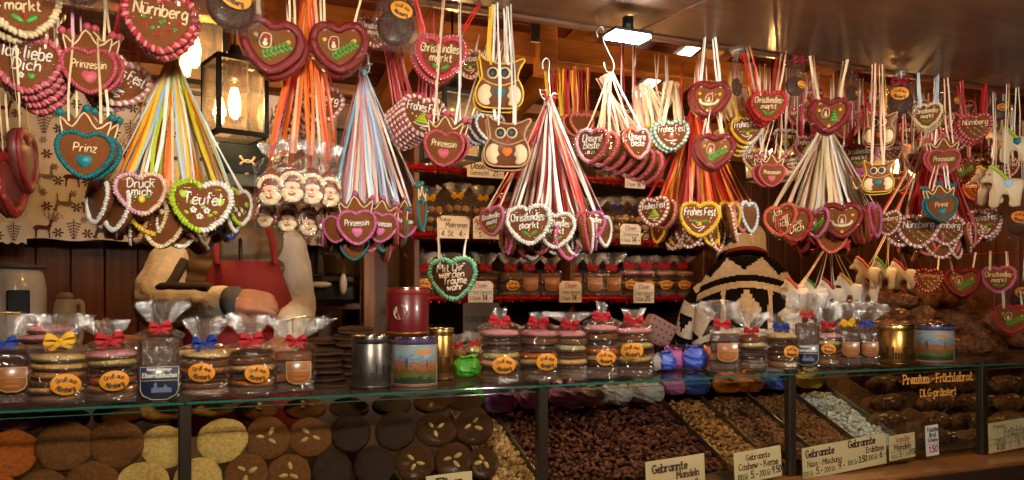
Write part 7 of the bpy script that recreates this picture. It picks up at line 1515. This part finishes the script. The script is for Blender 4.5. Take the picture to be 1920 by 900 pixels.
chain(mb, torso, [.175, .175, .185, .188, .14], (1, .70, 1)); chain(mb, [sl.lerp(sr, .12)+Vector((0, 0, .01)), (sl+sr)/2+Vector((0, 0, .04)), sl.lerp(sr, .88)+Vector((0, 0, .01))], [.085, .092, .085]); chain(mb, [nk+Vector((0, .02, -.05)), nk+Vector((0, .02, .005))], [.088, .08])
remesh(ob('puffer_vest', mb, VST, vd), .008, 2)
ob('zip', MB().tube([(.0, -.163, 1.1), (.0, -.166, 1.4), (.0, -.15, 1.5), (0, -.11, 1.56)], .006, 6), BLACK, vd)
RED = mat('apron_red', (.20, .006, .010), rough=.75, bump=.25, bscale=25, var=.12, vscale=6)
vs = []; n = 16; nz = 10
for j in range(nz+1):
    z = .55+(1.465-.55)*j/nz; hw = .20 if z < 1.2 else .20-.105*(z-1.2)/.265
    for i in range(n+1): u = (i/n*2-1); x_ = u*hw; vs.append((x_+.015, -.192-.012*cos(u*2)+.08*abs(u)**2.4*(hw/.2)**2+.004*sin(i*1.7+j*.4)*(1-j/nz), z))
ob('apron', MB().add(vs, [(j*(n+1)+i, j*(n+1)+i+1, (j+1)*(n+1)+i+1, (j+1)*(n+1)+i) for j in range(nz) for i in range(n)]), RED, vd).modifiers.new('t', 'SOLIDIFY').thickness = .004
for s_ in (-1, 1): ob('apron_strap', MB().strip(smooth_path([Vector((s_*.085+.015, -.198, 1.455)), Vector((s_*.085+.012, -.185, 1.50)), Vector((s_*.078+.01, -.15, 1.56)), Vector((s_*.068+.005, -.08, 1.615)), Vector((s_*.05, .03, 1.62))], 4), .02, Vector((1, .1, 0))), RED, vd).modifiers.new('t', 'SOLIDIFY').thickness = .003
ob('trousers', (lambda m_: ([chain(m_, [Vector((s_*.09, .02, .95)), Vector((s_*.1, .01, .5)), Vector((s_*.1, .03, .09))], [.105, .085, .065]) for s_ in (-1, 1)], m_)[1])(MB()), mat('trousers_dark', (.02, .02, .025), rough=.85), vd)
CAP = mat('cap_slate', (.022, .034, .050), rough=.9, spec=.1, bump=.3, bscale=300)
mb = MB(); vs = []; fs = []; nu, nv = 32, 12
for j in range(nv+1):
    ph = pi*.5*j/nv
    for i in range(nu): a = 2*pi*i/nu; vs.append((sin(ph)*cos(a)*.088, sin(ph)*sin(a)*.108+.004, cos(ph)*.105+.020))
for j in range(nv):
    for i in range(nu): a = j*nu+i; b = j*nu+(i+1) % nu; fs.append((a, a+nu, b+nu, b))
cp = ob('cap', mb.add(vs, fs), CAP, vd, hd, Rh.to_euler())
cp.modifiers.new('t', 'SOLIDIFY').thickness = .003
vs = []
for j in range(7):
    for i in range(15): u = i/14*2-1; r_ = j/6; vs.append((u*.082*(1-.05*r_), -.078*sqrt(max(0, 1-(u*.82)**2))-.018-r_*.068*sqrt(max(0, 1-(u*.95)**2)), .022-.024*r_-.024*u*u))
vz = ob('visor', MB().add(vs, [(j*15+i, j*15+i+1, (j+1)*15+i+1, (j+1)*15+i) for j in range(6) for i in range(14)]), mat('visor_slate', (.045, .065, .085), rough=.9, spec=.1), cp); vz.modifiers.new('t', 'SOLIDIFY').thickness = .004
lg = MB()                                                           # two crossing arcs on the front of the cap
def on_cap(x_, z_): return Vector((x_, -.108*sqrt(max(.02, 1-(x_/.088)**2-((z_-.02)/.105)**2))+.004-.003, z_))
for up in (1, -1):
    lg.tube([on_cap(.022*q, .062+up*(.012-.0155*(1-q*q)*1.0)) for q in [i/8*2-1 for i in range(9)]], [.0042, .0036, .0028, .0026, .0026, .0026, .0028, .0036, .0042], 6)
ob('cap_emblem', lg, mat('emblem_silver', (.62, .58, .52), rough=.4), cp)
# ------------------------------------------------------------------ second vendor, seen from behind
root2 = Vector((X(1400, .92), .92, .25)); rz2 = face(root2)
p2 = thing('person', 'person in black and cream patterned knit sweater and hat, seen from behind', 'person', root2, rz2)
Z2 = lambda py: Z(1400, py, .92)-.25
u2 = M(1400, .92)
mb = MB(); sh = Z2(505)
t2 = [Vector((0, 0, .92)), Vector((0, 0, 1.1)), Vector((0, .01, 1.3)), Vector((0, .03, sh-.06)), Vector((0, .05, sh+.0))]
chain(mb, t2, [.14, .14, .15, .14, .08], (1, .60, 1)); chain(mb, [Vector((-.13, .03, sh-.08)), Vector((0, .04, sh-.03)), Vector((.13, .03, sh-.08))], [.05, .06, .05]); chain(mb, [Vector((0, .04, sh)), Vector((-.005, .09, sh+.04)), Vector((-.01, .12, sh+.07))], [.06, .054, .05])
R2 = Euler((radians(24), 0, pi)).to_matrix(); hc = Vector((-.02, .13, sh+.085)); head(mb, hc, R2)
for s_ in (-1, 1):
    a_, b_, c_ = Vector((s_*.15, .03, sh-.10)), Vector((s_*.235, .06, sh-.30)), Vector((s_*.14, .30, sh-.36)); chain(mb, [a_, b_, c_], [.05, .042, .028]); hand(mb, c_, Vector((-s_*.2, 1, -.1)), Vector((0, 0, 1)), .7)
    chain(mb, [Vector((s_*.09, .02, .92)), Vector((s_*.1, .0, .5)), Vector((s_*.1, .02, .06)), Vector((s_*.11, .12, .04))], [.085, .06, .04, .035])
remesh(ob('body', mb, SKIN, p2), .0075, 3)
KC = mat('knit_cream', (.62, .58, .52), rough=1, spec=.1, bump=.8, bscale=170, var=.15, vscale=60); KB = mat('knit_black', (.010, .009, .009), rough=1, spec=.05, bump=.8, bscale=170)
def pattern(dx, py):
    q = py-.0030*dx*dx
    st = 3.0; q = math.floor(q/st)*st; dx = math.floor((dx+1.0)/2.0)*2.0                      # knitted steps
    if q < 470: return 0
    if q < 510: tri = abs((((dx+4)/60) % 1)*2-1); return 1 if q < 480+tri*26 else 0
    if q < 516: return 0
    if q < 528: return 1
    if q < 540: return 0
    if q < 612:
        c = ((dx+41) % 82)-41
        if abs(c)/27+abs(q-576)/36 < 1: return 0
        return 0 if abs(abs(c)-41) < 5 else 1
    if q < 622: return 0
    if q < 634: return 1
    return 0 if q < 646 else 1
vs = []; fs = []; mi = []; nu, nv = 180, 130; zt, zb = sh+.055, .95
for j in range(nv+1):
    z = zt+(zb-zt)*j/nv; h = (zt-z)
    a = .07+.145*min(1, (h/.17))**.45 if h < .17 else .215+.012*sin((h-.17)*8); b = .06+.085*min(1, (h/.2))**.6
    for i in range(nu): an = 2*pi*i/nu; c, s_ = cos(an), sin(an); vs.append(((abs(c)**.85)*(1 if c > 0 else -1)*a, (abs(s_)**.85)*(1 if s_ > 0 else -1)*b+.04*(1-min(1, h/.3)), z))
for j in range(nv):
    for i in range(nu):
        A_, B_ = j*nu+i, j*nu+(i+1) % nu; fs.append((A_, A_+nu, B_+nu, B_)); zc = (vs[A_][2]+vs[A_+nu][2])/2; xc = (vs[A_][0]+vs[B_][0])/2; mi.append(pattern(xc/u2, 560-(zc+.25-1.6)/u2))
mb = MB(); mb.add(vs, fs); mb.m = mi
sw = ob('sweater', mb, [KC, KB], p2)
def sleeve(s_):
    P = smooth_path([Vector((s_*.07, .03, sh-.10)), Vector((s_*.185, .03, sh-.14)), Vector((s_*.24, .06, sh-.30)), Vector((s_*.2, .2, sh-.35)), Vector((s_*.145, .29, sh-.36))], 12); mb = MB(); n = 40; k = len(P); rs = [.082-.036*(i/(k-1)) for i in range(k)]; mb.tube(P, rs, n); m_ = []
    for i in range(k-1):
        for j in range(n):
            t = i/(k-1); q = (t*9) % 2; an = 2*pi*j/n; tri = abs(((an/(pi/2.5)) % 1)*2-1); m_.append(1 if (q < .5 or (1.0 < q < 1.0+.9*tri)) else 0)
    m_ += [0, 0]; mb.m = m_; ob('sleeve', mb, [KC, KB], p2)
sleeve(-1); sleeve(1)
# collar, knitted hat
ob('collar', MB().lathe([(.084, 0), (.09, .012), (.086, .03), (.078, .036)], 36), KB, p2, (-.002, .06, sh+.045), (radians(-14), 0, 0)); ob('collar_stripe', MB().lathe([(.0895, 0), (.0915, .006), (.089, .012)], 36), mat('knit_red', (.30, .012, .02), rough=.95, bump=.8, bscale=170), p2, (-.002, .06, sh+.061), (radians(-14), 0, 0))
vs = []; fs = []; nu, nv = 96, 18
for j in range(nv+1):
    t = j/nv; ph = pi*.5*t**.9; rr = 1 if t > .45 else sin(pi*.5*t/.45)**.7; z = .135-.19*t
    for i in range(nu): a = 2*pi*i/nu; rb = 1+.014*(1 if i % 4 < 2 else -1)*min(1, t*3); f = .098*rr*rb*(1.06 if t > .8 else 1); vs.append((cos(a)*f*.92, sin(a)*f*1.05, z))
for j in range(nv):
    for i in range(nu): A_ = j*nu+i; B_ = j*nu+(i+1) % nu; fs.append((A_, A_+nu, B_+nu, B_))
ob('knitted_hat', MB().add(vs, fs), mat('hat_knit', (.50, .43, .32), rough=.95, bump=.7, bscale=170, var=.12, vscale=40), p2, hc+Vector((0, 0, .012)), (radians(-24), 0, 0), (1.12, 1.1, 1))
ob('trousers', (lambda m_: ([chain(m_, [Vector((s_*.09, .02, .95)), Vector((s_*.1, .01, .5)), Vector((s_*.1, .03, .09))], [.105, .085, .065]) for s_ in (-1, 1)], m_)[1])(MB()), MATS['trousers_dark'], p2)
